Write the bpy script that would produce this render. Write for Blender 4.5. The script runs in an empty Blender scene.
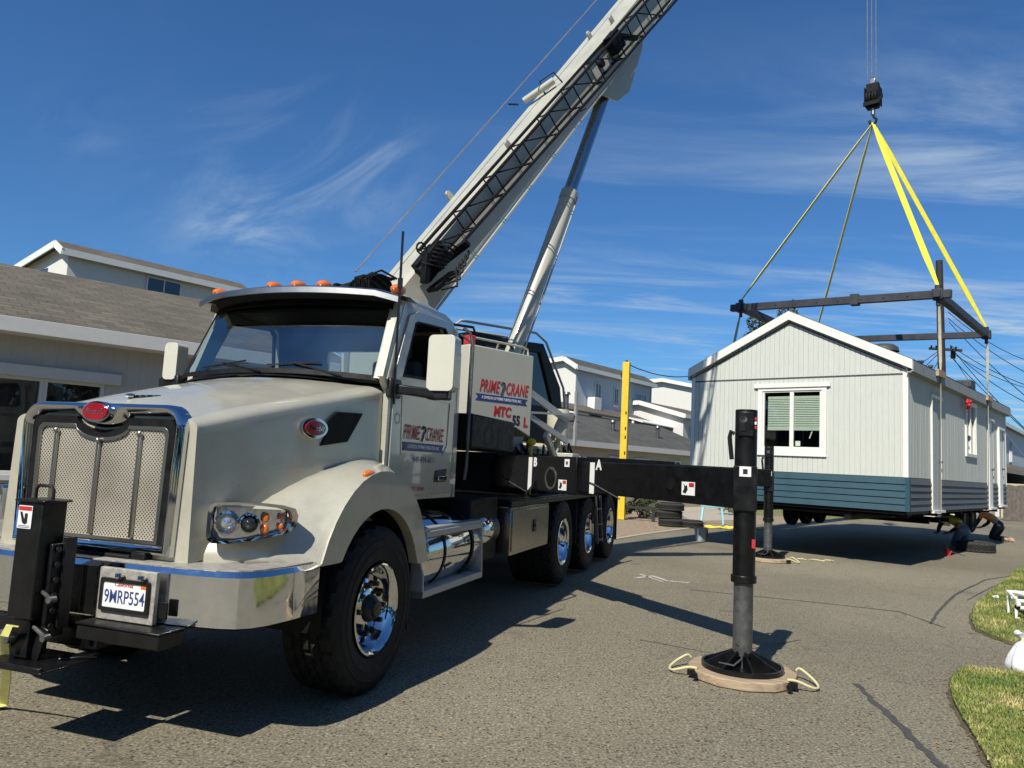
import bpy, bmesh, math, random
from mathutils import Vector, Matrix, Euler
from mathutils.geometry import tessellate_polygon
random.seed(7)
R = math.radians
PI = math.pi
scene = bpy.context.scene
COL = scene.collection
V = Vector

# ---------------------------------------------------------------- camera
F_PX = 750.0; PITCH = R(6.0); ROLL = R(2.9); EYE = V((0, 0, 1.6))
FW = V((0, math.cos(PITCH), math.sin(PITCH)))
U0 = V((0, -math.sin(PITCH), math.cos(PITCH))); R0 = V((1, 0, 0))
UPV = U0 * math.cos(ROLL) - R0 * math.sin(ROLL)
RTV = R0 * math.cos(ROLL) + U0 * math.sin(ROLL)
cam_d = bpy.data.cameras.new('camera'); cam = bpy.data.objects.new('camera', cam_d); COL.objects.link(cam)
M = Matrix((RTV, UPV, -FW)).transposed().to_4x4(); M.translation = EYE
cam.matrix_world = M
cam_d.sensor_width = 36.0; cam_d.lens = F_PX / 1024 * 36.0
cam_d.clip_start = 0.05; cam_d.clip_end = 4000
scene.camera = cam

def ray(x, y): return FW + RTV * ((x - 512) / F_PX) - UPV * ((y - 384) / F_PX)
def gp(x, y, z=0.0):                      # pixel -> point on the ground
    d = ray(x, y); return EYE + d * ((z - EYE.z) / d.z)
def at(x, y, Y):                          # pixel -> point at world depth Y
    d = ray(x, y); return EYE + d * (Y / d.y)

# ---------------------------------------------------------------- materials
MATS = {}
def nmat(name):
    m = bpy.data.materials.new(name); m.use_nodes = True
    nt = m.node_tree; b = nt.nodes['Principled BSDF']
    MATS[name] = m
    return m, nt, b
def mat(name, col, rough=0.5, metal=0.0, coat=0.0, var=0.12, vscale=6.0, bump=0.0, bscale=40.0, spec=0.5, rvar=0.1):
    m, nt, b = nmat(name)
    N, L = nt.nodes, nt.links
    tc = N.new('ShaderNodeTexCoord')
    n = N.new('ShaderNodeTexNoise'); n.inputs['Scale'].default_value = vscale; n.inputs['Detail'].default_value = 6; n.inputs['Roughness'].default_value = 0.65
    L.new(tc.outputs['Object'], n.inputs['Vector'])
    r = N.new('ShaderNodeMapRange'); r.inputs[1].default_value = 0.3; r.inputs[2].default_value = 0.7
    r.inputs[3].default_value = 1 - var; r.inputs[4].default_value = 1 + var
    L.new(n.outputs['Fac'], r.inputs[0])
    mx = N.new('ShaderNodeVectorMath'); mx.operation = 'SCALE'; mx.inputs[0].default_value = col
    L.new(r.outputs[0], mx.inputs['Scale']); L.new(mx.outputs[0], b.inputs['Base Color'])
    r2 = N.new('ShaderNodeMapRange'); r2.inputs[1].default_value = 0.3; r2.inputs[2].default_value = 0.7
    r2.inputs[3].default_value = max(0.02, rough - rvar * rough * 2); r2.inputs[4].default_value = min(1, rough + rvar * rough * 2)
    L.new(n.outputs['Fac'], r2.inputs[0]); L.new(r2.outputs[0], b.inputs['Roughness'])
    b.inputs['Metallic'].default_value = metal; b.inputs['Coat Weight'].default_value = coat
    b.inputs['Specular IOR Level'].default_value = spec
    if coat: b.inputs['Coat Roughness'].default_value = 0.06
    if bump:
        n2 = N.new('ShaderNodeTexNoise'); n2.inputs['Scale'].default_value = bscale; n2.inputs['Detail'].default_value = 4
        L.new(tc.outputs['Object'], n2.inputs['Vector'])
        bp = N.new('ShaderNodeBump'); bp.inputs['Strength'].default_value = bump; bp.inputs['Distance'].default_value = 0.01
        L.new(n2.outputs['Fac'], bp.inputs['Height']); L.new(bp.outputs[0], b.inputs['Normal'])
    return m
def node(nt, t, **k):
    n = nt.nodes.new(t)
    for a, v in k.items(): setattr(n, a, v)
    return n
def math_n(nt, op, a, b=None, c=None):
    n = nt.nodes.new('ShaderNodeMath'); n.operation = op
    for i, x in enumerate((a, b, c)):
        if x is None: continue
        if isinstance(x, (int, float)): n.inputs[i].default_value = x
        else: nt.links.new(x, n.inputs[i])
    return n.outputs[0]
def ramp(nt, fac, stops):
    n = nt.nodes.new('ShaderNodeValToRGB'); nt.links.new(fac, n.inputs[0])
    e = n.color_ramp.elements
    while len(e) < len(stops): e.new(0.5)
    for i, (p, c) in enumerate(stops):
        e[i].position = p; e[i].color = (*c, 1) if len(c) == 3 else c
    return n.outputs[0]
def noise(nt, vec, scale, detail=4, rough=0.5, dist=0.0):
    n = nt.nodes.new('ShaderNodeTexNoise'); nt.links.new(vec, n.inputs['Vector'])
    n.inputs['Scale'].default_value = scale; n.inputs['Detail'].default_value = detail
    n.inputs['Roughness'].default_value = rough; n.inputs['Distortion'].default_value = dist
    return n.outputs['Fac']
def mixc(nt, fac, a, b, mode='MIX'):
    n = nt.nodes.new('ShaderNodeMix'); n.data_type = 'RGBA'; n.blend_type = mode
    if isinstance(fac, (int, float)): n.inputs[0].default_value = fac
    else: nt.links.new(fac, n.inputs[0])
    for i, x in ((6, a), (7, b)):
        if isinstance(x, tuple): n.inputs[i].default_value = (*x, 1)
        else: nt.links.new(x, n.inputs[i])
    return n.outputs[2]

mat('paint', (0.43, 0.412, 0.33), 0.36, 0.18, 0.8, var=0.04, vscale=2.5, rvar=0.2, bump=0.03, bscale=3)
mat('boom_paint', (0.40, 0.39, 0.32), 0.4, 0, 0.15, var=0.05, vscale=2.0, rvar=0.2)
mat('mirror_paint', (0.50, 0.49, 0.41), 0.3, 0, 0.4, var=0.02)
mat('chrome', (0.62, 0.63, 0.65), 0.06, 1.0, var=0.03, vscale=3, rvar=0.4)
mat('bumper_metal', (0.74, 0.755, 0.78), 0.07, 1.0, var=0.07, vscale=22, rvar=0.6, bump=0.05, bscale=2.6)
mat('dusty_metal', (0.34, 0.32, 0.28), 0.6, 0.4, var=0.25, vscale=30)
mat('aluminium', (0.40, 0.385, 0.36), 0.33, 1.0, var=0.04, vscale=4, rvar=0.03)
mat('box_aluminium', (0.34, 0.32, 0.28), 0.28, 1.0, var=0.04, vscale=4, rvar=0.03)
mat('soil', (0.085, 0.065, 0.04), 0.95, var=0.4, vscale=25, bump=0.4)
mat('dull_aluminium', (0.40, 0.40, 0.39), 0.5, 0.5, var=0.08, vscale=6)
mat('rod_metal', (0.33, 0.35, 0.37), 0.22, 1.0, var=0.08)
mat('worn_metal', (0.13, 0.13, 0.13), 0.45, 0.7, var=0.3, vscale=12, bump=0.1)
mat('black', (0.005, 0.005, 0.0055), 0.34, 0, 0.0, var=0.3, vscale=9, rvar=0.2, spec=0.35)
mat('matt_black', (0.005, 0.005, 0.0055), 0.6, var=0.4, vscale=10, spec=0.2)
mat('interior', (0.014, 0.015, 0.017), 0.7, var=0.2)
mat('seat_fabric', (0.05, 0.05, 0.053), 0.8, var=0.2)
mat('rubber', (0.013, 0.0125, 0.011), 0.7, spec=0.25, var=0.35, vscale=18, bump=0.15, bscale=80)
mat('old_rubber', (0.028, 0.027, 0.024), 0.85, var=0.3, vscale=12, bump=0.2)
mat('hub_black', (0.006, 0.006, 0.006), 0.4, var=0.2)
mat('white', (0.72, 0.72, 0.70), 0.5, var=0.05, vscale=8)
mat('sticker_white', (0.68, 0.68, 0.66), 0.4, var=0.05)
mat('red', (0.42, 0.02, 0.025), 0.45, var=0.1)
mat('badge_red', (0.30, 0.006, 0.015), 0.2, 0.2, 0.8, var=0.1)
mat('blue', (0.025, 0.045, 0.16), 0.5, var=0.15)
mat('ink', (0.012, 0.012, 0.014), 0.5, var=0.1)
mat('amber', (0.62, 0.14, 0.012), 0.18, 0, 0.6, var=0.15)
mat('lamp_clear', (0.75, 0.77, 0.80), 0.1, 0.9, 0.8, var=0.2, vscale=40)
mat('yellow_paint', (0.62, 0.43, 0.02), 0.5, var=0.12, vscale=5)
mat('sling_yellow', (0.70, 0.62, 0.05), 0.75, var=0.12, vscale=12)
mat('tie_yellow', (0.50, 0.47, 0.16), 0.8, var=0.15, vscale=20)
mat('dry_leaf', (0.20, 0.13, 0.05), 0.9, var=0.5, vscale=9)
mat('sling_pale', (0.62, 0.57, 0.16), 0.8, var=0.2, vscale=12)
mat('strap_pale', (0.38, 0.36, 0.27), 0.85, var=0.2)
mat('rope', (0.55, 0.49, 0.26), 0.85, var=0.15, vscale=60)
mat('steel_rope', (0.26, 0.26, 0.26), 0.4, 0.6, var=0.1)
mat('frame_steel', (0.035, 0.036, 0.042), 0.55, 0.3, var=0.3, vscale=4)
mat('trim', (0.64, 0.64, 0.59), 0.5, var=0.03, vscale=5)
mat('eave_shade_grey', (0.26, 0.27, 0.275), 0.7, var=0.05)  # fascia of the long eaves, its shade put into the base colour
mat('dark_trim', (0.05, 0.05, 0.05), 0.6, var=0.2)
mat('blind', (0.46, 0.52, 0.43), 0.7, var=0.05)
mat('curtain_grey', (0.22, 0.22, 0.20), 0.8, var=0.1)
mat('pole_wood', (0.020, 0.017, 0.015), 0.8, var=0.4, vscale=8, bump=0.3)
mat('fence_wood', (0.15, 0.125, 0.10), 0.85, var=0.35, vscale=5, bump=0.3)
mat('beige_wall', (0.42, 0.37, 0.25), 0.8, var=0.05)
mat('stucco', (0.56, 0.55, 0.50), 0.85, var=0.04, bump=0.1)
mat('hall_trim', (0.55, 0.54, 0.51), 0.7, var=0.04)
mat('grey_wall', (0.40, 0.41, 0.41), 0.8, var=0.05)
mat('blue_grey_wall', (0.46, 0.50, 0.53), 0.8, var=0.05)
mat('skin', (0.42, 0.24, 0.16), 0.55, var=0.08)
mat('hair', (0.02, 0.014, 0.01), 0.7, var=0.3)
mat('denim', (0.10, 0.15, 0.22), 0.85, var=0.3, vscale=12, bump=0.3)
mat('dark_cloth', (0.015, 0.018, 0.03), 0.85, var=0.3)
mat('vest_lime', (0.55, 0.65, 0.05), 0.7, var=0.1)
mat('vest_orange', (0.75, 0.20, 0.03), 0.7, var=0.1)
mat('boot_tan', (0.38, 0.24, 0.14), 0.8, var=0.25)
mat('teal_metal', (0.20, 0.42, 0.46), 0.6, var=0.15)
mat('bucket_grey', (0.30, 0.33, 0.34), 0.5, var=0.2)
mat('plastic_bag', (0.72, 0.72, 0.74), 0.35, var=0.08, bump=0.5, bscale=12)
mat('stem', (0.06, 0.045, 0.03), 0.9, var=0.3)

# road dust on the lower truck panels
for nm_ in ('paint',):
    m = MATS[nm_]; nt = m.node_tree; b = nt.nodes['Principled BSDF']; tc = node(nt, 'ShaderNodeTexCoord')
    sx = node(nt, 'ShaderNodeSeparateXYZ'); nt.links.new(tc.outputs['Object'], sx.inputs[0])
    zr = node(nt, 'ShaderNodeMapRange'); zr.inputs[1].default_value = 1.75; zr.inputs[2].default_value = 0.85; zr.inputs[3].default_value = 0.0; zr.inputs[4].default_value = 1.0
    nt.links.new(sx.outputs[2], zr.inputs[0])
    n1 = nt.nodes.new('ShaderNodeTexNoise'); n1.inputs['Scale'].default_value = 5.5; n1.inputs['Detail'].default_value = 9; n1.inputs['Roughness'].default_value = 0.75; nt.links.new(tc.outputs['Object'], n1.inputs['Vector'])
    n2 = nt.nodes.new('ShaderNodeTexVoronoi'); n2.inputs['Scale'].default_value = 38; nt.links.new(tc.outputs['Object'], n2.inputs['Vector'])
    sp = math_n(nt, 'MULTIPLY', math_n(nt, 'LESS_THAN', n2.outputs['Distance'], 0.11), 0.5)
    nr = node(nt, 'ShaderNodeMapRange'); nr.inputs[1].default_value = 0.42; nr.inputs[2].default_value = 0.72; nt.links.new(n1.outputs['Fac'], nr.inputs[0])
    fac = math_n(nt, 'MULTIPLY', math_n(nt, 'ADD', math_n(nt, 'MULTIPLY', nr.outputs[0], 0.5), sp), zr.outputs[0])
    old = b.inputs['Base Color'].links[0].from_socket
    mx = nt.nodes.new('ShaderNodeMix'); mx.data_type = 'RGBA'; nt.links.new(fac, mx.inputs[0]); nt.links.new(old, mx.inputs[6]); mx.inputs[7].default_value = (0.20, 0.165, 0.115, 1)
    nt.links.new(mx.outputs[2], b.inputs['Base Color'])
# glass
def glass(name, tint, base):
    m, nt, b = nmat(name); nt.nodes.remove(b)
    out = nt.nodes['Material Output']
    tr = node(nt, 'ShaderNodeBsdfTransparent'); tr.inputs[0].default_value = (*tint, 1)
    gl = node(nt, 'ShaderNodeBsdfGlossy'); gl.inputs['Roughness'].default_value = 0.02
    gl.inputs[0].default_value = (0.9, 0.92, 0.95, 1)
    tc = node(nt, 'ShaderNodeTexCoord')
    fr = node(nt, 'ShaderNodeLayerWeight'); fr.inputs[0].default_value = 0.5
    f = math_n(nt, 'ADD', math_n(nt, 'MULTIPLY_ADD', math_n(nt, 'POWER', fr.outputs['Facing'], 4.0), 0.9, 0.05), math_n(nt, 'MULTIPLY', noise(nt, tc.outputs['Object'], 2.0, 3), base))
    mx = node(nt, 'ShaderNodeMixShader')
    nt.links.new(f, mx.inputs[0]); nt.links.new(tr.outputs[0], mx.inputs[1]); nt.links.new(gl.outputs[0], mx.inputs[2])
    nt.links.new(mx.outputs[0], out.inputs[0])
    return m
glass('windshield_glass', (0.50, 0.62, 0.64), 0.32)
glass('lens_glass', (0.95, 0.96, 0.97), 0.0)
glass('window_glass', (0.80, 0.84, 0.81), 0.05)
mat('dark_glass', (0.012, 0.014, 0.016), 0.06, 0, 0.6, var=0.2, spec=0.8)

# perforated grille
m, nt, b = nmat('perforated'); tc = node(nt, 'ShaderNodeTexCoord')
mp = node(nt, 'ShaderNodeMapping'); mp.inputs['Rotation'].default_value = (0, R(45), 0); nt.links.new(tc.outputs['Object'], mp.inputs[0])
vo = node(nt, 'ShaderNodeVectorMath', operation='SCALE'); vo.inputs['Scale'].default_value = 62.0; nt.links.new(mp.outputs[0], vo.inputs[0])
fr = node(nt, 'ShaderNodeVectorMath', operation='FRACTION'); nt.links.new(vo.outputs[0], fr.inputs[0])
sb = node(nt, 'ShaderNodeVectorMath', operation='SUBTRACT'); sb.inputs[1].default_value = (0.5, 0.5, 0.5); nt.links.new(fr.outputs[0], sb.inputs[0])
mu = node(nt, 'ShaderNodeVectorMath', operation='MULTIPLY'); mu.inputs[1].default_value = (1, 0, 1); nt.links.new(sb.outputs[0], mu.inputs[0])
ln = node(nt, 'ShaderNodeVectorMath', operation='LENGTH'); nt.links.new(mu.outputs[0], ln.inputs[0])
hole = math_n(nt, 'LESS_THAN', ln.outputs['Value'], 0.30)
big = noise(nt, tc.outputs['Object'], 3.0, 3)
metal = ramp(nt, big, [(0.3, (0.40, 0.36, 0.29)), (0.7, (0.62, 0.57, 0.47))])
nt.links.new(mixc(nt, hole, metal, (0.03, 0.027, 0.022)), b.inputs['Base Color'])
nt.links.new(math_n(nt, 'MULTIPLY', math_n(nt, 'SUBTRACT', 1.0, hole), 0.55), b.inputs['Metallic']); b.inputs['Roughness'].default_value = 0.42

# grooved (T1-11) siding: vertical grooves along a horizontal object axis
def siding(name, col, axis, pitch=0.10, gw=0.10, dirt=0.06):
    m, nt, b = nmat(name); tc = node(nt, 'ShaderNodeTexCoord')
    sx = node(nt, 'ShaderNodeSeparateXYZ'); nt.links.new(tc.outputs['Object'], sx.inputs[0])
    f = math_n(nt, 'FRACT', math_n(nt, 'DIVIDE', sx.outputs[axis], pitch))
    g = math_n(nt, 'MULTIPLY', math_n(nt, 'LESS_THAN', f, gw), 1.0 if name == 'siding_hall' else 0.0)
    mp = node(nt, 'ShaderNodeMapping'); mp.inputs['Scale'].default_value = (9, 9, 0.7); nt.links.new(tc.outputs['Object'], mp.inputs[0])
    gr = noise(nt, mp.outputs[0], 6.0, 5, 0.6)
    lo = tuple(c * (1 - dirt) for c in col); hi = tuple(min(0.8, c * (1 + dirt)) for c in col)
    c = ramp(nt, gr, [(0.3, lo), (0.7, hi)])
    # sheets of panel differ a little in tone
    sh = math_n(nt, 'FLOOR', math_n(nt, 'DIVIDE', sx.outputs[axis], 1.22))
    wn = node(nt, 'ShaderNodeTexWhiteNoise', noise_dimensions='1D'); nt.links.new(sh, wn.inputs['W'])
    c2 = mixc(nt, math_n(nt, 'MULTIPLY', wn.outputs['Value'], 0.12), c, tuple(x * 0.8 for x in col))
    nt.links.new(c2, b.inputs['Base Color']); b.inputs['Roughness'].default_value = 0.65
    h = math_n(nt, 'SUBTRACT', math_n(nt, 'MULTIPLY', gr, 0.12), g)
    bp = node(nt, 'ShaderNodeBump'); bp.inputs['Strength'].default_value = 1.0; bp.inputs['Distance'].default_value = 0.022
    nt.links.new(h, bp.inputs['Height']); nt.links.new(bp.outputs[0], b.inputs['Normal'])
    return m
siding('siding_gable', (0.475, 0.49, 0.44), 0, 0.10, 0.09)
siding('siding_long', (0.46, 0.475, 0.43), 1, 0.10, 0.22)
siding('siding_hall', (0.46, 0.445, 0.41), 1, 0.20, 0.05, 0.08)
mat('teal_board', (0.012, 0.052, 0.074), 0.6, var=0.12, vscale=3, bump=0.15)
mat('grey_board', (0.085, 0.09, 0.092), 0.65, var=0.15, vscale=3, bump=0.15)

def shingles(name, c1, c2, sc=1.0):
    m, nt, b = nmat(name); tc = node(nt, 'ShaderNodeTexCoord')
    sx = node(nt, 'ShaderNodeSeparateXYZ'); nt.links.new(tc.outputs['Object'], sx.inputs[0])
    cb = node(nt, 'ShaderNodeCombineXYZ')
    nt.links.new(sx.outputs[1], cb.inputs[0])
    nt.links.new(math_n(nt, 'ADD', math_n(nt, 'MULTIPLY', sx.outputs[2], 1.6), math_n(nt, 'MULTIPLY', sx.outputs[0], 0.0)), cb.inputs[1])
    br = node(nt, 'ShaderNodeTexBrick'); nt.links.new(cb.outputs[0], br.inputs['Vector'])
    br.inputs['Scale'].default_value = 1.0; br.inputs['Brick Width'].default_value = 0.3 * sc; br.inputs['Row Height'].default_value = 0.12 * sc
    br.inputs['Mortar Size'].default_value = 0.008; br.inputs['Color1'].default_value = (*c1, 1); br.inputs['Color2'].default_value = (*c2, 1)
    br.inputs['Mortar'].default_value = (*[x * 0.45 for x in c1], 1)
    nz = noise(nt, tc.outputs['Object'], 1.2, 5)
    c = mixc(nt, 1.0, br.outputs['Color'], ramp(nt, nz, [(0.3, (0.85,) * 3), (0.7, (1.12,) * 3)]), 'MULTIPLY')
    nt.links.new(c, b.inputs['Base Color']); b.inputs['Roughness'].default_value = 0.9
    bp = node(nt, 'ShaderNodeBump'); bp.inputs['Strength'].default_value = 0.6; bp.inputs['Distance'].default_value = 0.01
    nt.links.new(br.outputs['Fac'], bp.inputs['Height']); bp.invert = True; nt.links.new(bp.outputs[0], b.inputs['Normal'])
shingles('shingle_tan', (0.125, 0.108, 0.078), (0.085, 0.073, 0.052))
shingles('shingle_grey', (0.085, 0.08, 0.07), (0.06, 0.057, 0.05), 1.4)
shingles('shingle_brown', (0.12, 0.10, 0.078), (0.09, 0.075, 0.058), 1.4)

# asphalt
m, nt, b = nmat('asphalt'); tc = node(nt, 'ShaderNodeTexCoord'); P = tc.outputs['Object']
fine = noise(nt, P, 52, 3, 0.8); mid = noise(nt, P, 22, 4, 0.6); big = noise(nt, P, 0.55, 5, 0.55, 0.3); big2 = noise(nt, P, 2.1, 4, 0.6)
vor = node(nt, 'ShaderNodeTexVoronoi'); vor.inputs['Scale'].default_value = 48; nt.links.new(P, vor.inputs['Vector'])
c = ramp(nt, fine, [(0.30, (0.031, 0.027, 0.019)), (0.5, (0.170, 0.149, 0.103)), (0.68, (0.432, 0.388, 0.282))])
c = mixc(nt, 0.22, c, ramp(nt, big, [(0.3, (0.139, 0.122, 0.084)), (0.7, (0.216, 0.191, 0.133))]))
c = mixc(nt, 0.16, c, ramp(nt, big2, [(0.3, (0.123, 0.109, 0.076)), (0.7, (0.247, 0.219, 0.154))]))
st = math_n(nt, 'GREATER_THAN', vor.outputs['Color'], 0.93)
sepc = node(nt, 'ShaderNodeSeparateColor'); nt.links.new(vor.outputs['Color'], sepc.inputs[0])
peb = math_n(nt, 'MULTIPLY', math_n(nt, 'GREATER_THAN', sepc.outputs[0], 0.88), math_n(nt, 'LESS_THAN', vor.outputs['Distance'], 0.42))
c = mixc(nt, math_n(nt, 'MULTIPLY', peb, 0.6), c, (0.370, 0.338, 0.257))
pebd = math_n(nt, 'MULTIPLY', math_n(nt, 'LESS_THAN', sepc.outputs[0], 0.16), math_n(nt, 'LESS_THAN', vor.outputs['Distance'], 0.45))
c = mixc(nt, math_n(nt, 'MULTIPLY', pebd, 0.85), c, (0.047, 0.041, 0.033))
lane = noise(nt, P, 0.23, 3, 0.5, 0.8)
c = mixc(nt, 1.0, c, ramp(nt, lane, [(0.35, (0.84, 0.84, 0.84)), (0.65, (1.1, 1.1, 1.1))]), 'MULTIPLY')
# oil stains and wandering hairline cracks
wob = node(nt, 'ShaderNodeTexNoise'); wob.inputs['Scale'].default_value = 1.4; nt.links.new(P, wob.inputs['Vector'])
wa = node(nt, 'ShaderNodeVectorMath', operation='MULTIPLY_ADD'); nt.links.new(wob.outputs['Color'], wa.inputs[0]); wa.inputs[1].default_value = (1.4, 1.4, 0); nt.links.new(P, wa.inputs[2])
cr = node(nt, 'ShaderNodeTexVoronoi', feature='DISTANCE_TO_EDGE'); cr.inputs['Scale'].default_value = 0.34; nt.links.new(wa.outputs[0], cr.inputs['Vector'])
crk = math_n(nt, 'MULTIPLY', math_n(nt, 'LESS_THAN', cr.outputs['Distance'], 0.004), math_n(nt, 'GREATER_THAN', big2, 0.53))
c = mixc(nt, math_n(nt, 'MULTIPLY', crk, 0.35), c, (0.051, 0.046, 0.035))
stn = ramp(nt, noise(nt, P, 1.1, 3, 0.5, 0.6), [(0.66, (0, 0, 0)), (0.76, (1, 1, 1))])
c = mixc(nt, math_n(nt, 'MULTIPLY', stn, 0.5), c, (0.062, 0.055, 0.043))
nt.links.new(c, b.inputs['Base Color']); b.inputs['Roughness'].default_value = 0.88; b.inputs['Specular IOR Level'].default_value = 0.3
bp = node(nt, 'ShaderNodeBump'); bp.inputs['Strength'].default_value = 0.7; bp.inputs['Distance'].default_value = 0.008
nt.links.new(math_n(nt, 'ADD', fine, math_n(nt, 'MULTIPLY', mid, 0.8)), bp.inputs['Height']); nt.links.new(bp.outputs[0], b.inputs['Normal'])
mat('tar', (0.055, 0.052, 0.047), 0.8, var=0.35, vscale=20, bump=0.4, bscale=60)
mat('concrete', (0.36, 0.32, 0.25), 0.9, var=0.2, vscale=8, bump=0.3)
mat('chalk', (0.40, 0.38, 0.34), 0.9, var=0.3, vscale=25)
m, nt, b = nmat('dirt'); tc = node(nt, 'ShaderNodeTexCoord'); P = tc.outputs['Object']
c = ramp(nt, noise(nt, P, 9, 6, 0.7), [(0.3, (0.10, 0.07, 0.045)), (0.55, (0.30, 0.22, 0.15)), (0.75, (0.45, 0.36, 0.26))])
nt.links.new(c, b.inputs['Base Color']); b.inputs['Roughness'].default_value = 0.95
m, nt, b = nmat('lawn_soil'); tc = node(nt, 'ShaderNodeTexCoord'); P = tc.outputs['Object']
c = ramp(nt, noise(nt, P, 2.6, 6, 0.65), [(0.35, (0.07, 0.11, 0.02)), (0.48, (0.15, 0.16, 0.04)), (0.60, (0.36, 0.28, 0.13))])
c = mixc(nt, 0.5, c, ramp(nt, noise(nt, P, 60, 3, 0.7), [(0.3, (0.03, 0.05, 0.012)), (0.7, (0.16, 0.17, 0.06))]))
nt.links.new(c, b.inputs['Base Color']); b.inputs['Roughness'].default_value = 0.95
m, nt, b = nmat('grass_blade'); oi = node(nt, 'ShaderNodeTexCoord')
c = ramp(nt, noise(nt, oi.outputs['Object'], 1.7, 6, 0.75), [(0.40, (0.08, 0.14, 0.018)), (0.52, (0.19, 0.22, 0.04)), (0.64, (0.44, 0.36, 0.15))])
nt.links.new(c, b.inputs['Base Color']); b.inputs['Roughness'].default_value = 0.7
m, nt, b = nmat('leaf'); oi = node(nt, 'ShaderNodeTexCoord')
c = ramp(nt, noise(nt, oi.outputs['Object'], 1.3, 5, 0.7), [(0.3, (0.018, 0.03, 0.008)), (0.7, (0.07, 0.085, 0.025))])
nt.links.new(c, b.inputs['Base Color']); b.inputs['Roughness'].default_value = 0.7
m, nt, b = nmat('pad_wood'); tc = node(nt, 'ShaderNodeTexCoord')
mp = node(nt, 'ShaderNodeMapping'); mp.inputs['Scale'].default_value = (2, 22, 40); nt.links.new(tc.outputs['Object'], mp.inputs[0])
c = ramp(nt, noise(nt, mp.outputs[0], 1.5, 5, 0.6), [(0.3, (0.22, 0.16, 0.10)), (0.7, (0.42, 0.32, 0.21))])
nt.links.new(c, b.inputs['Base Color']); b.inputs['Roughness'].default_value = 0.85

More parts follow.
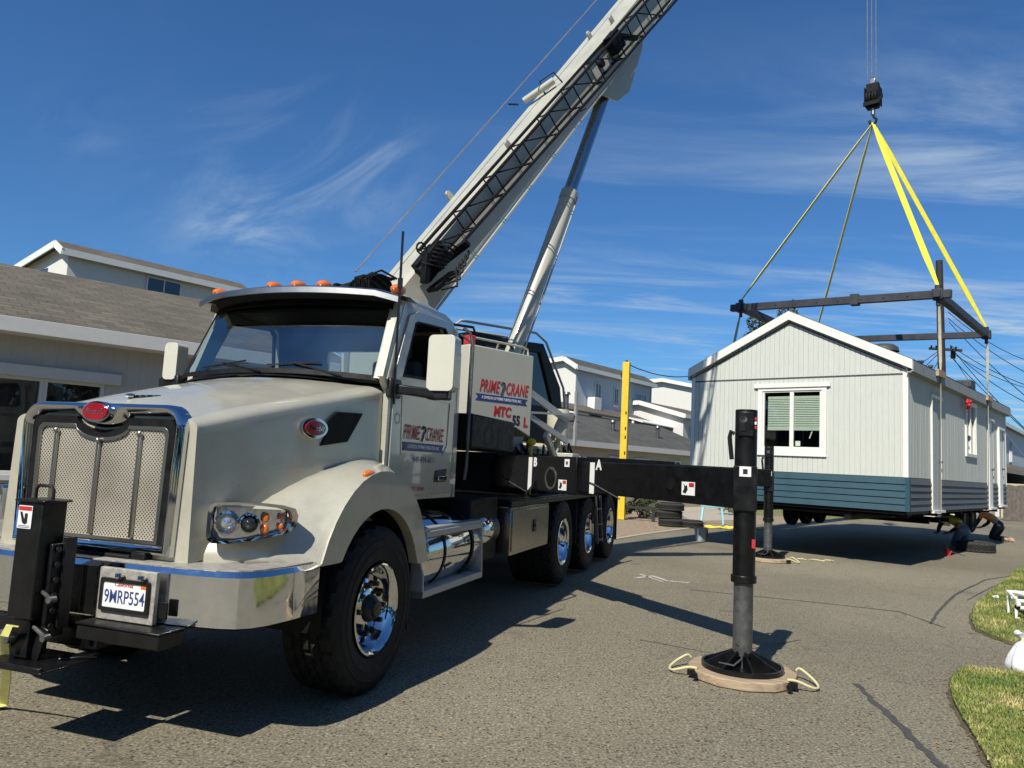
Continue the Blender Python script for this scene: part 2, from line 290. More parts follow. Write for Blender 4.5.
# ---------------------------------------------------------------- mesh helpers
class MB:
    def __init__(s, M=None): s.v = []; s.f = []; s.mi = []; s.M = M; s.m = 0
    def add(s, vs, fs):
        o = len(s.v)
        s.v += [(s.M @ V(p)) if s.M else V(p) for p in vs]
        s.f += [tuple(i + o for i in f) for f in fs]; s.mi += [s.m] * len(fs)
        return s
    def box(s, x0, x1, y0, y1, z0, z1):
        return s.add([(x0,y0,z0),(x1,y0,z0),(x1,y1,z0),(x0,y1,z0),(x0,y0,z1),(x1,y0,z1),(x1,y1,z1),(x0,y1,z1)],
                     [(0,3,2,1),(4,5,6,7),(0,1,5,4),(1,2,6,5),(2,3,7,6),(3,0,4,7)])
    def beam(s, a, b, w, h, up=(0,0,1)):      # rectangular bar from a to b
        a, b = V(a), V(b); d = (b - a).normalized(); up = V(up)
        if abs(d.dot(up)) > 0.98: up = V((0, 1, 0))
        sd = d.cross(up).normalized(); u = sd.cross(d)
        vs = [p + sd * x * w / 2 + u * y * h / 2 for p in (a, b) for x, y in ((-1,-1),(1,-1),(1,1),(-1,1))]
        return s.add(vs, [(0,1,2,3),(7,6,5,4),(0,4,5,1),(1,5,6,2),(2,6,7,3),(3,7,4,0)])
    def cyl(s, a, b, r, r2=None, n=20, caps=True):
        a, b = V(a), V(b); r2 = r if r2 is None else r2; d = (b - a).normalized()
        t = V((0,0,1)) if abs(d.z) < 0.9 else V((1,0,0))
        x = d.cross(t).normalized(); y = d.cross(x)
        vs = []; fs = []
        for p, rr in ((a, r), (b, r2)):
            for i in range(n):
                q = 2 * PI * i / n; vs.append(p + x * rr * math.cos(q) + y * rr * math.sin(q))
        for i in range(n): fs.append((i, (i+1) % n, n + (i+1) % n, n + i))
        if caps: fs += [tuple(range(n))[::-1], tuple(range(n, 2*n))]
        return s.add(vs, fs)
    def tube(s, pts, r, n=8):
        pts = [V(p) for p in pts]; rings = []
        x = None
        for i, p in enumerate(pts):
            d = (pts[min(i+1, len(pts)-1)] - pts[max(i-1, 0)]).normalized()
            if x is None:
                t = V((0,0,1)) if abs(d.z) < 0.9 else V((1,0,0)); x = d.cross(t).normalized()
            x = (x - d * x.dot(d)).normalized(); y = d.cross(x)
            rings.append([p + x * r * math.cos(2*PI*k/n) + y * r * math.sin(2*PI*k/n) for k in range(n)])
        return s.loft(rings, True, True)
    def loft(s, rings, closed=True, caps=False):
        n = len(rings[0]); vs = [p for r in rings for p in r]; fs = []
        for i in range(len(rings) - 1):
            for k in range(n if closed else n - 1):
                k2 = (k + 1) % n; fs.append((i*n+k, i*n+k2, (i+1)*n+k2, (i+1)*n+k))
        if caps: fs += [tuple(range(n))[::-1], tuple(range((len(rings)-1)*n, len(rings)*n))]
        return s.add(vs, fs)
    def lathe(s, prof, o, ax, n=48, close=False):   # prof: (radius, along-axis)
        o = V(o); ax = V(ax).normalized(); t = V((0,0,1)) if abs(ax.z) < 0.9 else V((1,0,0))
        x = ax.cross(t).normalized(); y = ax.cross(x); rings = []
        for i in range(n):
            q = 2*PI*i/n; e = x*math.cos(q) + y*math.sin(q)
            rings.append([o + e*r + ax*h for r, h in prof])
        k = len(prof); vs = [p for r in rings for p in r]; fs = []
        for i in range(n):
            j = (i+1) % n
            for a in range(k if close else k-1):
                b_ = (a+1) % k; fs.append((i*k+a, i*k+b_, j*k+b_, j*k+a))
        return s.add(vs, fs)
    def plate(s, out, holes, o, A, B, th):    # polygon with holes in plane (A,B), thickness th along -(A x B)
        o, A, B = V(o), V(A), V(B); N = A.cross(B).normalized()
        loops = [out] + list(holes); flat = [V((p[0], p[1], 0)) for l in loops for p in l]
        tr = tessellate_polygon([[V((p[0], p[1], 0)) for p in l] for l in loops]); n = len(flat)
        vs = [o + A*p.x + B*p.y for p in flat]; vs += [p - N*th for p in vs]
        fs = [tuple(t) for t in tr] + [tuple(i+n for i in t)[::-1] for t in tr]
        k = 0
        for l in loops:
            c = len(l)
            for i in range(c): a, b_ = k+i, k+(i+1) % c; fs.append((a, b_, b_+n, a+n))
            k += c
        return s.add(vs, fs)
    def sphere(s, c, rx, ry, rz, n=16, m=10):
        rings = []
        for i in range(m+1):
            t = PI*i/m; r = max(0.001, math.sin(t))
            rings.append([V(c) + V((rx*r*math.cos(2*PI*k/n), ry*r*math.sin(2*PI*k/n), rz*math.cos(t))) for k in range(n)])
        return s.loft(rings, True, True)
    def build(s, name, mats, parent=None, smooth=False, bevel=0.0, seg=2, sharp=35, normals=True):
        me = bpy.data.meshes.new(name); me.from_pydata([tuple(p) for p in s.v], [], s.f)
        if isinstance(mats, str): mats = [mats]
        for m_ in mats: me.materials.append(MATS[m_])
        if len(mats) > 1: me.polygons.foreach_set('material_index', s.mi)
        if normals:
            bm = bmesh.new(); bm.from_mesh(me); bmesh.ops.recalc_face_normals(bm, faces=bm.faces); bm.to_mesh(me); bm.free()
        if smooth or bevel:
            me.shade_smooth(); me.set_sharp_from_angle(angle=R(sharp))
        me.update()
        o = bpy.data.objects.new(name, me); COL.objects.link(o)
        if parent: o.parent = parent
        if bevel:
            b_ = o.modifiers.new('bevel', 'BEVEL'); b_.width = bevel; b_.segments = seg; b_.limit_method = 'ANGLE'; b_.angle_limit = R(35); b_.harden_normals = False
        return o
def smooth_pts(pts, n=5):
    pts = [V(p) for p in pts]; out = []
    for i in range(len(pts)-1):
        p0, p1, p2, p3 = pts[max(i-1, 0)], pts[i], pts[i+1], pts[min(i+2, len(pts)-1)]
        for k in range(n):
            t = k/n; out.append(0.5*((2*p1) + (p2-p0)*t + (2*p0-5*p1+4*p2-p3)*t*t + (3*p1-p0-3*p2+p3)*t*t*t))
    return out + [pts[-1]]
def arc(cx, cy, r, a0, a1, n, ry=None):
    ry = ry or r
    return [(cx + r*math.cos(R(a0 + (a1-a0)*i/n)), cy + ry*math.sin(R(a0 + (a1-a0)*i/n))) for i in range(n+1)]
def rrect(x0, x1, y0, y1, r, n=4):
    return arc(x1-r, y1-r, r, 0, 90, n) + arc(x0+r, y1-r, r, 90, 180, n) + arc(x0+r, y0+r, r, 180, 270, n) + arc(x1-r, y0+r, r, 270, 360, n)
def thing(name, label, cat, loc=(0,0,0), yaw=0.0, group=None):   # yaw: compass angle to the right of +Y
    o = bpy.data.objects.new(name, None); COL.objects.link(o); o.empty_display_size = 0.2
    o.location = loc; o.rotation_euler = (0, 0, -R(yaw)); tag(o, label, cat, group); return o
def tag(o, label, cat, group=None):
    o['label'] = label; o['category'] = cat
    if group: o['group'] = group
    return o
def structure(o, kind='structure'): o['kind'] = kind; return o
def part_empty(name, parent, loc=(0,0,0), rot=(0,0,0), label=None):
    o = bpy.data.objects.new(name, None); COL.objects.link(o); o.parent = parent; o.location = loc; o.rotation_euler = rot; o.empty_display_size = 0.1
    if label: o['label'] = label
    return o
def dup(src, parent=None, loc=None, rot=None):
    c = src.copy(); COL.objects.link(c)
    if parent: c.parent = parent
    if loc is not None: c.location = loc
    if rot is not None: c.rotation_euler = rot
    for ch in [x for x in COL.objects if x.parent == src]: dup(ch, c)
    return c
def text(name, s, size, o, A, B, mt, parent, shear=0.0, off=0.0, align='CENTER', ext=0.001, sx=1.0, spacing=1.0):
    cu = bpy.data.curves.new(name, 'FONT'); cu.body = s; cu.size = size; cu.shear = shear; cu.offset = off
    cu.align_x = align; cu.align_y = 'CENTER'; cu.extrude = ext; cu.resolution_u = 3; cu.space_character = spacing
    t = bpy.data.objects.new(name, cu); COL.objects.link(t)
    dg = bpy.context.evaluated_depsgraph_get(); me = bpy.data.meshes.new_from_object(t.evaluated_get(dg))
    bpy.data.objects.remove(t); bpy.data.curves.remove(cu)
    A, B = V(A).normalized(), V(B).normalized(); N = A.cross(B)
    for v_ in me.vertices: v_.co = V(o) + A * v_.co.x * sx + B * v_.co.y + N * v_.co.z
    me.materials.clear(); me.materials.append(MATS[mt]); me.name = name
    ob = bpy.data.objects.new(name, me); COL.objects.link(ob)
    if parent: ob.parent = parent
    return ob
# ================================================================ THE CRANE TRUCK
YAW = 18.5
TO = V((-2.0305, 5.5852, 0))
truck = thing('crane_truck', 'cream white boom truck crane with chrome grille standing on black outriggers', 'crane truck', TO, YAW)
T = truck
W2, WZ, WR = 1.22, 0.558, 0.56

# ---- wheels
def tyre_mb(r, w, rr, tread=True):     # axle along +u, outer face at x=0, body towards -x
    mb = MB(); n = 96
    prof = [(rr, -0.03), (rr+0.03, -0.005), (rr+0.10, 0.008), (rr+0.105, 0.012), (rr+0.112, 0.012), (rr+0.117, 0.008), (r-0.10, 0.006), (r-0.095, 0.010), (r-0.088, 0.010), (r-0.083, 0.004), (r-0.045, -0.004), (r-0.012, -0.022), (r, -0.045)]
    k = 5; gx = []
    x0, x1 = -0.045, -w+0.045
    for i in range(1, k):
        c = x0 + (x1-x0)*i/k; gx += [(r, c+0.012), (r-0.018, c+0.008), (r-0.018, c-0.008), (r, c-0.012)]
    prof += gx + [(r, x1), (r-0.012, x1-0.022), (r-0.045, -w+0.004), (r-0.10, -w-0.006), (rr+0.05, -w), (rr, -w+0.03), (rr, -0.03)]
    mb.lathe(prof, (0,0,0), (1,0,0), n)
    if tread:                          # cross cuts in each rib
        np_ = len(prof); vs = mb.v
        for i in range(n):
            for a in range(11, np_-6):
                rr_ = prof[a][0]
                if rr_ > r-0.014 and (i + 2*(a//4)) % 4 == 0:
                    p = vs[i*np_+a]; s = (rr_-0.024)/rr_; vs[i*np_+a] = V((p.x, p.y*s, p.z*s))
    return mb
def make_wheel(name, parent, deep, w=0.40, r=WR, rr=0.30, nuts=10):
    e = part_empty(name, parent)
    tyre_mb(r, w, rr).build('tyre', 'rubber', e, smooth=True, sharp=28)
    mb = MB(); d = deep
    prof = [(rr-0.004, -w+0.06), (rr-0.03, -w+0.08), (rr-0.035, -0.05), (rr+0.002, -0.02), (rr+0.008, 0.002), (rr-0.004, 0.006), (rr-0.018, -0.004),
            (rr-0.035, -0.02), (rr-0.045, -0.05), (rr-0.055, -d+0.02), (rr-0.075, -d), (0.145, -d+0.015), (0.125, -d+0.03), (0.0, -d+0.03)]
    mb.lathe(prof, (0,0,0), (1,0,0), 56); mb.build('rim', 'chrome', e, smooth=True, sharp=50)
    hb = MB()
    hb.lathe([(0.095, -d+0.02), (0.092, -d+0.05), (0.075, -d+0.075), (0.06, -d+0.085), (0.055, -d+0.105), (0.0, -d+0.11)], (0,0,0), (1,0,0), 24)
    for i in range(nuts):
        a = 2*PI*i/nuts; y, z = 0.168*math.cos(a), 0.168*math.sin(a)
        hb.cyl((-d+0.005, y, z), (-d+0.07, y, z), 0.021, 0.017, 8)
    hb.build('hub', 'hub_black', e, smooth=True)
    hh = MB(); hh.cyl((-d-0.02, 0, 0), (-d-0.012, 0, 0), 0.232, n=24)
    for i in range(nuts):
        a = 2*PI*(i+.5)/nuts; y, z = 0.215*math.cos(a), 0.215*math.sin(a)
        hh.cyl((-d-0.016, y, z), (-d+0.009, y, z), 0.021, n=14)
    hh.build('hand_holes', 'matt_black', e, smooth=True)
    return e
wf = make_wheel('front_wheel', T, 0.10); wf.location = (W2, 0.09, WZ)
dup(wf, T, (-W2, 0.09, WZ), (0, 0, PI))
wr = make_wheel('rear_wheel', T, 0.17, w=0.62); wr.location = (W2, 5.24, 0.59)
for v_ in (5.24, 6.84, 8.52):
    if v_ != 5.24: dup(wr, T, (W2, v_, 0.59))
    dup(wr, T, (-W2, v_, 0.59), (0, 0, PI))
mb = MB()
for v_ in (0.09, 5.24, 6.84, 8.52): mb.cyl((-1.0, v_, WZ), (1.0, v_, WZ), 0.075, n=12)
for v_ in (5.24, 6.84, 8.52): mb.sphere((0, v_, 0.6), 0.22, 0.2, 0.2)
mb.build('axle', 'matt_black', T, smooth=True)

# ---- chassis and deck
mb = MB(); 
for s in (-1, 1): mb.box(*sorted((s*0.36, s*0.46)), -1.25, 9.8, 0.70, 1.0)
for v_ in (-1.2, 0.8, 2.4, 4.4, 6.0, 7.7, 9.7): mb.box(-0.36, 0.36, v_-0.06, v_+0.06, 0.72, 0.98)
mb.box(-0.33, 0.33, -0.6, 1.2, 0.62, 1.35)          # engine mass
mb.build('chassis', 'matt_black', T, bevel=0.01)
mb = MB(); mb.box(-1.2, 1.19, 3.0, 9.9, 1.16, 1.215); mb.box(-0.5, 0.5, 2.2, 9.9, 1.0, 1.16)
mb.box(1.19, 1.235, 2.9, 7.3, 1.14, 1.20)
mb.build('deck', 'black', T, bevel=0.006)
mb = MB()   # pump and reservoir block behind the cab
mb.box(-1.05, 1.10, 1.98, 3.28, 1.72, 2.05); mb.box(-1.05, 0.45, 1.98, 2.6, 0.75, 1.72); mb.box(0.6, 1.12, 2.0, 2.8, 0.62, 1.24)
mb.build('equipment_box', 'matt_black', T, bevel=0.02)
for s in (-1, 1):
    for v_ in (6.05, 7.68): mb = MB(); mb.box(*sorted((s*0.62, s*1.2)), v_-0.012, v_+0.012, 0.5, 1.14); mb.build('mud_flap', 'rubber', T)
    mb = MB(); mb.box(*sorted((s*0.6, s*1.2)), 9.3, 9.32, 0.3, 1.14); mb.build('mud_flap', 'rubber', T)
# toolbox
mb = MB(); mb.box(0.70, 1.225, 2.93, 4.42, 0.63, 1.135); tb = mb.build('toolbox', 'box_aluminium', T, bevel=0.008)
mb = MB(); mb.box(1.222, 1.238, 2.97, 4.38, 0.67, 1.10); mb.build('toolbox_door', 'box_aluminium', tb, bevel=0.006)
mb = MB(); mb.box(1.236, 1.252, 3.72, 3.80, 0.83, 0.97); mb.cyl((1.25, 3.76, 0.90), (1.262, 3.76, 0.90), 0.02, n=12); mb.build('latch', 'hub_black', tb, bevel=0.004)
# access ladder between rear wheels
mb = MB()
for v_ in (7.0, 7.34): mb.beam((1.27, v_, 1.15), (1.30, v_+0.12, 0.42), 0.03, 0.045)
for k in range(3): mb.beam((1.275+k*.01, 7.03+k*.035, 0.95-0.24*k), (1.275+k*.01, 7.38+k*.035, 0.95-0.24*k), 0.06, 0.02)
mb.build('ladder', 'worn_metal', T)

# ---- fuel tank with steps
mb = MB(); prof = [(0.0, 0.0), (0.26, 0.0), (0.305, 0.02), (0.32, 0.06), (0.32, 1.22), (0.305, 1.26), (0.26, 1.28), (0, 1.28)]
mb.lathe(prof, (0.90, 0.86, 0.83), (0, 1, 0), 48); tank = mb.build('fuel_tank', 'chrome', T, smooth=True, sharp=60)
for v_ in (1.22, 1.86): mb = MB(); mb.lathe([(0.322, -0.02), (0.328, -0.02), (0.328, 0.02), (0.322, 0.02)], (0.90, v_, 0.83), (0, 1, 0), 40); mb.build('tank_strap', 'matt_black', tank, smooth=True)
mb = MB(); mb.cyl((0.98, 1.05, 1.12), (0.98, 1.05, 1.20), 0.06, n=20); mb.build('fuel_cap', 'aluminium', tank, bevel=0.006)
mb = MB()
mb.box(0.95, 1.235, 0.80, 2.10, 0.52, 0.575); mb.box(1.02, 1.215, 0.82, 2.06, 1.02, 1.055)
mb.plate([(0.80, 0.52), (1.235, 0.52), (1.225, 0.70), (1.10, 1.055), (0.80, 1.055)], [], (0, 0.80, 0), (1,0,0), (0,0,1), 0.02)
mb.plate([(1.02, 0.52), (1.235, 0.52), (1.21, 1.055), (1.12, 1.055), (1.14, 0.9)], [], (0, 2.10, 0), (1,0,0), (0,0,1), 0.02)
mb.box(1.205, 1.225, 0.83, 2.07, 0.98, 1.03)
mb.build('step_frame', 'dull_aluminium', T, bevel=0.005)
mb = MB(); mb.lathe([(0, 0), (0.17, 0), (0.19, 0.02), (0.19, 0.50), (0.17, 0.52), (0, 0.52)], (0.98, 2.25, 0.92), (0, 1, 0), 32)
mb.build('air_tank', 'chrome', T, smooth=True, sharp=60)
for s in (-1, 1):            # inner splash guards
    mb = MB()
    pts = [(0.09+0.61*math.cos(R(a)), 0.60+0.62*math.sin(R(a))) for a in range(-8, 191, 9)]
    mb.loft([[(s*0.55, p[0], p[1]) for p in pts], [(s*1.16, p[0], p[1]) for p in pts]], closed=False)
    mb.box(*sorted((s*0.70, s*1.16)), 0.70, 0.72, 0.30, 1.1)
    mb.build('wheel_liner', 'matt_black', T, smooth=True)

# ---- hood: lofted sections
def hood_sec(v, hw, zt, zs, zb, roll, crown, n=10):
    pts = []
    pts.append((hw+0.02, zb))
    pts.append((hw+0.01, (zb+zs)/2 - 0.05))
    pts.append((hw, zs - roll*0.9))
    for i in range(n+1):                       # rolled shoulder
        a = R(90*i/n); pts.append((hw - roll*(1-math.cos(a)), zs - roll*0.55 + roll*0.55*math.sin(a)))
    w = hw - roll
    for i in range(1, 5):
        t = 1 - i/4.0; pts.append((w*t, zs + crown*(1-t*t)))
    full = [(u, z) for u, z in pts] + [(-u, z) for u, z in pts[-2::-1]]
    return [V((u, v + 0.0, z)) for u, z in full]
secs = []
for v_, zs, zb, roll, crown in ((-1.19, 1.755, 0.95, 0.09, 0.045), (-1.13, 1.775, 0.96, 0.11, 0.055), (-1.05, 1.80, 0.98, 0.12, 0.065), (-0.8, 1.865, 1.02, 0.13, 0.075), (-0.4, 1.955, 1.08, 0.13, 0.08),
                               (0.0, 2.04, 1.10, 0.13, 0.08), (0.25, 2.10, 1.12, 0.13, 0.07), (0.46, 2.14, 1.12, 0.12, 0.06)):
    hw = 0.875 + 0.160*v_
    secs.append(hood_sec(v_, hw, 0, zs, zb, roll, crown))
mb = MB(); mb.loft(secs, closed=False)
mb.add([tuple(p) for p in secs[0]], [tuple(range(len(secs[0])))])
hood = mb.build('hood', 'paint', T, smooth=True, sharp=40)
# cowl piece between hood and windshield
mb = MB(); rr = []
for v_, hw, zs in ((0.45, 0.93, 2.13), (0.60, 0.97, 2.205)):
    rr.append([V((u*hw, v_ - 0.26*(1-u*u), zs + 0.045*(1-u*u))) for u in [x/8-1 for x in range(17)]])
mb.loft(rr, closed=False); mb.build('cowl', 'matt_black', T, smooth=True)
# raised character line on the hood side, vent and badge
for s in (1, -1):
    def hs(v, z, off=0.0):                     # point on the hood side
        hw = 0.875 + v*0.160; return V((s*(hw + 0.012 + off), v, z))
    mb = MB(); o = [(-0.20, 1.65), (0.07, 1.69), (0.22, 1.905), (-0.06, 1.895), (-0.16, 1.82), (-0.14, 1.75)]
    mb.add([hs(v, z, 0.010) for v, z in o] + [hs(v, z, -0.02) for v, z in o], [tuple(range(6)), tuple(range(6, 12))] + [(i, (i+1) % 6, 6+(i+1) % 6, 6+i) for i in range(6)])
    mb.build('side_vent', 'matt_black', hood, bevel=0.004)
    N_ = V((s*0.987, -0.158, 0)).normalized(); A_ = V((0.158*s, 0.987, 0)).normalized()
    for nm, rx, rz, th, mt_ in (('badge_rim', 0.125, 0.070, 0.022, 'chrome'), ('badge_plate', 0.098, 0.050, 0.027, 'badge_red')):
        mb = MB(); c = hs(-0.28, 1.765, 0.0); pr = arc(0, 0, rx, 0, 360, 28, rz)[:-1]
        mb.plate(pr, [], c + N_*th, A_*s, (0, 0, 1), th+0.03); mb.build(nm, mt_, hood, bevel=0.006)
    text('badge_lettering', 'Peterbilt', 0.055, hs(-0.28, 1.765, 0.030), A_*s, (0,0,1), 'chrome', hood, shear=0.3, ext=0.0008, sx=0.75)
    mb = MB()    # small hood latch
    mb.box(*sorted((s*0.80, s*0.84)), 0.36, 0.40, 1.52, 1.60); mb.build('hood_latch', 'hub_black', hood, bevel=0.005)
# bird-like hood ornament: swept wings on a low stem
mb = MB(); hz = 1.875
mb.beam((0.0, -1.02, hz-0.03), (0.0, -0.90, hz+0.012), 0.03, 0.03)
mb.sphere((0.0, -1.0, hz+0.018), 0.022, 0.05, 0.016)
for s in (-1, 1):
    mb.add([(0, -1.02, hz+0.02), (s*0.07, -0.97, hz+0.030), (s*0.13, -0.90, hz+0.036), (s*0.06, -0.93, hz+0.026), (0, -0.93, hz+0.02),
            (0, -1.02, hz+0.008), (s*0.07, -0.97, hz+0.018), (s*0.13, -0.90, hz+0.028), (s*0.06, -0.93, hz+0.014), (0, -0.93, hz+0.008)],
           [(0,1,2,3,4), (9,8,7,6,5), (0,5,6,1), (1,6,7,2), (2,7,8,3), (3,8,9,4)])
mb.build('hood_ornament', 'chrome', hood, smooth=True)

# ---- grille
GX = 0.03
def gr_out(hw0, hw1, z0, z1, r):
    return [(GX-hw0, z0), (GX+hw0, z0)] + [(GX+hw1-r+r*math.cos(R(a)), z1-r+r*math.sin(R(a))) for a in range(0, 91, 15)] + [(GX-hw1+r-r*math.cos(R(90-a)), z1-r+r*math.sin(R(90-a))) for a in range(0, 91, 15)]
def dip(hw0, hw1, z0, z1, r, dr=0.20, dd=0.075):
    top = [(GX + dr*math.cos(R(a)), z1 - dd*math.sin(R(a))) for a in range(0, 181, 15)]
    o = gr_out(hw0, hw1, z0, z1, r); return o[:9] + top + o[9:]
mb = MB(); rr = []
for o_, dd_, v_ in ((0.0, 0.0, -1.16), (0.0, 0.0, -1.22), (0.008, 0.0, -1.245), (0.022, 0.005, -1.258), (0.036, 0.02, -1.252), (0.055, 0.055, -1.225), (0.068, 0.075, -1.195)):
    rr.append([V((p[0], v_, p[1])) for p in dip(0.58-o_, 0.60-o_, 0.985+o_, 1.83-o_, 0.13-o_*.8, 0.20, dd_)])
mb.loft(rr, closed=True)
gs = mb.build('grille_surround', 'chrome', T, smooth=True, sharp=50)
mb = MB(); mb.plate(dip(0.518, 0.533, 1.03, 1.748, 0.06), [dip(0.475, 0.49, 1.05, 1.70, 0.05)], (0, -1.222, 0), (1,0,0), (0,0,1), 0.05); mb.build('grille_inner_frame', 'matt_black', gs)
mb = MB(); mb.plate(dip(0.478, 0.493, 1.045, 1.703, 0.05), [dip(0.455, 0.47, 1.065, 1.683, 0.05)], (0, -1.225, 0), (1,0,0), (0,0,1), 0.03); mb.build('grille_trim', 'aluminium', gs, bevel=0.005)
mb = MB(); mb.plate(dip(0.460, 0.475, 1.06, 1.69, 0.05), [], (0, -1.212, 0), (1,0,0), (0,0,1), 0.01); mb.build('grille_mesh', 'perforated', gs)
for u in (-0.31, 0.02, 0.32): mb = MB(); mb.box(u-0.011, u+0.011, -1.232, -1.212, 1.07, 1.66 if abs(u) > .1 else 1.61); mb.sphere((u, -1.235, 1.66 if abs(u) > .1 else 1.61), 0.016, 0.012, 0.016); mb.build('grille_bar', 'aluminium', gs, bevel=0.003)
for nm, rx, rz, th, mt_ in (('emblem_rim', 0.105, 0.062, 0.03, 'chrome'), ('emblem_plate', 0.092, 0.050, 0.038, 'badge_red')):
    mb = MB(); mb.plate(arc(GX, 1.775, rx, 0, 360, 32, rz)[:-1], [], (0, -1.25-th, 0), (1,0,0), (0,0,1), 0.05); mb.build(nm, mt_, gs, bevel=0.006)
text('emblem_lettering', 'Peterbilt', 0.05, (GX, -1.2885, 1.775), (1,0,0), (0,0,1), 'chrome', gs, shear=0.3, ext=0.0006, sx=0.8)

# ---- fenders
def fender(s):
    mb = MB(); rows = []
    n = 22
    for i in range(n+1):
        t = i/n; a = 180 - (-18) ; ang = R(202 - 196*t)           # from front bottom over the top to the rear
        ro = 0.80 if t < .5 else 0.80
        out = V((1.215, 0.075 + 0.80*math.cos(ang), 0.60 + 0.90*math.sin(ang)))
        out.z = max(out.z, 0.93 if t < .5 else 0.80)
        # inner edge against the hood
        fi = max(0.0, 1 - t*2.1)
        iu = 0.60 + 0.20*t; iv = 0.075 - 1.20*math.cos(PI*min(1, t*1.0))*(1.0 if t < .5 else 0.62)
        iz = 0.93 + 0.62*math.sin(PI*min(0.5, t*0.62+0.02)) if t < 0.75 else None
        if iz is None: iz = 0.93 + 0.62*math.sin(PI*min(0.5, .75*0.62+0.02)) - (t-.75)*0.9
        inn = V((iu, iv, iz))
        row = []
        m_ = 12
        for j in range(m_+1):
            q = j/m_; p = out.lerp(inn, q)
            nrm = V((0.55, -math.cos(ang*1.0)*-0.0, 0)) 
            bul = math.sin(PI*q**1.3)
            d = V((0.35, math.cos(ang), math.sin(ang)*0.8)).normalized()
            p = p + d*bul*0.07
            row.append(V((s*p.x, p.y, p.z)))
        rows.append(row)
    mb.loft(rows, closed=False)
    # outer lip: crescent face round the opening
    lip_o = [r[0] for r in rows]; lip = []
    for i, r in enumerate(rows):
        t = i/n; ang = R(202 - 196*t); rr = 0.615
        q = V((s*1.230, 0.085 + rr*math.cos(ang), 0.60 + rr*1.04*math.sin(ang))); q.z = max(q.z, 0.93 if t < .5 else 0.80)
        lip.append(q)
    lip_o = [V((s*1.228, p.y, p.z)) for p in lip_o]
    inn = [V((s*1.14, p.y, p.z)) for p in lip]
    f = mb.build('fender', 'paint', T, smooth=True, sharp=50)
    m2 = MB(); m2.loft([[V((s*1.21, p.y, p.z)) for p in lip_o], lip_o, lip, inn], closed=False); m2.build('fender_flare', 'paint', f, smooth=True, sharp=25)
    return f
fl = fender(1); fender(-1)
for s in (1, -1):
    mb = MB(); c = V((s*1.13, 0.05, 1.50))
    mb.sphere((s*1.19, -0.10, 1.475), 0.032, 0.075, 0.030); mb.build('marker_lamp', 'amber', T, smooth=True)

# ---- headlights: housing wraps from front to side
def hl(s):
    def P(a, z, off=0.0):             # a 0..1 along the lamp
        u = 0.76 + 0.36*a - 0.04*a*a; v = -1.10 + 0.08*a + 0.25*a*a
        nx, ny = 0.35 + 0.5*a, -0.93 + 0.3*a
        return V((s*(u + nx*off), v + ny*off, z))
    o = [(0.02, 1.09), (0.0, 1.13), (0.0, 1.24), (0.03, 1.285), (0.10, 1.30), (0.5, 1.305), (0.85, 1.29), (0.97, 1.27), (1.0, 1.23), (0.99, 1.17), (0.93, 1.13), (0.6, 1.09), (0.3, 1.07), (0.08, 1.07)]
    def ring(off, sc): 
        return [P(0.5+(a-0.5)*sc, 1.185+(z-1.185)*(sc - (0 if sc == 1 else 0.04)), off) for a, z in o]
    mb = MB(); mb.loft([ring(-0.12, 0.95), ring(0.03, 1.04), ring(0.052, 1.02), ring(0.05, 0.91), ring(0.02, 0.87)], closed=True)
    h = mb.build('headlight', 'chrome', T, smooth=True, sharp=40)
    mb = MB(); rr = []
    for k in range(9):
        a = 0.06 + 0.88*k/8; top = 1.275 - 0.02*a; bot = 1.095 + (0.05*max(0, a-.5)/.5)
        rr.append([P(a, z, -0.02) for z in (bot, (bot+top)/2, top)])
    mb.loft(rr, closed=False); mb.build('lamp_back', 'lamp_clear', h, smooth=True)
    for a, r, dome in ((0.24, 0.068, 0), (0.52, 0.058, 1)):
        c = P(a, 1.18, 0.0); d = (P(a, 1.18, 1.0) - P(a, 1.18, 0)).normalized()
        mb = MB(); mb.lathe([(r, -0.02), (r, 0.02), (r-0.010, 0.022), (r-0.016, 0.0), (r*0.55, -0.015)], c, d, 28); mb.build('reflector', 'chrome', h, smooth=True)
        mb = MB()
        if dome: mb.lathe([(r*0.72, -0.005), (r*0.62, 0.02), (r*0.35, 0.036), (0, 0.042)], c, d, 24); mb.build('projector_lens', 'dark_glass', h, smooth=True)
        else: mb.lathe([(r*0.6, -0.012), (r*0.4, 0.012), (0, 0.02)], c, d, 24); mb.build('bulb_lens', 'lamp_clear', h, smooth=True)
    mb = MB()
    for a, z, r in ((0.70, 1.215, 0.03), (0.70, 1.15, 0.03), (0.87, 1.22, 0.02), (0.87, 1.165, 0.02)):
        c = P(a, z, 0.0); mb.sphere(c, r*0.8, r*0.6, r)
    mb.build('turn_signal', 'amber', h, smooth=True)
    mb = MB(); rr = []
    for k in range(9):
        a = 0.04 + 0.92*k/8; top = 1.282 - 0.02*a; bot = 1.09 + (0.05*max(0, a-.5)/.5)
        rr.append([P(a, z, 0.035 if 0 < j < 3 else 0.025) for j, z in enumerate((bot, bot*.67+top*.33, bot*.33+top*.67, top))])
    mb.loft(rr, closed=False); mb.build('lamp_lens', 'lens_glass', h, smooth=True)
hl(1); hl(-1)

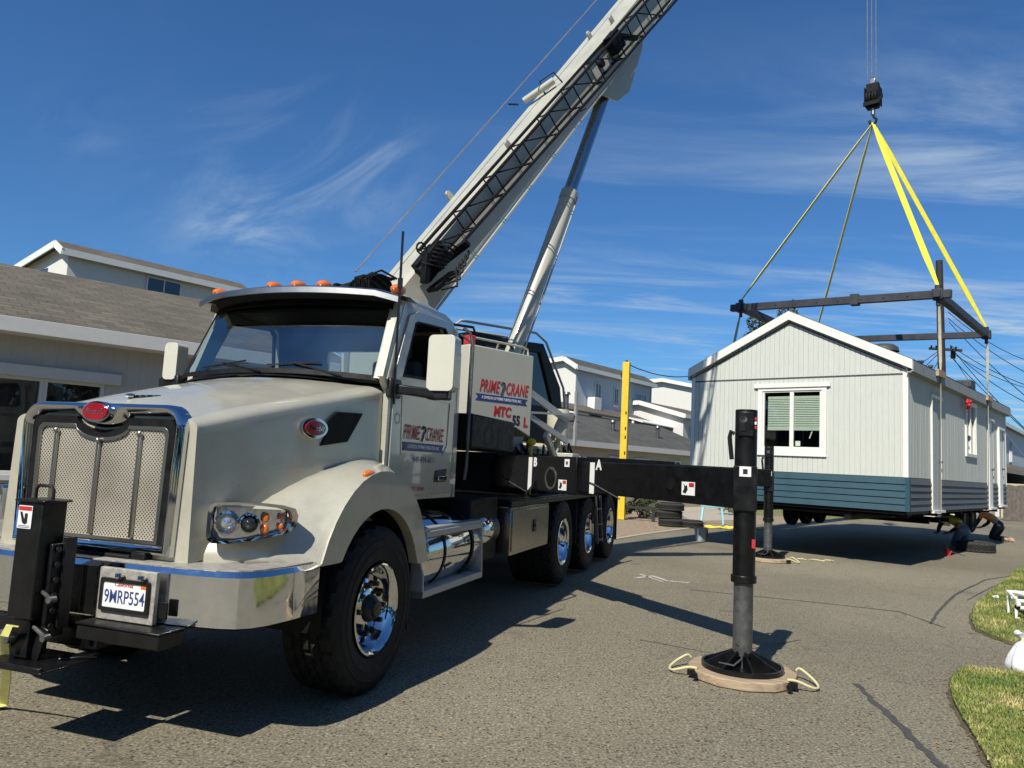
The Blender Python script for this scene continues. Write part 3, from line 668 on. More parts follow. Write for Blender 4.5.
# ---- bumper
def bsec(off):
    r_ = [(1.235, -0.70), (1.225, -0.95), (1.205, -1.12), (1.17, -1.22), (1.12, -1.275), (1.04, -1.31), (0.85, -1.345), (0.5, -1.375), (0.0, -1.385)]
    r_ = [(u-off*(1 if k < 6 else 0), v+off*(0 if k < 2 else 1)) for k, (u, v) in enumerate(r_)]
    return [(-u, v) for u, v in r_] + r_[-2::-1]
mb = MB(); rings = []
for off, z in ((0.03, 0.655), (0.0, 0.67), (0.0, 0.925), (0.02, 0.95), (0.05, 0.955)):
    rings.append([V((u, v, z)) for u, v in bsec(off)])
mb.loft(rings, closed=False); bump = mb.build('bumper', 'bumper_metal', T, smooth=True, sharp=20)
sol = bump.modifiers.new('thickness', 'SOLIDIFY'); sol.thickness = 0.006; sol.offset = 0
mb = MB(); top = [(u, v) for u, v in bsec(0.045)]; back = [(1.12, -0.72), (0.95, -1.02), (-0.95, -1.02), (-1.12, -0.72)]
mb.plate(top + back, [], (0, 0, 0.958), (1,0,0), (0,1,0), 0.01); mb.build('bumper_top', 'dusty_metal', bump)
# number plate
PU, PV, PZ = 0.525, -1.43, 0.80
mb = MB(); mb.box(PU-0.19, PU+0.19, -1.420, -1.392, 0.665, 0.935); mb.build('plate_holder', 'dusty_metal', T, bevel=0.004)
mb = MB(); mb.plate(rrect(PU-0.162, PU+0.162, PZ-0.085, PZ+0.085, 0.012), [rrect(PU-0.145, PU+0.145, PZ-0.066, PZ+0.066, 0.01)], (0, -1.438, 0), (1,0,0), (0,0,1), 0.016); mb.build('plate_frame', 'hub_black', T)
mb = MB(); mb.plate(rrect(PU-0.150, PU+0.150, PZ-0.075, PZ+0.075, 0.012), [], (0, -1.430, 0), (1,0,0), (0,0,1), 0.004); lp = mb.build('licence_plate', 'sticker_white', T)
text('plate_number', '9MRP554', 0.098, (PU, -1.4315, PZ-0.012), (1,0,0), (0,0,1), 'blue', lp, off=0.0003, sx=0.71, ext=0.0006)
text('plate_state', 'California', 0.032, (PU-0.01, -1.4315, PZ+0.055), (1,0,0), (0,0,1), 'red', lp, shear=0.25, ext=0.0004)
mb = MB(); mb.box(PU+0.105, PU+0.140, -1.432, -1.4305, PZ+0.045, PZ+0.068); mb.build('registration_tag', 'amber', lp)
mb = MB()
for u in (PU-0.03, PU+0.12): mb.cyl((u, -1.425, 0.90), (u, -1.46, 0.90), 0.012, n=12); mb.cyl((u, -1.45, 0.90), (u, -1.45, 0.918), 0.02, 0.016, n=12)
mb.build('plate_lamps', 'chrome', T, smooth=True)
mb = MB(); mb.box(PU+0.205, PU+0.262, -1.405, -1.392, 0.70, 0.79); mb.build('tow_hole', 'matt_black', T, bevel=0.006)

# ---- front stabiliser
mb = MB()
mb.box(-0.055, 0.115, -1.62, -1.47, 0.66, 1.27); mb.box(-0.075, 0.135, -1.635, -1.455, 1.265, 1.28)
mb.box(0.115, 0.145, -1.56, -1.44, 0.56, 1.05)
fj = mb.build('front_stabiliser', 'black', T, bevel=0.008)
mb = MB(); mb.tube([(-0.04, -1.54, 1.27), (-0.04, -1.54, 1.33), (-0.025, -1.54, 1.35), (0.07, -1.54, 1.35), (0.085, -1.54, 1.33), (0.085, -1.54, 1.27)], 0.009); mb.build('handle', 'hub_black', fj, smooth=True)
mb = MB(); mb.plate(rrect(-0.050, 0.048, 1.125, 1.245, 0.006), [], (0, -1.624, 0), (1,0,0), (0,0,1), 0.003); st = mb.build('warning_sticker', 'sticker_white', fj)
mb = MB(); mb.box(-0.046, 0.044, -1.626, -1.6245, 1.22, 1.241); mb.build('sticker_header', 'red', fj)
mb = MB(); mb.plate([(-0.035, 1.212), (-0.02, 1.212), (0.0, 1.17), (0.0, 1.205), (0.02, 1.205), (0.02, 1.155), (0.003, 1.147), (-0.014, 1.155)], [], (0, -1.626, 0), (1,0,0), (0,0,1), 0.0015)
mb.box(-0.04, 0.04, -1.626, -1.6245, 1.139, 1.141); mb.box(-0.04, 0.04, -1.626, -1.6245, 1.131, 1.133); mb.build('sticker_drawing', 'ink', fj)
mb = MB()
for z in (0.62, 0.70, 0.78, 0.86, 0.94, 1.02): mb.cyl((0.152, -1.53, z), (0.160, -1.53, z), 0.016, n=12)
mb.box(0.145, 0.165, -1.50, -1.43, 0.6, 1.08)
mb.build('pin_holes', 'hub_black', fj, smooth=True)
mb = MB()
for (a, b_) in (((0.12, -1.57, 0.80), (0.22, -1.60, 0.775)), ((0.10, -1.58, 0.62), (0.22, -1.61, 0.585)), ((-0.10, -1.60, 0.58), (0.02, -1.65, 0.56))):
    mb = MB(); mb.cyl(a, b_, 0.011, n=10); mb.cyl(V(b_)+V((0, -0.02, 0)), V(b_)+V((0, 0.02, 0)), 0.018, n=10); mb.build('locking_pin', 'worn_metal', fj, smooth=True)
mb = MB()
mb.box(-0.03, 0.09, -1.60, -1.48, 0.46, 0.66); mb.box(-0.12, 0.34, -1.72, -1.36, 0.435, 0.450)
mb.beam((-0.08, -1.56, 0.62), (-0.02, -1.56, 0.45), 0.02, 0.06); mb.beam((0.16, -1.56, 0.62), (0.10, -1.56, 0.45), 0.02, 0.06)
mb.beam((-0.1, -1.71, 0.455), (0.33, -1.71, 0.455), 0.02, 0.03); mb.beam((0.2, -1.5, 0.452), (0.34, -1.38, 0.462), 0.05, 0.02)
mb.build('stabiliser_foot', 'black', fj, bevel=0.006)
mb = MB(); mb.box(0.32, 0.86, -1.52, -1.34, 0.575, 0.65); mb.box(0.31, 0.87, -1.53, -1.33, 0.65, 0.662); mb.box(-0.75, 0.3, -1.36, -1.24, 0.48, 0.58)
mb.build('front_beam', 'black', T, bevel=0.01)

# ---- cab
CY = 2.22      # belt
def side(s):
    out = [(0.47, 1.26), (1.80, 1.26), (1.86, 1.45), (1.88, 2.58), (1.84, 2.79), (1.74, 2.885), (1.56, 2.92), (0.98, 2.895), (0.66, 2.85), (0.36, 2.20), (0.47, 2.10)]
    win = [(0.66, 2.235), (1.62, 2.285), (1.66, 2.36), (1.585, 2.74), (1.53, 2.785), (0.96, 2.735), (0.90, 2.71)]
    tilt = 0.035
    if s < 0: out = out[:-3] + [(0.74, 2.85), (0.50, CY-0.03)]
    mb = MB(); mb.plate(out, [win], (0,0,0), (0,1,0), (0,0,1), 0.05)
    def mv(b_):
        for p in b_.v:
            u = p.x; z = p.z; p.x = 0.03 + s*(0.965 + u*1.0 - tilt*max(0, z-CY)*2.2) 
    mv(mb); c = mb.build('cab_side', 'paint', T, smooth=True, sharp=30)
    d = [(0.52, 1.30), (1.70, 1.30), (1.74, 1.38), (1.76, 2.3), (1.70, 2.79), (1.60, 2.86), (0.97, 2.825), (0.80, 2.76), (0.53, 2.26)]
    mb = MB(); mb.plate(d, [win], (0.016, 0, 0), (0,1,0), (0,0,1), 0.014); mv(mb); dr = mb.build('door', 'paint', T, smooth=True, sharp=30, bevel=0.004)
    wi = [(a*1.0, b_) for a, b_ in win]
    cx = sum(a for a, b_ in win)/len(win); cz = sum(b_ for a, b_ in win)/len(win)
    sm = [(cx+(a-cx)*0.965, cz+(b_-cz)*0.93) for a, b_ in win]
    mb = MB(); mb.plate(win, [sm], (0.020, 0, 0), (0,1,0), (0,0,1), 0.03); mv(mb); mb.build('window_seal', 'matt_black', dr)
    p2 = [(0.70, 1.62), (1.52, 1.62), (1.62, 1.72), (1.64, 2.12), (0.66, 2.12)]
    i2 = [(0.715, 1.635), (1.515, 1.635), (1.605, 1.725), (1.625, 2.105), (0.675, 2.105)]
    mb = MB(); mb.plate(p2, [i2], (0.0205, 0, 0), (0,1,0), (0,0,1), 0.006); mv(mb); mb.build('door_panel', 'paint', dr, smooth=True)
    mb = MB(); hp = [(1.38, 1.47), (1.64, 1.49), (1.62, 1.37), (1.36, 1.37)]; mb.plate([(a, b_+0.03) for a, b_ in hp], [], (0.022, 0, 0), (0,1,0), (0,0,1), 0.02); mv(mb); mb.build('door_handle', 'hub_black', dr, bevel=0.012)
    mb = MB(); mb.box(1.022, 1.042, 1.42, 1.60, 1.415, 1.455); mv2 = [setattr(p, 'x', 0.03 + s*(p.x-0.035)) for p in mb.v]; mb.build('handle_bar', 'chrome', dr, bevel=0.006)
    if s > 0:
        A_, B_ = (0, 1, 0), (0, 0, 1); X = 1.0175
        text('company_name', 'PRIME', 0.165, (X, 0.875, 1.80), A_, B_, 'red', dr, shear=0.30, off=0.0018, sx=0.62, ext=0.0006, spacing=1.12)
        text('company_name', 'CRANE', 0.165, (X, 1.325, 1.80), A_, B_, 'red', dr, shear=0.30, off=0.0018, sx=0.62, ext=0.0006, spacing=1.12)
        mb = MB(); mb.tube([(X, 1.07, 1.84), (X, 1.09, 1.865), (X, 1.125, 1.86), (X, 1.13, 1.83), (X, 1.10, 1.80), (X, 1.09, 1.765), (X, 1.07, 1.74)], 0.006, 6); mb.build('hook_symbol', 'ink', dr)
        mb = MB(); mb.plate([(0.71, 1.655), (1.53, 1.655), (1.50, 1.69), (1.53, 1.725), (0.71, 1.725), (0.74, 1.69)], [], (X, 0, 0), A_, B_, 0.002); mb.build('banner', 'blue', dr)
        text('banner_text', 'A DIVISION OF PRIME FUMIGATION, INC.', 0.044, (X+0.0008, 1.12, 1.69), A_, B_, 'sticker_white', dr, off=0.0006, sx=0.78, ext=0.0004)
        text('phone_number', '949-494-6011', 0.075, (X, 1.14, 1.585), A_, B_, 'blue', dr, off=0.0, sx=0.9, spacing=1.15, ext=0.0004)
        text('door_small_text', 'USDOT 2984601', 0.045, (X, 1.02, 1.345), A_, B_, 'red', dr, ext=0.0004)
        mb = MB(); mb.plate(arc(0.62, 1.90, 0.045, 0, 360, 20)[:-1], [arc(0.62, 1.90, 0.036, 0, 360, 20)[:-1]], (X, 0, 0), A_, B_, 0.002); mb.build('round_decal', 'sticker_white', dr)
    return c
for s in (1, -1): side(s)
# roof, back, floor
mb = MB(); rr = []
for v_, w, z, dz in ((0.62, 0.90, 2.845, 0.05), (0.80, 0.925, 2.905, 0.06), (1.2, 0.93, 2.935, 0.07), (1.6, 0.925, 2.92, 0.06), (1.82, 0.90, 2.84, 0.05), (1.90, 0.90, 2.70, 0.03)):
    rr.append([V((w, v_, min(z, 2.84)-0.06)), V((w*0.995, v_, min(z, 2.86)))] + [V((w*u, v_, z + dz*(1-u*u))) for u in (0.95, .88, 0.75, .5, .25, 0, -.25, -.5, -.75, -.88, -0.95)] + [V((-w*0.995, v_, min(z, 2.86))), V((-w, v_, min(z, 2.84)-0.06))])
mb.loft(rr, closed=False)
for p in mb.v: p.x += 0.03
roof = mb.build('cab_roof', 'paint', T, smooth=True, sharp=50)
mb = MB(); mb.plate([(-0.93, 1.26), (0.99, 1.26), (0.98, 2.6), (0.92, 2.86), (-0.86, 2.86), (-0.91, 2.6)], [[(-0.45, 2.35), (-0.45, 2.62), (0.45, 2.62), (0.45, 2.35)]], (0, 1.86, 0), (1,0,0), (0,0,1), 0.05); mb.build('cab_back', 'paint', T)
mb = MB(); mb.box(-0.86, 0.92, 0.80, 1.80, 2.80, 2.82); mb.box(-0.90, -0.46, 1.775, 1.80, 1.3, 2.76); mb.box(0.46, 0.96, 1.775, 1.80, 1.3, 2.76); mb.box(-0.46, 0.46, 1.775, 1.80, 1.3, 2.34); mb.build('cab_lining', 'interior', T)
mb = MB(); mb.box(-0.88, 0.94, 0.45, 1.78, 1.28, 1.36); mb.box(-0.88, 0.94, 0.42, 0.50, 1.28, 2.14)
for u in (-0.5, 0.5):
    mb.box(u-0.25, u+0.25, 1.05, 1.55, 1.4, 1.85); mb.box(u-0.24, u+0.24, 1.48, 1.62, 1.8, 2.48); mb.box(u-0.13, u+0.13, 1.50, 1.60, 2.48, 2.66)
mb.build('seats', 'seat_fabric', T, bevel=0.04)
mb = MB(); rr = []
for z, v0 in ((1.7, 0.82), (2.10, 0.80), (2.16, 0.74), (2.17, 0.42)):
    rr.append([V((0.03+u*0.90, v0 - 0.12*(1-u*u), z + 0.02*math.cos(u*3))) for u in [x/6-1 for x in range(13)]])
mb.loft(rr, closed=False); mb.build('dashboard', 'interior', T, smooth=True)
mb = MB(); c = V((0.5, 0.98, 2.10)); ax = V((0, -0.5, 0.86)).normalized()
x_ = V((1,0,0)); y_ = ax.cross(x_)
mb.tube([c + x_*0.22*math.cos(2*PI*i/24) + y_*0.22*math.sin(2*PI*i/24) for i in range(25)], 0.016); mb.cyl(c, c - ax*0.2, 0.05, 0.03)
mb.beam(c - x_*0.2, c + x_*0.2, 0.03, 0.02); mb.build('steering_wheel', 'interior', T, smooth=True)
# windshield
def ws(u, t):     # u -1..1, t 0..1 (bottom..top)
    hw = 0.925 - 0.055*t; v0 = 0.40 + 0.31*t; return V((0.03 + u*hw, v0 - (0.17-0.03*t)*(1-u*u), 2.185 + 0.035*(1-u*u)*(1-t) + 0.655*t))
mb = MB(); mb.loft([[ws(u/8-1, t/6) for u in range(17)] for t in range(7)], closed=False)
mb.build('windshield', 'windshield_glass', T, smooth=True, sharp=80)
mb = MB()
for s in (1,):
    rr = []
    for t in range(7):
        p = ws(s*0.985, t/6); q = V((0.03 + s*(0.968-0.06*max(0, t/6)*0.9), p.y+0.02, p.z))
        rr.append([p + V((-s*0.035, -0.022, 0)), p + V((s*0.012, -0.03, 0)), q + V((s*0.008, 0.0, 0)), q + V((0, 0.05, 0)), p + V((-s*0.03, 0.03, 0))])
    mb.loft(rr, closed=True, caps=True)
mb.build('windshield_pillar', 'paint', T, smooth=True, sharp=50)
mb = MB()
mb.loft([[ws(u/8-1, 0) + V((0, -0.012, -0.02)) for u in range(17)], [ws(u/8-1, 0.03) + V((0, -0.012, 0.0)) for u in range(17)]], closed=False)
mb.loft([[ws(u/8-1, 0.93) + V((0, -0.008, 0.0)) for u in range(17)], [ws(u/8-1, 1.03) + V((0, -0.008, 0.0)) for u in range(17)]], closed=False)
for s in (-1, 1): mb.loft([[ws(s*0.955, t/6) + V((0, -0.010, 0)) for t in range(7)], [ws(s*0.99, t/6) + V((0, -0.010, 0)) for t in range(7)]], closed=False)
mb.build('windshield_seal', 'matt_black', T, smooth=True)
mb = MB()
for (u0, u1) in ((-0.72, -0.22), (0.02, 0.50)):
    a, b_ = ws(u0, 0.07), ws(u1, 0.13); o_ = V((0, -0.02, 0))
    mb.beam(a+o_, b_+o_, 0.007, 0.012); mb.beam(a.lerp(b_, .5)+o_+V((0, -.01, .01)), ws(u1+0.2, -0.02)+o_, 0.010, 0.012)
mb.build('wiper', 'hub_black', T)
# sun visor: bright rim strip over a dark underside
us = [x/10-1 for x in range(21)]
def vz(u, dv, dz): return V((0.035 + u*(0.985 if u > 0 else 0.925), 0.66 + dv - 0.17*(1-u*u), 2.875 + 0.030*(1-u*u) + dz - 0.035*max(0, abs(u)-0.8)*5))
mb = MB(); mb.loft([[vz(u, *q) for u in us] for q in ((0.16, 0.01), (0.02, 0.035), (-0.12, 0.018), (-0.155, 0.0), (-0.16, -0.045), (-0.145, -0.047), (-0.14, -0.012), (0.0, 0.01))], closed=False)
vis = mb.build('sun_visor', 'aluminium', T, smooth=True, sharp=50)
mb = MB(); mb.loft([[vz(u*0.93, *q) for u in us] for q in ((-0.143, -0.045), (-0.137, -0.018), (0.0, 0.0), (0.06, -0.05), (0.03, -0.10), (0.015, -0.10), (0.04, -0.055), (-0.01, -0.012), (-0.13, -0.026))], closed=False)
mb.build('visor_underside', 'matt_black', vis, smooth=True)
for u in (-0.82, -0.20, 0.04, 0.28, 0.90):
    mb = MB(); v_ = 0.70 - 0.14*(1-u*u); z = 2.905 + 0.035*(1-u*u)
    mb.sphere((u, v_+0.02, z+0.032), 0.058, 0.09, 0.042, 14, 8); mb.build('roof_marker_lamp', 'amber', T, smooth=True)
# mirrors
for s in (1, -1):
    mw, mh = (0.112, 0.22) if s > 0 else (0.072, 0.165)
    mb = MB(); mb.plate(rrect(-mw, mw, -mh, mh, 0.04), [], (s*1.335 if s > 0 else -1.27, 0.64, 2.345), (1,0,0), (0,0,1), 0.13); mr = mb.build('mirror', 'mirror_paint', T, bevel=0.03, seg=4)
    mb = MB(); mb.box(s*1.30-0.08, s*1.30+0.08, 0.768, 0.776, 2.20, 2.49); mb.build('mirror_glass', 'dark_glass', mr)
    mb = MB(); mb.box(s*1.31-0.09, s*1.31+0.09, 0.66, 0.76, 2.06, 2.14 if s > 0 else 2.20); mb.beam((s*0.97, 0.52, 2.13), (s*1.30, 0.70, 2.10), 0.06, 0.075); mb.box(*sorted((s*0.98, s*1.03)), 0.44, 0.62, 2.05, 2.20); mb.build('mirror_arm', 'hub_black', mr, bevel=0.015)
mb = MB(); mb.tube([(1.03, 0.50, 2.0), (1.035, 0.47, 2.45), (1.03, 0.46, 3.35)], 0.010, 6); mb.tube([(1.03, 0.47, 2.9), (1.03, 0.47, 2.98)], 0.02, 6); mb.build('antenna', 'hub_black', T, smooth=True)
mb = MB(); mb.tube([(1.06, 1.96, 1.42), (1.07, 1.97, 1.55), (1.07, 1.97, 2.7), (1.04, 1.95, 2.82), (0.98, 1.92, 2.86)], 0.016, 8)
mb.tube([(1.0, 2.10, 2.0), (1.0, 2.10, 2.75), (0.9, 2.05, 2.82)], 0.012, 8); mb.build('grab_rail', 'worn_metal', T, smooth=True)
mb = MB(); mb.lathe([(0.08, 0), (0.08, 1.2), (0.06, 1.25)], (-1.0, 2.05, 1.5), (0,0,1), 20); mb.build('exhaust', 'chrome', T, smooth=True)

# ---- outriggers (X pattern)
def outrigger(jack, inner, zc, label_marks, side_n):
    J, I = V(jack), V(inner); d = (I - J); L_ = d.length; d.normalize(); n = V((0,0,1)).cross(d)
    if n.dot(V((-d.y, d.x, 0))) < 0: n = -n
    fr = MB(); fr.beam(J + V((0,0,zc)) + d*0.0, J + d*L_*0.80 + V((0,0,zc)), 0.22, 0.33)
    b_ = fr.build('outrigger_beam', 'black', T, bevel=0.012)
    h = MB(); h.beam(J + d*L_*0.44 + V((0,0,zc+0.005)), J + d*L_*1.0 + V((0,0,zc+0.005)), 0.30, 0.41); h.build('outrigger_sleeve', 'black', T, bevel=0.012)
    return d, b_
def jack_at(J, zt, fz, lab=None):
    j = part_empty('outrigger_jack', T, J)
    mb = MB(); mb.cyl((0,0,0.76), (0,0,zt), 0.088, n=32); mb.cyl((0,0,0.74), (0,0,0.80), 0.10, n=32); mb.box(-0.06, 0.06, -0.10, -0.075, zt-0.22, zt-0.02)
    mb.box(-0.092, 0.092, -0.105, 0.13, 1.31, 1.67)
    mb.build('jack_housing', 'black', j, bevel=0.006)
    mb = MB(); mb.cyl((0,0,0.20), (0,0,0.77), 0.076, n=32); mb.build('jack_leg', 'worn_metal', j, smooth=True)
    mb = MB(); mb.cyl((0,0,0.17), (0,0,0.24), 0.045, n=20)
    mb.lathe([(0.055, fz+0.155), (0.075, fz+0.12), (0.08, fz+0.10)], (0,0,0), (0,0,1), 20)
    mb.lathe([(0.0, fz+0.155), (0.055, fz+0.155)], (0,0,0), (0,0,1), 20)
    mb.lathe([(0.295, fz), (0.315, fz), (0.315, fz+0.035), (0.295, fz+0.035)], (0,0,0), (0,0,1), 40, close=True)
    mb.lathe([(0.0, fz+0.004), (0.29, fz+0.004), (0.30, fz+0.012), (0.0, fz+0.014)], (0,0,0), (0,0,1), 40)
    for k in range(8):
        a = 2*PI*k/8 + 0.3; x, y = math.cos(a), math.sin(a); px, py = -y*0.008, x*0.008
        mb.add([(x*0.05+px, y*0.05+py, fz+0.15), (x*0.30+px, y*0.30+py, fz+0.035), (x*0.30+px, y*0.30+py, fz+0.01), (x*0.05+px, y*0.05+py, fz+0.01),
                (x*0.05-px, y*0.05-py, fz+0.15), (x*0.30-px, y*0.30-py, fz+0.035), (x*0.30-px, y*0.30-py, fz+0.01), (x*0.05-px, y*0.05-py, fz+0.01)],
               [(0,1,2,3), (7,6,5,4), (0,4,5,1), (1,5,6,2)])
    mb.build('jack_foot', 'black', j, smooth=True, sharp=30)
    mb = MB(); mb.tube([(-0.05, -0.05, fz+0.20), (-0.02, -0.10, fz+0.19), (0.0, -0.14, fz+0.10), (-0.06, -0.20, fz+0.055), (-0.17, -0.22, fz+0.07)], 0.008, 6); mb.build('lock_rod', 'worn_metal', j, smooth=True)
    mb = MB(); mb.tube([(-0.11, 0.0, 1.72), (-0.13, 0.0, 1.9), (-0.12, 0, 1.95), (-0.09, 0, 1.93)], 0.018, 8); mb.build('hose_guard', 'hub_black', j, smooth=True)
    return j
def beam_marks(J, d, marks, parent, stickers, circ, half=0.11):
    # camera side face of the beam: normal n
    n = V((-d.y, d.x, 0)); 
    toc = V((0, -1, 0)); A_ = -d
    if n.dot(V((3.0, -6.0, 0))) < 0: n = -n
    B_ = V((0,0,1))
    if A_.cross(B_).dot(n) < 0: A_ = -A_
    return n, A_
# near outrigger (driver side front)
J1 = V((3.585, 1.80, 0)); I1 = V((-0.2, 5.45, 0))
d1, beam1 = outrigger(J1, I1, 1.49, None, 1)
j1 = jack_at(J1, 2.13, 0.075)
n1, A1 = beam_marks(J1, d1, None, None, None, None)
def face(tdist, z, off, half): p = J1 + d1*tdist + n1*(half+off); return V((p.x, p.y, z))
L1 = (I1 - J1).length
def panel_on(t, z, w, h, mt_, nm, half, off=0.002, par=None, r=0.0):
    c = face(t, z, off, half); mb = MB()
    o_ = [(-w/2, -h/2), (w/2, -h/2), (w/2, h/2), (-w/2, h/2)]
    mb.plate(o_, [], c, A1, (0,0,1), 0.002); return mb.build(nm, mt_, par or T)
def decal(t, z, half, par):
    panel_on(t, z, 0.17, 0.115, 'sticker_white', 'warning_sticker', half, 0.0025, par)
    panel_on(t, z, 0.0, 0.0, 'ink', 'sticker_drawing', half, 0.0035, par) if False else None
    c = face(t, z, 0.0040, half); mb = MB()
    A_ = A1; 
    mb.plate([(-0.07, -0.035), (-0.03, -0.045), (-0.005, -0.01), (-0.015, 0.03), (-0.04, 0.02), (-0.06, 0.045), (-0.05, 0.0)], [], c, A_, (0,0,1), 0.0015); mb.build('sticker_drawing', 'ink', par)
    mb = MB(); mb.plate([(0.01, 0.015), (0.075, 0.015), (0.075, 0.05), (0.01, 0.05)], [], c, A_, (0,0,1), 0.0015); mb.build('sticker_header', 'red', par)
decal(0.56, 1.455, 0.11, beam1)
# small dark round hole and a plate near the jack
c = face(0.80, 1.49, 0.002, 0.11); mb = MB(); mb.plate(arc(0, 0, 0.055, 0, 360, 24)[:-1], [], c, A1, (0,0,1), 0.004); mb.build('beam_hole', 'matt_black', beam1)
for nm_, t_, half in (('A', 2.00, 0.11), ('B', 3.26, 0.152), ('C', 4.52, 0.152)):
    panel_on(t_ + 0.06, 1.485, 0.085, 0.325 if nm_ == 'A' else 0.39, 'sticker_white', 'white_mark', half, 0.003)
    text('beam_letter', nm_, 0.14, face(t_ - 0.06, 1.62, 0.004, half), A1, (0,0,1), 'sticker_white', T, off=0.006)
decal(2.58, 1.385, 0.15, T)
panel_on(2.50, 1.63, 0.10, 0.085, 'sticker_white', 'small_sticker', 0.15, 0.003)
panel_on(2.50, 1.63, 0.035, 0.035, 'ink', 'small_sticker_mark', 0.15, 0.005)
c = face(2.84, 1.45, 0.004, 0.15); mb = MB(); mb.plate(arc(0, 0, 0.13, 0, 360, 32)[:-1], [arc(0, 0, 0.10, 0, 360, 32)[:-1]], c, A1, (0,0,1), 0.02); mb.build('access_ring', 'worn_metal', T, bevel=0.004)
mb = MB(); mb.plate(arc(0, 0, 0.10, 0, 360, 32)[:-1], [], face(2.84, 1.45, 0.002, 0.15), A1, (0,0,1), 0.01); mb.build('access_hole', 'matt_black', T)
# stickers on the jack top
mb = MB(); mb.box(-0.045, -0.005, -0.106, -0.1025, 1.95, 2.1); mb.build('jack_sticker', 'matt_black', j1)
mb = MB(); mb.cyl((-0.02, -0.098, 2.045), (-0.02, -0.106, 2.045), 0.028, n=16); mb.build('jack_round_tag', 'worn_metal', j1)
mb = MB()
for z, m_ in ((2.02, 0), (1.985, 1), (2.055, 1)): mb.m = m_; mb.box(0.066, 0.080, -0.066, -0.052, z-0.012, z+0.012)
mb.build('jack_stripe', ['sticker_white', 'red'], j1)
mb = MB(); mb.box(-0.045, 0.045, -0.1095, -0.106, 1.585, 1.665); sp = mb.build('jack_label', 'sticker_white', j1)
mb = MB(); mb.box(-0.018, 0.018, -0.1115, -0.110, 1.605, 1.645); mb.build('jack_label_mark', 'ink', j1)
mb = MB(); mb.box(0.055, 0.085, -0.065, -0.045, 1.02, 1.09); mb.build('jack_red_tag', 'red', j1)
# far outrigger, and the two on the passenger side
J2 = V((3.86, 10.67, 0)); I2 = V((0.0, 7.2, 0)); d2, b2 = outrigger(J2, I2, 1.56, None, 1); j2 = jack_at(J2, 2.17, 0.075); j2.scale = (1.0, 1.0, 1.0)
mb = MB(); mb.box(-0.05, 0.05, -0.1095, -0.106, 1.60, 1.69); mb.build('jack_label', 'sticker_white', j2)
mb = MB(); mb.cyl((-0.02, -0.098, 2.06), (-0.02, -0.106, 2.06), 0.03, n=16); mb.build('jack_round_tag', 'worn_metal', j2)
J3 = V((-3.6, 10.67, 0)); outrigger(J3, V((0, 7.2, 0)), 1.56, None, -1); jack_at(J3, 2.17, 0.075)
# diagonal hoses on the housing
mb = MB(); mb.tube([face(3.40, 1.27, 0.01, .15), face(3.8, 1.36, 0.01, .15), face(4.2, 1.45, 0.01, .15)], 0.009, 6); mb.build('hose', 'worn_metal', T, smooth=True)
mb = MB(); mb.tube([face(1.55, 1.30, 0.01, .11), face(1.7, 1.34, 0.01, .11), face(2.0, 1.42, 0.01, .11), face(2.1, 1.44, 0.01, .11)], 0.008, 6); mb.build('hose', 'worn_metal', T, smooth=True)

# ---- superstructure, turned 28 degrees to the truck: frame (s, h, z)
MC = Matrix.Translation((0, 5.27, 0)) @ Matrix.Rotation(-R(46.6-YAW), 4, 'Z')
def CM(): return MB(MC)
mb = CM(); mb.cyl((0,0,1.2), (0,0,1.62), 0.62, n=40); mb.cyl((0,0,1.62), (0,0,1.72), 0.70, n=40); mb.build('turntable', 'matt_black', T, smooth=True)
mb = CM()
for s in (-1, 1):
    mb.plate([(-2.0, 1.75), (0.35, 1.75), (0.40, 2.2), (0.2, 2.6), (-0.9, 2.9), (-1.55, 3.55), (-1.95, 3.6), (-2.1, 3.1)], [], (s*0.42, 0, 0), (0,1,0), (0,0,1), 0.06)
mb.box(-0.40, 0.40, -1.9, 1.0, 1.74, 1.86); mb.box(-0.40, 0.40, -2.0, -1.92, 1.8, 3.0)
turret = mb.build('turret', 'boom_paint', T, bevel=0.01)
mb = CM(); mb.plate([(-1.42, 2.13), (-1.22, 2.04), (-0.62, 2.03), (-0.36, 1.93), (-0.36, 2.955), (-1.42, 2.96)], [], (1.28, 0, 0), (0,1,0), (0,0,1), 0.62)
sb_ = mb.build('turret_side_box', 'boom_paint', T, bevel=0.012)
AH = MC.to_3x3() @ V((0,1,0)); 
def cp(s, h, z): return MC @ V((s, h, z))
text('company_name', 'PRIME', 0.21, cp(1.283, -1.09, 2.49), AH, (0,0,1), 'red', sb_, shear=0.30, off=0.003, sx=0.52, spacing=1.1)
text('company_name', 'CRANE', 0.21, cp(1.283, -0.635, 2.49), AH, (0,0,1), 'red', sb_, shear=0.30, off=0.003, sx=0.52, spacing=1.1)
mb = CM(); mb.tube([(1.283, -0.90, 2.53), (1.283, -0.88, 2.565), (1.283, -0.845, 2.56), (1.283, -0.84, 2.52), (1.283, -0.87, 2.48), (1.283, -0.88, 2.44), (1.283, -0.90, 2.41)], 0.008, 6); mb.build('hook_symbol', 'ink', sb_)
mb = CM(); mb.plate([(-1.30, 2.315), (-0.44, 2.315), (-0.48, 2.355), (-0.44, 2.395), (-1.30, 2.395), (-1.26, 2.355)], [], (1.283, 0, 0), (0,1,0), (0,0,1), 0.002); mb.build('banner', 'blue', sb_)
text('banner_text', 'A DIVISION OF PRIME FUMIGATION, INC.', 0.05, cp(1.2845, -0.87, 2.355), AH, (0,0,1), 'sticker_white', sb_, off=0.0007, sx=0.72, ext=0.0004)
text('model_letters', 'MTC', 0.16, cp(1.283, -0.86, 2.205), AH, (0,0,1), 'red', sb_, off=0.006, shear=0.1, sx=0.85)
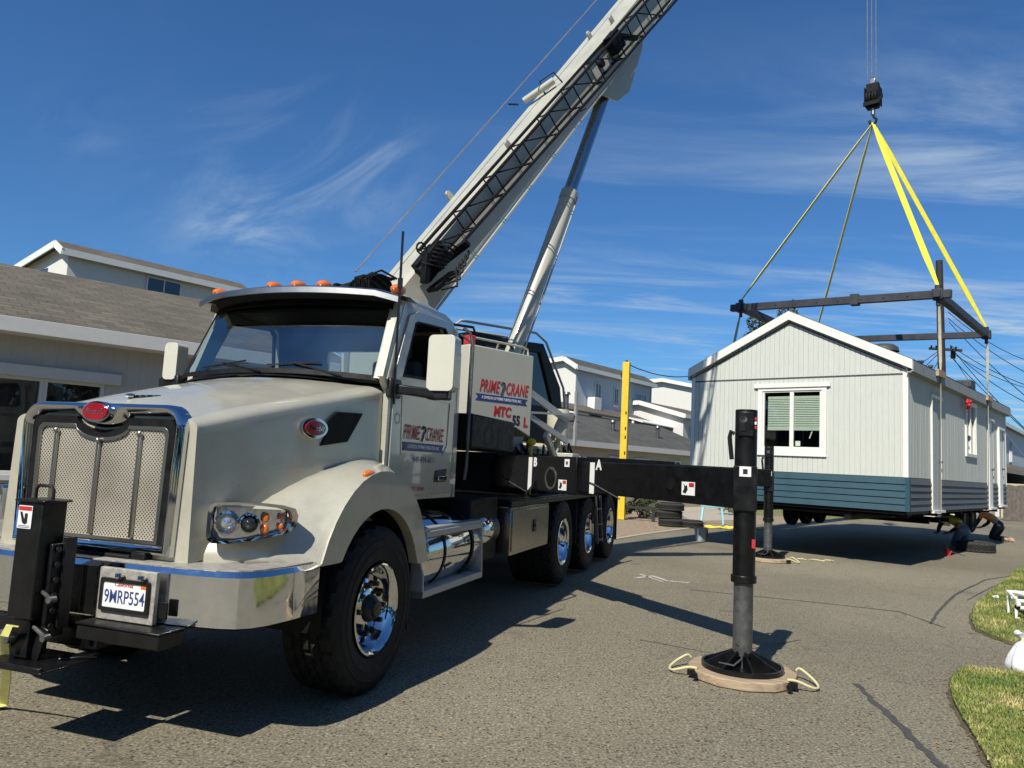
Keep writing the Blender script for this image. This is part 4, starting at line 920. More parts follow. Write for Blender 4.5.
text('model_digits', '55', 0.16, cp(1.283, -0.62, 2.115), AH, (0,0,1), 'ink', sb_, off=0.006, sx=0.85)
text('model_letter', 'L', 0.16, cp(1.283, -0.46, 2.105), AH, (0,0,1), 'red', sb_, off=0.008, sx=0.85)
mb = CM(); mb.tube([(1.2, -1.35, 2.95), (1.2, -1.35, 3.06), (1.2, -0.5, 3.06), (1.2, -0.40, 3.04), (1.2, -0.38, 2.95)], 0.014, 8); mb.tube([(1.2, -0.9, 3.06), (1.1, -0.85, 2.95)], 0.012, 8)
mb.build('turret_rail', 'boom_paint', T, smooth=True)
mb = CM(); mb.box(1.12, 1.24, -1.40, -1.30, 2.96, 3.08); mb.build('turret_lamp', 'red', T, bevel=0.015)
# operator cab on the far side
mb = CM(); o_ = [(0.25, 1.95), (2.05, 1.95), (2.30, 2.35), (2.20, 2.9), (1.75, 3.58), (0.25, 3.50)]
mb.plate(o_, [[(0.5, 2.55), (2.05, 2.55), (1.68, 3.42), (0.5, 3.38)]], (-0.62, 0, 0), (0,1,0), (0,0,1), 0.05)
mb.plate(o_, [[(0.5, 2.55), (2.05, 2.55), (1.68, 3.42), (0.5, 3.38)]], (-1.40, 0, 0), (0,1,0), (0,0,1), 0.05)
mb.box(-1.40, -0.67, 0.25, 1.75, 3.50, 3.56); mb.box(-1.40, -0.67, 0.25, 2.05, 1.95, 2.0); mb.box(-1.40, -0.67, 0.25, 0.30, 2.0, 3.5); mb.box(-1.3, -0.7, 0.5, 1.0, 2.0, 2.9)
mb.build('operator_cab', 'black', T, bevel=0.01)
mb = CM(); mb.add([(-0.66, 0.5, 2.55), (-0.66, 2.05, 2.55), (-0.66, 1.68, 3.42), (-0.66, 0.5, 3.38)], [(0,1,2,3)]); mb.add([(-0.68, 2.24, 2.55), (-1.38, 2.24, 2.55), (-1.38, 1.78, 3.5), (-0.68, 1.78, 3.5)], [(0,1,2,3)])
mb.build('operator_window', 'dark_glass', T, normals=False)
mb = CM()
for s in (-0.66, -1.36):
    mb.tube([(s, -0.1, 3.6), (s, 0.0, 3.68), (s, 1.6, 3.74), (s, 1.85, 3.62), (s, 2.32, 2.9), (s, 2.42, 2.3)], 0.020, 8)
mb.build('cab_guard_rail', 'boom_paint', T, smooth=True)
mb = CM(); mb.box(-1.3, -0.5, -1.6, 0.15, 2.2, 3.42); mb.box(0.45, 0.65, -1.4, -0.3, 2.0, 3.05); mb.box(-0.35, 0.35, -1.2, 0.2, 1.9, 2.7)
mb.build('machinery_housing', 'matt_black', T, bevel=0.02)
mb = CM(); mb.tube([(-0.6, -1.5, 3.45), (-0.6, -1.45, 3.52), (-0.6, 0.2, 3.60), (-0.6, 0.25, 3.5)], 0.02, 8); mb.build('housing_rail', 'hub_black', T, smooth=True)
# clutter to the right of the turret: braces, white tank, hoses
mb = CM(); mb.beam((0.6, 0.1, 2.65), (0.5, 1.2, 2.25), 0.04, 0.10); mb.beam((0.6, -0.1, 2.4), (0.5, 1.2, 1.95), 0.04, 0.08); mb.beam((0.55, 1.3, 1.9), (0.55, 1.3, 2.7), 0.04, 0.04); mb.beam((0.6, 0.1, 2.3), (0.55, 1.3, 2.35), 0.03, 0.03)
mb.build('turret_brace', 'dull_aluminium', T)
mb = MB(); mb.lathe([(0, 1.95), (0.15, 1.96), (0.165, 2.0), (0.165, 2.38), (0.15, 2.42), (0, 2.43)], (0.85, 6.1, 0), (0,0,1), 24); mb.cyl((0.85, 6.1, 1.2), (0.85, 6.1, 1.95), 0.05); mb.build('hydraulic_filter', 'boom_paint', T, smooth=True)
mb = MB(); mb.sphere((0.9, 4.62, 1.88), 0.06, 0.06, 0.05); mb.beam((0.9, 4.62, 1.2), (0.9, 4.62, 1.85), 0.03, 0.03); mb.build('yellow_valve', 'yellow_paint', T, smooth=True)
mb = MB()
for k in range(12):
    x = 0.55 + 0.045*k; mb.tube([(x, 4.5+.1*k, 1.22), (x+0.05, 4.7+.1*k, 1.6+0.05*(k % 3)), (x-0.1, 5.1+.12*k, 1.75+0.06*(k % 4)), (x, 5.6+.1*k, 1.5), (x, 5.9+.1*k, 1.22)], 0.018, 6)
mb.build('hydraulic_hoses', 'matt_black', T, smooth=True)
mb = MB(); mb.beam((1.0, 4.9, 2.0), (1.05, 5.6, 1.5), 0.06, 0.1); mb.box(0.75, 1.1, 5.35, 5.5, 1.22, 1.55); mb.box(0.85, 1.15, 5.85, 6.3, 1.62, 1.78); mb.box(0.9, 1.15, 6.45, 6.8, 1.62, 1.75); mb.box(0.95, 1.15, 5.6, 6.0, 1.22, 1.42)
mb.build('valve_cover', 'boom_paint', T, bevel=0.01)
mb = MB(); mb.box(0.5, 1.15, 6.0, 6.8, 1.22, 1.52); mb.build('valve_bank', 'matt_black', T, bevel=0.01)

# ---- boom
EL = R(53.3); ce, se = math.cos(EL), math.sin(EL)
MBm = MC @ Matrix(((1,0,0,0), (0,ce,-se,-1.57), (0,se,ce,4.02), (0,0,0,1)))
def BM(): return MB(MBm)
mb = BM()
def sect(w, top, bot, y): c_ = 0.05; return [(-w, y, top-c_), (-w+c_, y, top), (w-c_, y, top), (w, y, top-c_), (w, y, bot+c_*1.5), (w-c_*1.5, y, bot), (-w+c_*1.5, y, bot), (-w, y, bot+c_*1.5)]
mb.loft([sect(0.315, 0, -0.60, -0.55), sect(0.315, 0, -0.60, 9.2)], True, True); mb.loft([sect(0.33, 0.012, -0.615, 9.0), sect(0.33, 0.012, -0.615, 9.2)], True, True)
boom = mb.build('boom_base_section', 'boom_paint', T, smooth=True, sharp=30)
mb = BM(); mb.box(0.31, 0.34, -0.5, 9.0, -0.60, -0.575); mb.box(-0.34, -0.31, -0.5, 9.0, -0.60, -0.575); mb.build('boom_flange', 'boom_paint', boom)
for k, (y0, y1, w) in enumerate(((9.1, 15.4, 0.31), (15.3, 21.0, 0.27), (20.9, 26.0, 0.23))):
    mb = BM(); mb.loft([sect(w, -0.04-0.04*k, -0.56+0.04*k, y0), sect(w, -0.04-0.04*k, -0.56+0.04*k, y1)], True, True); mb.build('boom_section', 'boom_paint', T, smooth=True, sharp=30)
mb = BM(); mb.box(-0.25, 0.25, 25.6, 26.4, -0.75, -0.1)
mb.build('boom_head', 'matt_black', T, bevel=0.02)
for y, x in ((1.6, -0.28), (2.6, 0.25), (6.0, -0.1), (6.25, 0.25), (8.3, -0.2)):
    mb = BM(); mb.box(x-0.015, x+0.015, y-0.05, y+0.05, 0, 0.07); mb.cyl((x-0.018, y, 0.08), (x+0.018, y, 0.08), 0.045, n=14); mb.build('lifting_eye', 'boom_paint', boom, bevel=0.004)
mb = BM(); mb.cyl((-0.32, 4.0, 0.10), (0.12, 4.35, 0.10), 0.055, n=16)
mb.build('boom_tube', 'boom_paint', boom, bevel=0.004)
mb = BM(); mb.tube([(-0.36, 3.9, 0.12), (-0.44, 3.8, 0.22)], 0.015, 6); mb.tube([(-0.05, 4.2, 0.0), (-0.05, 4.25, 0.2), (0.15, 4.4, 0.2), (0.2, 4.4, 0.0)], 0.014, 6)
mb.tube([(0.36, 4.15, -0.43), (0.42, 4.2, -0.46), (0.42, 4.3, -0.49)], 0.012, 6)
mb.build('boom_hooks', 'hub_black', boom, smooth=True)
mb = BM(); mb.plate(arc(5.25, -0.24, 0.10, 0, 360, 24, 0.10)[:-1], [arc(5.25, -0.24, 0.055, 0, 360, 24)[:-1]], (0.318, 0, 0), (0,1,0), (0,0,1), 0.004)
mb.box(0.31, 0.345, 5.0, 5.9, -0.38, -0.06); mb.build('jib_mount', 'boom_paint', boom)
mb = BM(); mb.cyl((0.35, 5.25, -0.24), (0.415, 5.25, -0.24), 0.06, n=20); mb.box(0.40, 0.55, 5.55, 5.85, -0.30, 0.0); mb.beam((0.47, 5.75, -0.05), (0.60, 6.1, -0.35), 0.1, 0.08); mb.build('jib_sheave', 'matt_black', boom, smooth=True)
# lattice jib stowed along the near side
def zu(y): return 0.12 - 0.030*y
def zl(y): return -0.15 - 0.047*y
mb = BM(); ys = [0.15 + 0.78*i for i in range(13)]
for x in (0.36, 0.60):
    mb.tube([(x, ys[0], zu(ys[0])), (x, ys[-1], zu(ys[-1]))], 0.024, 8); mb.tube([(x, ys[0], zl(ys[0])), (x, ys[-1], zl(ys[-1]))], 0.024, 8)
    for i, y in enumerate(ys):
        mb.tube([(x, y, zl(y)), (x, y+0.02, zu(y))], 0.011, 6)
        if i and x > .5: mb.tube([(x, ys[i-1]+0.04, zu(ys[i-1])), (x, y-0.04, zl(y))], 0.011, 6)
for i, y in enumerate(ys):
    mb.tube([(0.36, y, zl(y)), (0.60, y, zl(y))], 0.010, 6); mb.tube([(0.36, y, zu(y)), (0.60, y, zu(y))], 0.010, 6)
mb.build('lattice_jib', 'matt_black', T, smooth=True)
mb = BM(); mb.box(0.38, 0.50, -0.12, 0.30, -0.22, 0.08); mb.box(0.56, 0.68, -0.02, 0.26, -0.16, 0.12); mb.cyl((0.42, -0.1, 0.0), (0.62, -0.1, -0.1), 0.06, n=16)
mb.tube([(0.6, 0.02+.07*math.cos(k*.6), 0.20+.07*math.sin(k*.6)) for k in range(12)], 0.014, 6)
mb.beam((0.6, -0.25, -0.25), (0.6, 0.2, -0.35), 0.2, 0.06); mb.beam((0.65, -0.3, -0.1), (0.65, 0.0, 0.12), 0.1, 0.08); mb.beam((0.45, 0.3, -0.2), (0.8, 0.5, -0.15), 0.08, 0.1)
for k in range(7): mb.tube([(0.66, -0.15+.07*k, 0.1), (0.74, -0.1+.07*k, 0.0), (0.72, 0.02+.06*k, -0.15)], 0.014, 6)
for k in range(5): mb.tube([(0.7, -0.2+.1*k, -0.3), (0.8, -0.05+.1*k, -0.4+.03*k), (0.75, 0.15+.08*k, -0.25)], 0.016, 6)
mb.build('jib_base', 'matt_black', T, bevel=0.01)
# hoist winch and reel on the boom foot
mb = CM(); mb.cyl((-0.12, -2.10, 3.62), (0.34, -2.10, 3.62), 0.125, n=28); mb.cyl((-0.14, -2.10, 3.62), (-0.11, -2.10, 3.62), 0.17, n=28); mb.cyl((0.33, -2.10, 3.62), (0.37, -2.10, 3.62), 0.165, n=28)
for k in range(8): mb.lathe([(0.126, -0.02), (0.140, 0), (0.126, 0.02)], (-0.08+k*0.055, -2.10, 3.62), (1,0,0), 24)
mb.box(-0.10, 0.12, -2.2, -1.95, 3.60, 3.80); mb.beam((-0.34, -2.3, 3.66), (-0.1, -2.1, 3.76), 0.06, 0.05); mb.box(-0.36, -0.28, -2.34, -2.22, 3.58, 3.72)
for k in range(9): mb.tube([(0.0+.05*k, -2.28, 3.55), (0.03+.05*k, -2.32, 3.68+.02*(k % 3)), (0.1+.05*k, -2.2, 3.79-.015*(k % 4)), (0.14+.05*k, -2.0, 3.72)], 0.014, 6)
mb.build('winch', 'matt_black', T, smooth=True, sharp=30)
mb = CM(); mb.box(-0.50, -0.15, -2.5, -2.1, 3.44, 3.60); mb.build('winch_bracket', 'boom_paint', T, bevel=0.01)
# lift cylinder
def cyl_pts():
    a = V((0.06, 0.10, 2.40)); b_ = V((0.06, 2.28, 7.95)); return a, b_
a, b_ = cyl_pts(); dcy = (b_-a).normalized(); mid = a + dcy*3.75
mb = CM(); mb.cyl(a, mid, 0.125, n=32); mb.cyl(mid - dcy*0.12, mid + dcy*0.04, 0.138, n=32); lc = mb.build('lift_cylinder', 'boom_paint', T, smooth=True)
mb = CM(); mb.cyl(mid, b_, 0.105, n=32); mb.build('cylinder_rod', 'rod_metal', lc, smooth=True)
mb = CM(); pr = dcy.cross(V((1,0,0)))
for x in (0.10,): mb.tube([a + V((x, 0, 0)) + pr*0.11 + dcy*0.6, mid + V((x, 0, 0)) + pr*0.11], 0.016, 8)
mb.build('cylinder_pipe', 'boom_paint', lc, smooth=True)
mb = CM(); q = a + dcy*0.9; mb.tube([q+V((0.1, -0.1, 0)), q+V((0.15, -0.35, 0.1)), q+V((0.2, -0.5, -0.05)), q+V((0.2, -0.5, -0.25)), q+V((0.2, -0.35, -0.45))], 0.016, 8); mb.build('cylinder_hose', 'hub_black', lc, smooth=True)
mb = BM()
for s in (-1, 1): mb.plate([(5.0, -0.58), (6.9, -0.58), (6.7, -0.72), (5.75, -1.02), (5.35, -0.95)], [], (s*0.22 + 0.02, 0, 0), (0,1,0), (0,0,1), 0.04)
mb.box(-0.2, 0.2, 5.5, 5.9, -0.85, -0.6); mb.build('cylinder_bracket', 'boom_paint', boom, bevel=0.006)

# ---- hook block position and hoist ropes
APEX = at(873, 121, 18.9); HOOKT = at(872, 80, 18.9)
TI = truck.matrix_basis.inverted() if False else (Matrix.Translation(TO) @ Matrix.Rotation(-R(YAW), 4, 'Z')).inverted()
tip = MBm @ V((0, 26.2, -0.9))
mb = MB()
hl_ = TI @ HOOKT
for dx, dy in ((-0.11, 0.0), (0.0, 0.03), (0.10, 0.0)):
    mb.tube([hl_ + V((dx, dy, 0.0)), V((hl_.x + dx, hl_.y + dy + 0.2, tip.z))], 0.011, 6)
mb.build('hoist_rope', 'steel_rope', T, smooth=True)
mb = MB(); mb.tube([cp(0, -2.25, 3.84), MBm @ V((0, 26.0, 0.25))], 0.010, 6); mb.build('winch_rope', 'steel_rope', T, smooth=True)
# ================================================================ PADS, RIGGING
def pad(J, label, n=8, rot=0.0):
    o = thing('outrigger_pad', label, 'outrigger pad', TO + Matrix.Rotation(-R(YAW), 3, 'Z') @ J, YAW, 'round wooden pads under the jack feet')
    r = 0.42; pts = [(r*math.cos(2*PI*i/12+rot), r*math.sin(2*PI*i/12+rot)) for i in range(12)]
    mb = MB(); mb.plate(pts, [], (0,0,0.072), (1,0,0), (0,1,0), 0.068); mb.build('pad_board', 'pad_wood', o, bevel=0.008)
    for s in (-1, 1):
        mb = MB(); c = V((s*0.40, -0.05, 0.05))
        pts = [V((s*0.41, 0.16, 0.07)), V((s*0.44, 0.14, 0.09)), V((s*0.52, 0.06, 0.05)), V((s*0.56, -0.05, 0.02)), V((s*0.52, -0.16, 0.03)), V((s*0.40, -0.20, 0.075)), V((s*0.33, -0.22, 0.08))]
        mb.tube(smooth_pts(pts), 0.010, 8); mb.build('rope_handle', 'rope', o, smooth=True)
        mb = MB(); mb.cyl((s*0.34, -0.285, 0.045), (s*0.345, -0.325, 0.045), 0.02); mb.box(s*0.37-0.035, s*0.37+0.035, -0.245, -0.20, 0.028, 0.062); mb.build('handle_slot', 'matt_black', o)
    return o
pad(J1, 'pale wooden outrigger pad with yellow rope loops under the nearest black jack foot', rot=0.1)
pad(J2, 'wooden outrigger pad with rope loops under the jack beside the raised house', rot=0.3)
pad(J3, 'wooden outrigger pad under the jack on the hidden side of the truck', rot=0.2)

HO = V((7.4269, 14.0, 0)); HYAW = 42.0
HR = Matrix.Rotation(-R(HYAW), 3, 'Z')
def hw(u, v, z): return HO + HR @ V((u, v, z))
hook = thing('hook_block', 'black crane hook block hanging on three steel ropes above the yellow slings', 'hook block', (APEX.x, APEX.y, APEX.z), HYAW)
H0 = HOOKT.z - APEX.z
mb = MB()
for x in (-0.11, -0.04, 0.04, 0.11): mb.cyl((x-0.03, 0, H0*0.55), (x+0.03, 0, H0*0.55), 0.21, n=28)
mb.box(-0.15, 0.15, -0.09, 0.09, H0*0.30, H0*0.9); mb.box(-0.18, -0.155, -0.17, 0.17, H0*.35, H0*.8); mb.box(0.155, 0.18, -0.17, 0.17, H0*.35, H0*.8)
for k in range(4): mb.box(-0.20, 0.20, -0.17+.1*k, -0.12+.1*k, H0*(.34+.08*k), H0*(.44+.08*k))
mb.build('sheave_block', 'matt_black', hook, bevel=0.012)
mb = MB(); mb.cyl((0,0,H0*0.14), (0,0,H0*0.33), 0.055, n=16); mb.box(-0.06, 0.06, -0.05, 0.05, H0*.9, H0*1.02); mb.build('swivel', 'aluminium', hook, bevel=0.01)
mb = MB(); mb.tube([(0,0,H0*0.16), (0.03,0,H0*0.08), (0.09,0,0.02), (0.06,0,-0.07), (-0.02,0,-0.09), (-0.08,0,-0.04), (-0.085,0,0.03)], 0.032, 10); mb.build('hook', 'matt_black', hook, smooth=True)

# spreader frame
SA, SB, SC, SD = (-4.22, 1.9, 5.70), (0.12, 1.9, 5.54), (0.14, 6.9, 5.50), (-4.2, 6.9, 5.66)
fr = thing('spreader_frame', 'dark steel rectangular spreader frame hanging level above the house roof', 'lifting frame', tuple(hw(-2.1, 4.5, 5.6)), HYAW)
def fl_(p): return V(p) - V((-2.1, 4.5, 5.6))
for a, b_, e in ((SA, SB, 0.25), (SD, SC, 0.1), (SB, SC, 0.15), (SA, SD, 0.15)):
    A, B = fl_(a), fl_(b_); d = (B-A).normalized(); mb = MB(); mb.beam(A - d*e, B + d*e, 0.14, 0.165)
    if e == .25:
        mb.beam(A + (B-A)*0.60, A + (B-A)*0.64, 0.20, 0.24); mb.beam(A + (B-A)*0.30, A + (B-A)*0.305, 0.17, 0.21)
        for k in range(8): mb.cyl(A + (B-A)*(0.1+0.11*k) + V((0, -0.078, 0)), A + (B-A)*(0.1+0.11*k) + V((0, -0.085, 0)), 0.02, n=8)
    mb.build('frame_beam', 'frame_steel', fr, bevel=0.008)
for p in (SA, SB, SC, SD):
    q = fl_(p); mb = MB(); mb.box(q.x-0.10, q.x+0.10, q.y-0.10, q.y+0.10, q.z-0.11, q.z+0.11); mb.cyl(q + V((0,0,0.1)), q + V((0,0,0.2)), 0.06, n=12); mb.cyl(q - V((0,0,0.1)), q - V((0,0,0.24)), 0.04, n=12)
    mb.build('corner_bracket', 'frame_steel', fr, bevel=0.01)
# slings
def strip(a, b_, w, side, th=0.012, sag=0.0, n=10, tw=0.0):
    a, b_ = V(a), V(b_); mb = MB(); d = (b_-a).normalized(); sd = V(side); sd = (sd - d*sd.dot(d)).normalized(); nn = d.cross(sd); rr = []
    for i in range(n+1):
        t = i/n; p = a.lerp(b_, t) + V((0, 0, -sag*math.sin(PI*t))); q = tw*t; s2 = sd*math.cos(q) + nn*math.sin(q); n2 = d.cross(s2)
        ww = w*(0.45 + 0.55*min(1, min(t, 1-t)*7))
        rr.append([p - s2*ww/2 - n2*th/2, p + s2*ww/2 - n2*th/2, p + s2*ww/2 + n2*th/2, p - s2*ww/2 + n2*th/2])
    return mb.loft(rr, True, True)
camright = V((1, 0, 0))
for p, lab, w, sd, mt_ in ((SB, 'wide bright yellow sling from the hook to the frame corner nearest the camera', 0.17, (1, 0.2, 0), 'sling_yellow'),
                           (SC, 'bright yellow sling from the hook to the frame corner farthest right', 0.16, (1, 0.3, 0), 'sling_yellow'),
                           (SA, 'thin pale yellow sling seen edge on, running down to the left end of the frame', 0.11, (0.6, 0.8, 0), 'sling_pale'),
                           (SD, 'olive yellow sling dropping behind the peak of the house roof', 0.15, (0.7, 0.8, 0.1), 'sling_pale')):
    e = hw(*p) + V((0, 0, 0.18)); ap = APEX + V((0, 0, -0.05))
    mb = strip(ap, e, w, sd, n=14); mb.v = [x - ap for x in mb.v]
    o = mb.build('lifting_sling', mt_); o.location = ap; tag(o, lab, 'sling', 'slings between hook and spreader frame')
# vertical straps from the frame down to the house
for p, lab, twist in ((SB, 'pale strap hanging from the near frame corner down the side wall past the first door', 0.6), (SC, 'pale twisted strap hanging from the right frame corner beside the second window', 2.0),
               (SA, 'short strap hanging from the left end of the frame beside the gable', 0.8), (SD, 'strap hanging from the hidden rear left corner of the frame', 0.5)):
    top = hw(p[0] + (0.02 if p[0] > 0 else -0.02), p[1], p[2]-0.2); u_ = 0.155 if p[0] > 0 else -4.56
    a = hw(u_ if p[0] > 0 else u_, p[1], 3.95); b_ = hw(u_ - (0.02 if p[0] > 0 else -.02), p[1], 1.02)
    mb = strip(top, a, 0.06, (1, 0.2, 0), 0.01, n=8, tw=twist); m2 = strip(a, b_, 0.055, (0.3, 1, 0), 0.01, n=8)
    o_ = len(mb.v); mb.v += m2.v; mb.f += [tuple(i+o_ for i in f) for f in m2.f]; mb.mi += m2.mi
    c0 = hw(u_ - (1.2 if p[0] > 0 else -1.2), p[1], 0.98); m3 = strip(b_, c0, 0.075, tuple(HR @ V((0,1,0))), 0.01, n=3); o_ = len(mb.v); mb.v += m3.v; mb.f += [tuple(i+o_ for i in f) for f in m3.f]; mb.mi += m3.mi
    mb.v = [x - top for x in mb.v]; o = mb.build('hanging_strap', 'strap_pale'); o.location = top; tag(o, lab, 'strap', 'straps from the frame down to the house')
for v_, lab in ((1.9, 'pale wood block between roof edge and the nearer strap'), (7.05, 'pale wood block between roof edge and the farther strap')):
    o = thing('corner_block', lab, 'wood block', tuple(hw(0.165, v_, 3.86)), HYAW, 'wood blocks at the roof edge'); mb = MB(); mb.box(-0.03, 0.03, -0.32, 0.32, -0.07, 0.07); mb.build('block', 'pad_wood', o, bevel=0.006)

# ================================================================ THE RAISED HOUSE
house = thing('mobile_home', 'pale grey mobile home with teal lower boards, lifted off the ground by the crane', 'mobile home', (HO.x, HO.y, 1.07), HYAW)
W, LN, EV, PK = 4.45, 10.3, 2.84, 3.93        # width, length, eave and peak above the floor line
def HB(): return MB()
BT = 0.63
# gable wall with window hole
gw = [(-W, BT), (0, BT), (0, EV), (-W/2, PK), (-W, EV)]
win = [(-2.80, 1.10), (-1.57, 1.10), (-1.57, 2.31), (-2.80, 2.31)]
mb = HB(); mb.plate(gw, [win], (0,0,0), (1,0,0), (0,0,1), 0.08); g1 = mb.build('gable_wall', 'siding_gable', house)
mb = HB(); mb.plate([(-W, 0), (0, 0), (0, EV), (-W/2, PK), (-W, EV)], [], (0, LN, 0), (1,0,0), (0,0,1), 0.08); mb.build('rear_wall', 'siding_gable', house)
mb = HB(); mb.box(-W-0.0, 0.0, -0.010, 0.004, 2.56, 2.582); mb.build('wall_joint', 'dark_trim', house)
wins = [[(5.0, 1.30), (6.0, 1.30), (6.0, 2.45), (5.0, 2.45)]]
doors = [[(1.72, 0.10), (2.55, 0.10), (2.55, 2.38), (1.72, 2.38)], [(7.55, 0.10), (8.3, 0.10), (8.3, 2.35), (7.55, 2.35)], [(9.0, 0.15), (9.8, 0.15), (9.8, 2.2), (9.0, 2.2)]]
mb = HB(); mb.plate([(0.08, BT), (1.72, BT), (1.72, 2.38), (2.55, 2.38), (2.55, BT), (7.55, BT), (7.55, 2.35), (8.3, 2.35), (8.3, BT), (9.0, BT), (9.0, 2.2), (9.8, 2.2), (9.8, BT), (LN-0.08, BT), (LN-0.08, EV), (0.08, EV)], wins, (0,0,0), (0,1,0), (0,0,1), 0.08)
mb.build('side_wall', 'siding_long', house)
mb = HB(); mb.box(-W, -W+0.08, 0.08, LN-0.08, 0, EV); mb.build('hidden_side_wall', 'siding_long', house)
random.seed(5)
def free(z0, z1, cuts):
    segs = [(z0, z1)]
    for a_, b_ in cuts:
        n_ = []
        for s0, s1 in segs:
            if b_ <= s0 or a_ >= s1: n_.append((s0, s1)); continue
            if a_ > s0: n_.append((s0, a_))
            if b_ < s1: n_.append((b_, s1))
        segs = n_
    return [s_ for s_ in segs if s_[1]-s_[0] > 0.02]
mb = HB(); v_ = 0.075
ops = [(w_[0][0]-0.02, w_[1][0]+0.02, w_[0][1]-.02, w_[2][1]+.02) for w_ in wins] + [(d_[0][0]-0.03, d_[1][0]+0.03, 0, d_[2][1]+0.02) for d_ in doors]
while v_ < LN-0.12:
    w_ = 0.089; cuts = [(o_[2], o_[3]) for o_ in ops if v_+w_ > o_[0] and v_ < o_[1]]
    for z0, z1 in free(BT+0.004, EV-0.03, cuts): mb.box(0.0012, 0.0125+random.uniform(-.0008, .0008), v_, v_+w_, z0, z1)
    v_ += 0.1016
mb.build('side_siding_boards', 'siding_long', house)
mb = HB(); u_ = -W+0.075
while u_ < -0.09:
    w_ = 0.0915; um = u_+w_/2; top = PK - abs(um+W/2)*((PK-EV)/(W/2)) - 0.08
    cuts = [(2.552, 2.59)] + ([(1.0, 2.36)] if u_+w_ > -2.88 and u_ < -1.49 else [])
    for z0, z1 in free(BT+0.004, top, cuts): mb.box(u_, u_+w_, -0.0125+random.uniform(-.0008, .0008), -0.0012, z0, z1)
    u_ += 0.1016
mb.build('gable_siding_boards', 'siding_gable', house)
# lower lap boards
def laps(mb, x0, x1, face_, n=5):
    h = BT/n
    for k in range(n):
        z0, z1 = k*h, (k+1)*h - 0.006; o0, o1 = 0.030, 0.010
        if face_ == 'g': mb.add([(x0, -o0, z0), (x1, -o0, z0), (x1, -o1, z1), (x0, -o1, z1), (x0, 0.02, z0), (x1, 0.02, z0), (x1, 0.02, z1), (x0, 0.02, z1)], [(0,1,2,3), (3,2,6,7), (0,4,5,1), (0,3,7,4), (1,5,6,2)])
        else: mb.add([(o0, x0, z0), (o0, x1, z0), (o1, x1, z1), (o1, x0, z1), (-0.02, x0, z0), (-0.02, x1, z0), (-0.02, x1, z1), (-0.02, x0, z1)], [(0,1,2,3), (3,2,6,7), (0,4,5,1), (0,3,7,4), (1,5,6,2)])
mb = HB(); laps(mb, -W, 0.0, 'g'); mb.build('gable_lower_boards', 'teal_board', house)
mb = HB()
for a, b_ in ((0.02, 1.70), (2.57, 7.53), (8.32, 8.98), (9.82, LN)): mb = HB(); laps(mb, a, b_, 's'); mb.build('side_lower_boards', 'grey_board', house)
mb = HB(); mb.box(-0.03, 0.045, -0.045, 0.03, 0, BT); mb.build('lower_corner_board', 'teal_board', house)
for q_ in ((-0.07, 0.022, -0.022, 0.07, BT, EV), (-W-0.02, -W+0.07, -0.022, 0.07, 0, EV), (-0.05, 0.02, LN-0.07, LN+0.02, 0, EV)): mb = HB(); mb.box(*q_); mb.build('corner_trim', 'trim', house, bevel=0.003)
# roof
OH = 0.10
mb = HB(); sl = (PK-EV)/(W/2)
def rp(u): return PK - abs(u + W/2)*sl
xs = [-W-0.06, -W/2, 0.12]
for (a, b_) in ((xs[0], xs[1]), (xs[1], xs[2])):
    za, zb = rp(a), rp(b_)
    mb.add([(a, -OH, za+0.02), (b_, -OH, zb+0.02), (b_, LN+OH, zb+0.02), (a, LN+OH, za+0.02), (a, -OH, za+0.06), (b_, -OH, zb+0.06), (b_, LN+OH, zb+0.06), (a, LN+OH, za+0.06)],
           [(0,3,2,1), (4,5,6,7), (0,1,5,4), (2,3,7,6), (1,2,6,5), (3,0,4,7)])
roof_ = mb.build('roof', 'shingle_grey', house)
mb = HB()
for (a, b_) in ((xs[0], xs[1]), (xs[1], xs[2])):
    za, zb = rp(a), rp(b_)
    mb.add([(a, -OH-0.02, za-0.135), (b_, -OH-0.02, zb-0.135), (b_, -OH-0.02, zb+0.045), (a, -OH-0.02, za+0.045), (a, -OH+0.02, za-0.135), (b_, -OH+0.02, zb-0.135), (b_, -OH+0.02, zb+0.045), (a, -OH+0.02, za+0.045)],
           [(0,1,2,3), (7,6,5,4), (0,4,5,1), (2,6,7,3), (1,5,6,2), (3,7,4,0)])
mb.build('rake_board', 'trim', roof_)
mb = HB()
for (a, b_) in ((-W+0.02, -W/2), (-W/2, -0.02)):
    mb.beam((a, -0.012, rp(a)-0.185), (b_, -0.012, rp(b_)-0.185), 0.03, 0.022, up=(0, 0, 1))
mb.build('gable_dark_line', 'dark_trim', roof_)
mb = HB(); mb.box(0.095, 0.135, -OH, LN+OH, rp(0.13)-0.17, rp(0.13)+0.03); mb.box(-W-0.075, -W-0.035, -OH, LN+OH, rp(0.13)-0.17, rp(0.13)+0.03); mb.box(0.02, 0.10, -OH, LN+OH, rp(0.13)-0.19, rp(0.13)-0.165); mb.build('eave_board', 'eave_shade_grey', roof_)
mb = HB()
for k in range(9): mb.box(0.136, 0.140, 0.6+1.05*k, 0.62+1.05*k, rp(.13)-0.1, rp(.13)-0.02)
mb.build('eave_clips', 'dark_trim', roof_)
for u_, v_, r_, h_ in ((-0.55, 3.3, 0.05, 0.14), (-0.7, 4.9, 0.04, 0.18)):
    mb = HB(); mb.cyl((u_, v_, rp(u_)), (u_, v_, rp(u_)+h_), r_, n=14); mb.cyl((u_, v_, rp(u_)+h_), (u_, v_, rp(u_)+h_+0.05), r_*1.5, n=14); mb.build('roof_vent_pipe', 'dark_trim', roof_)
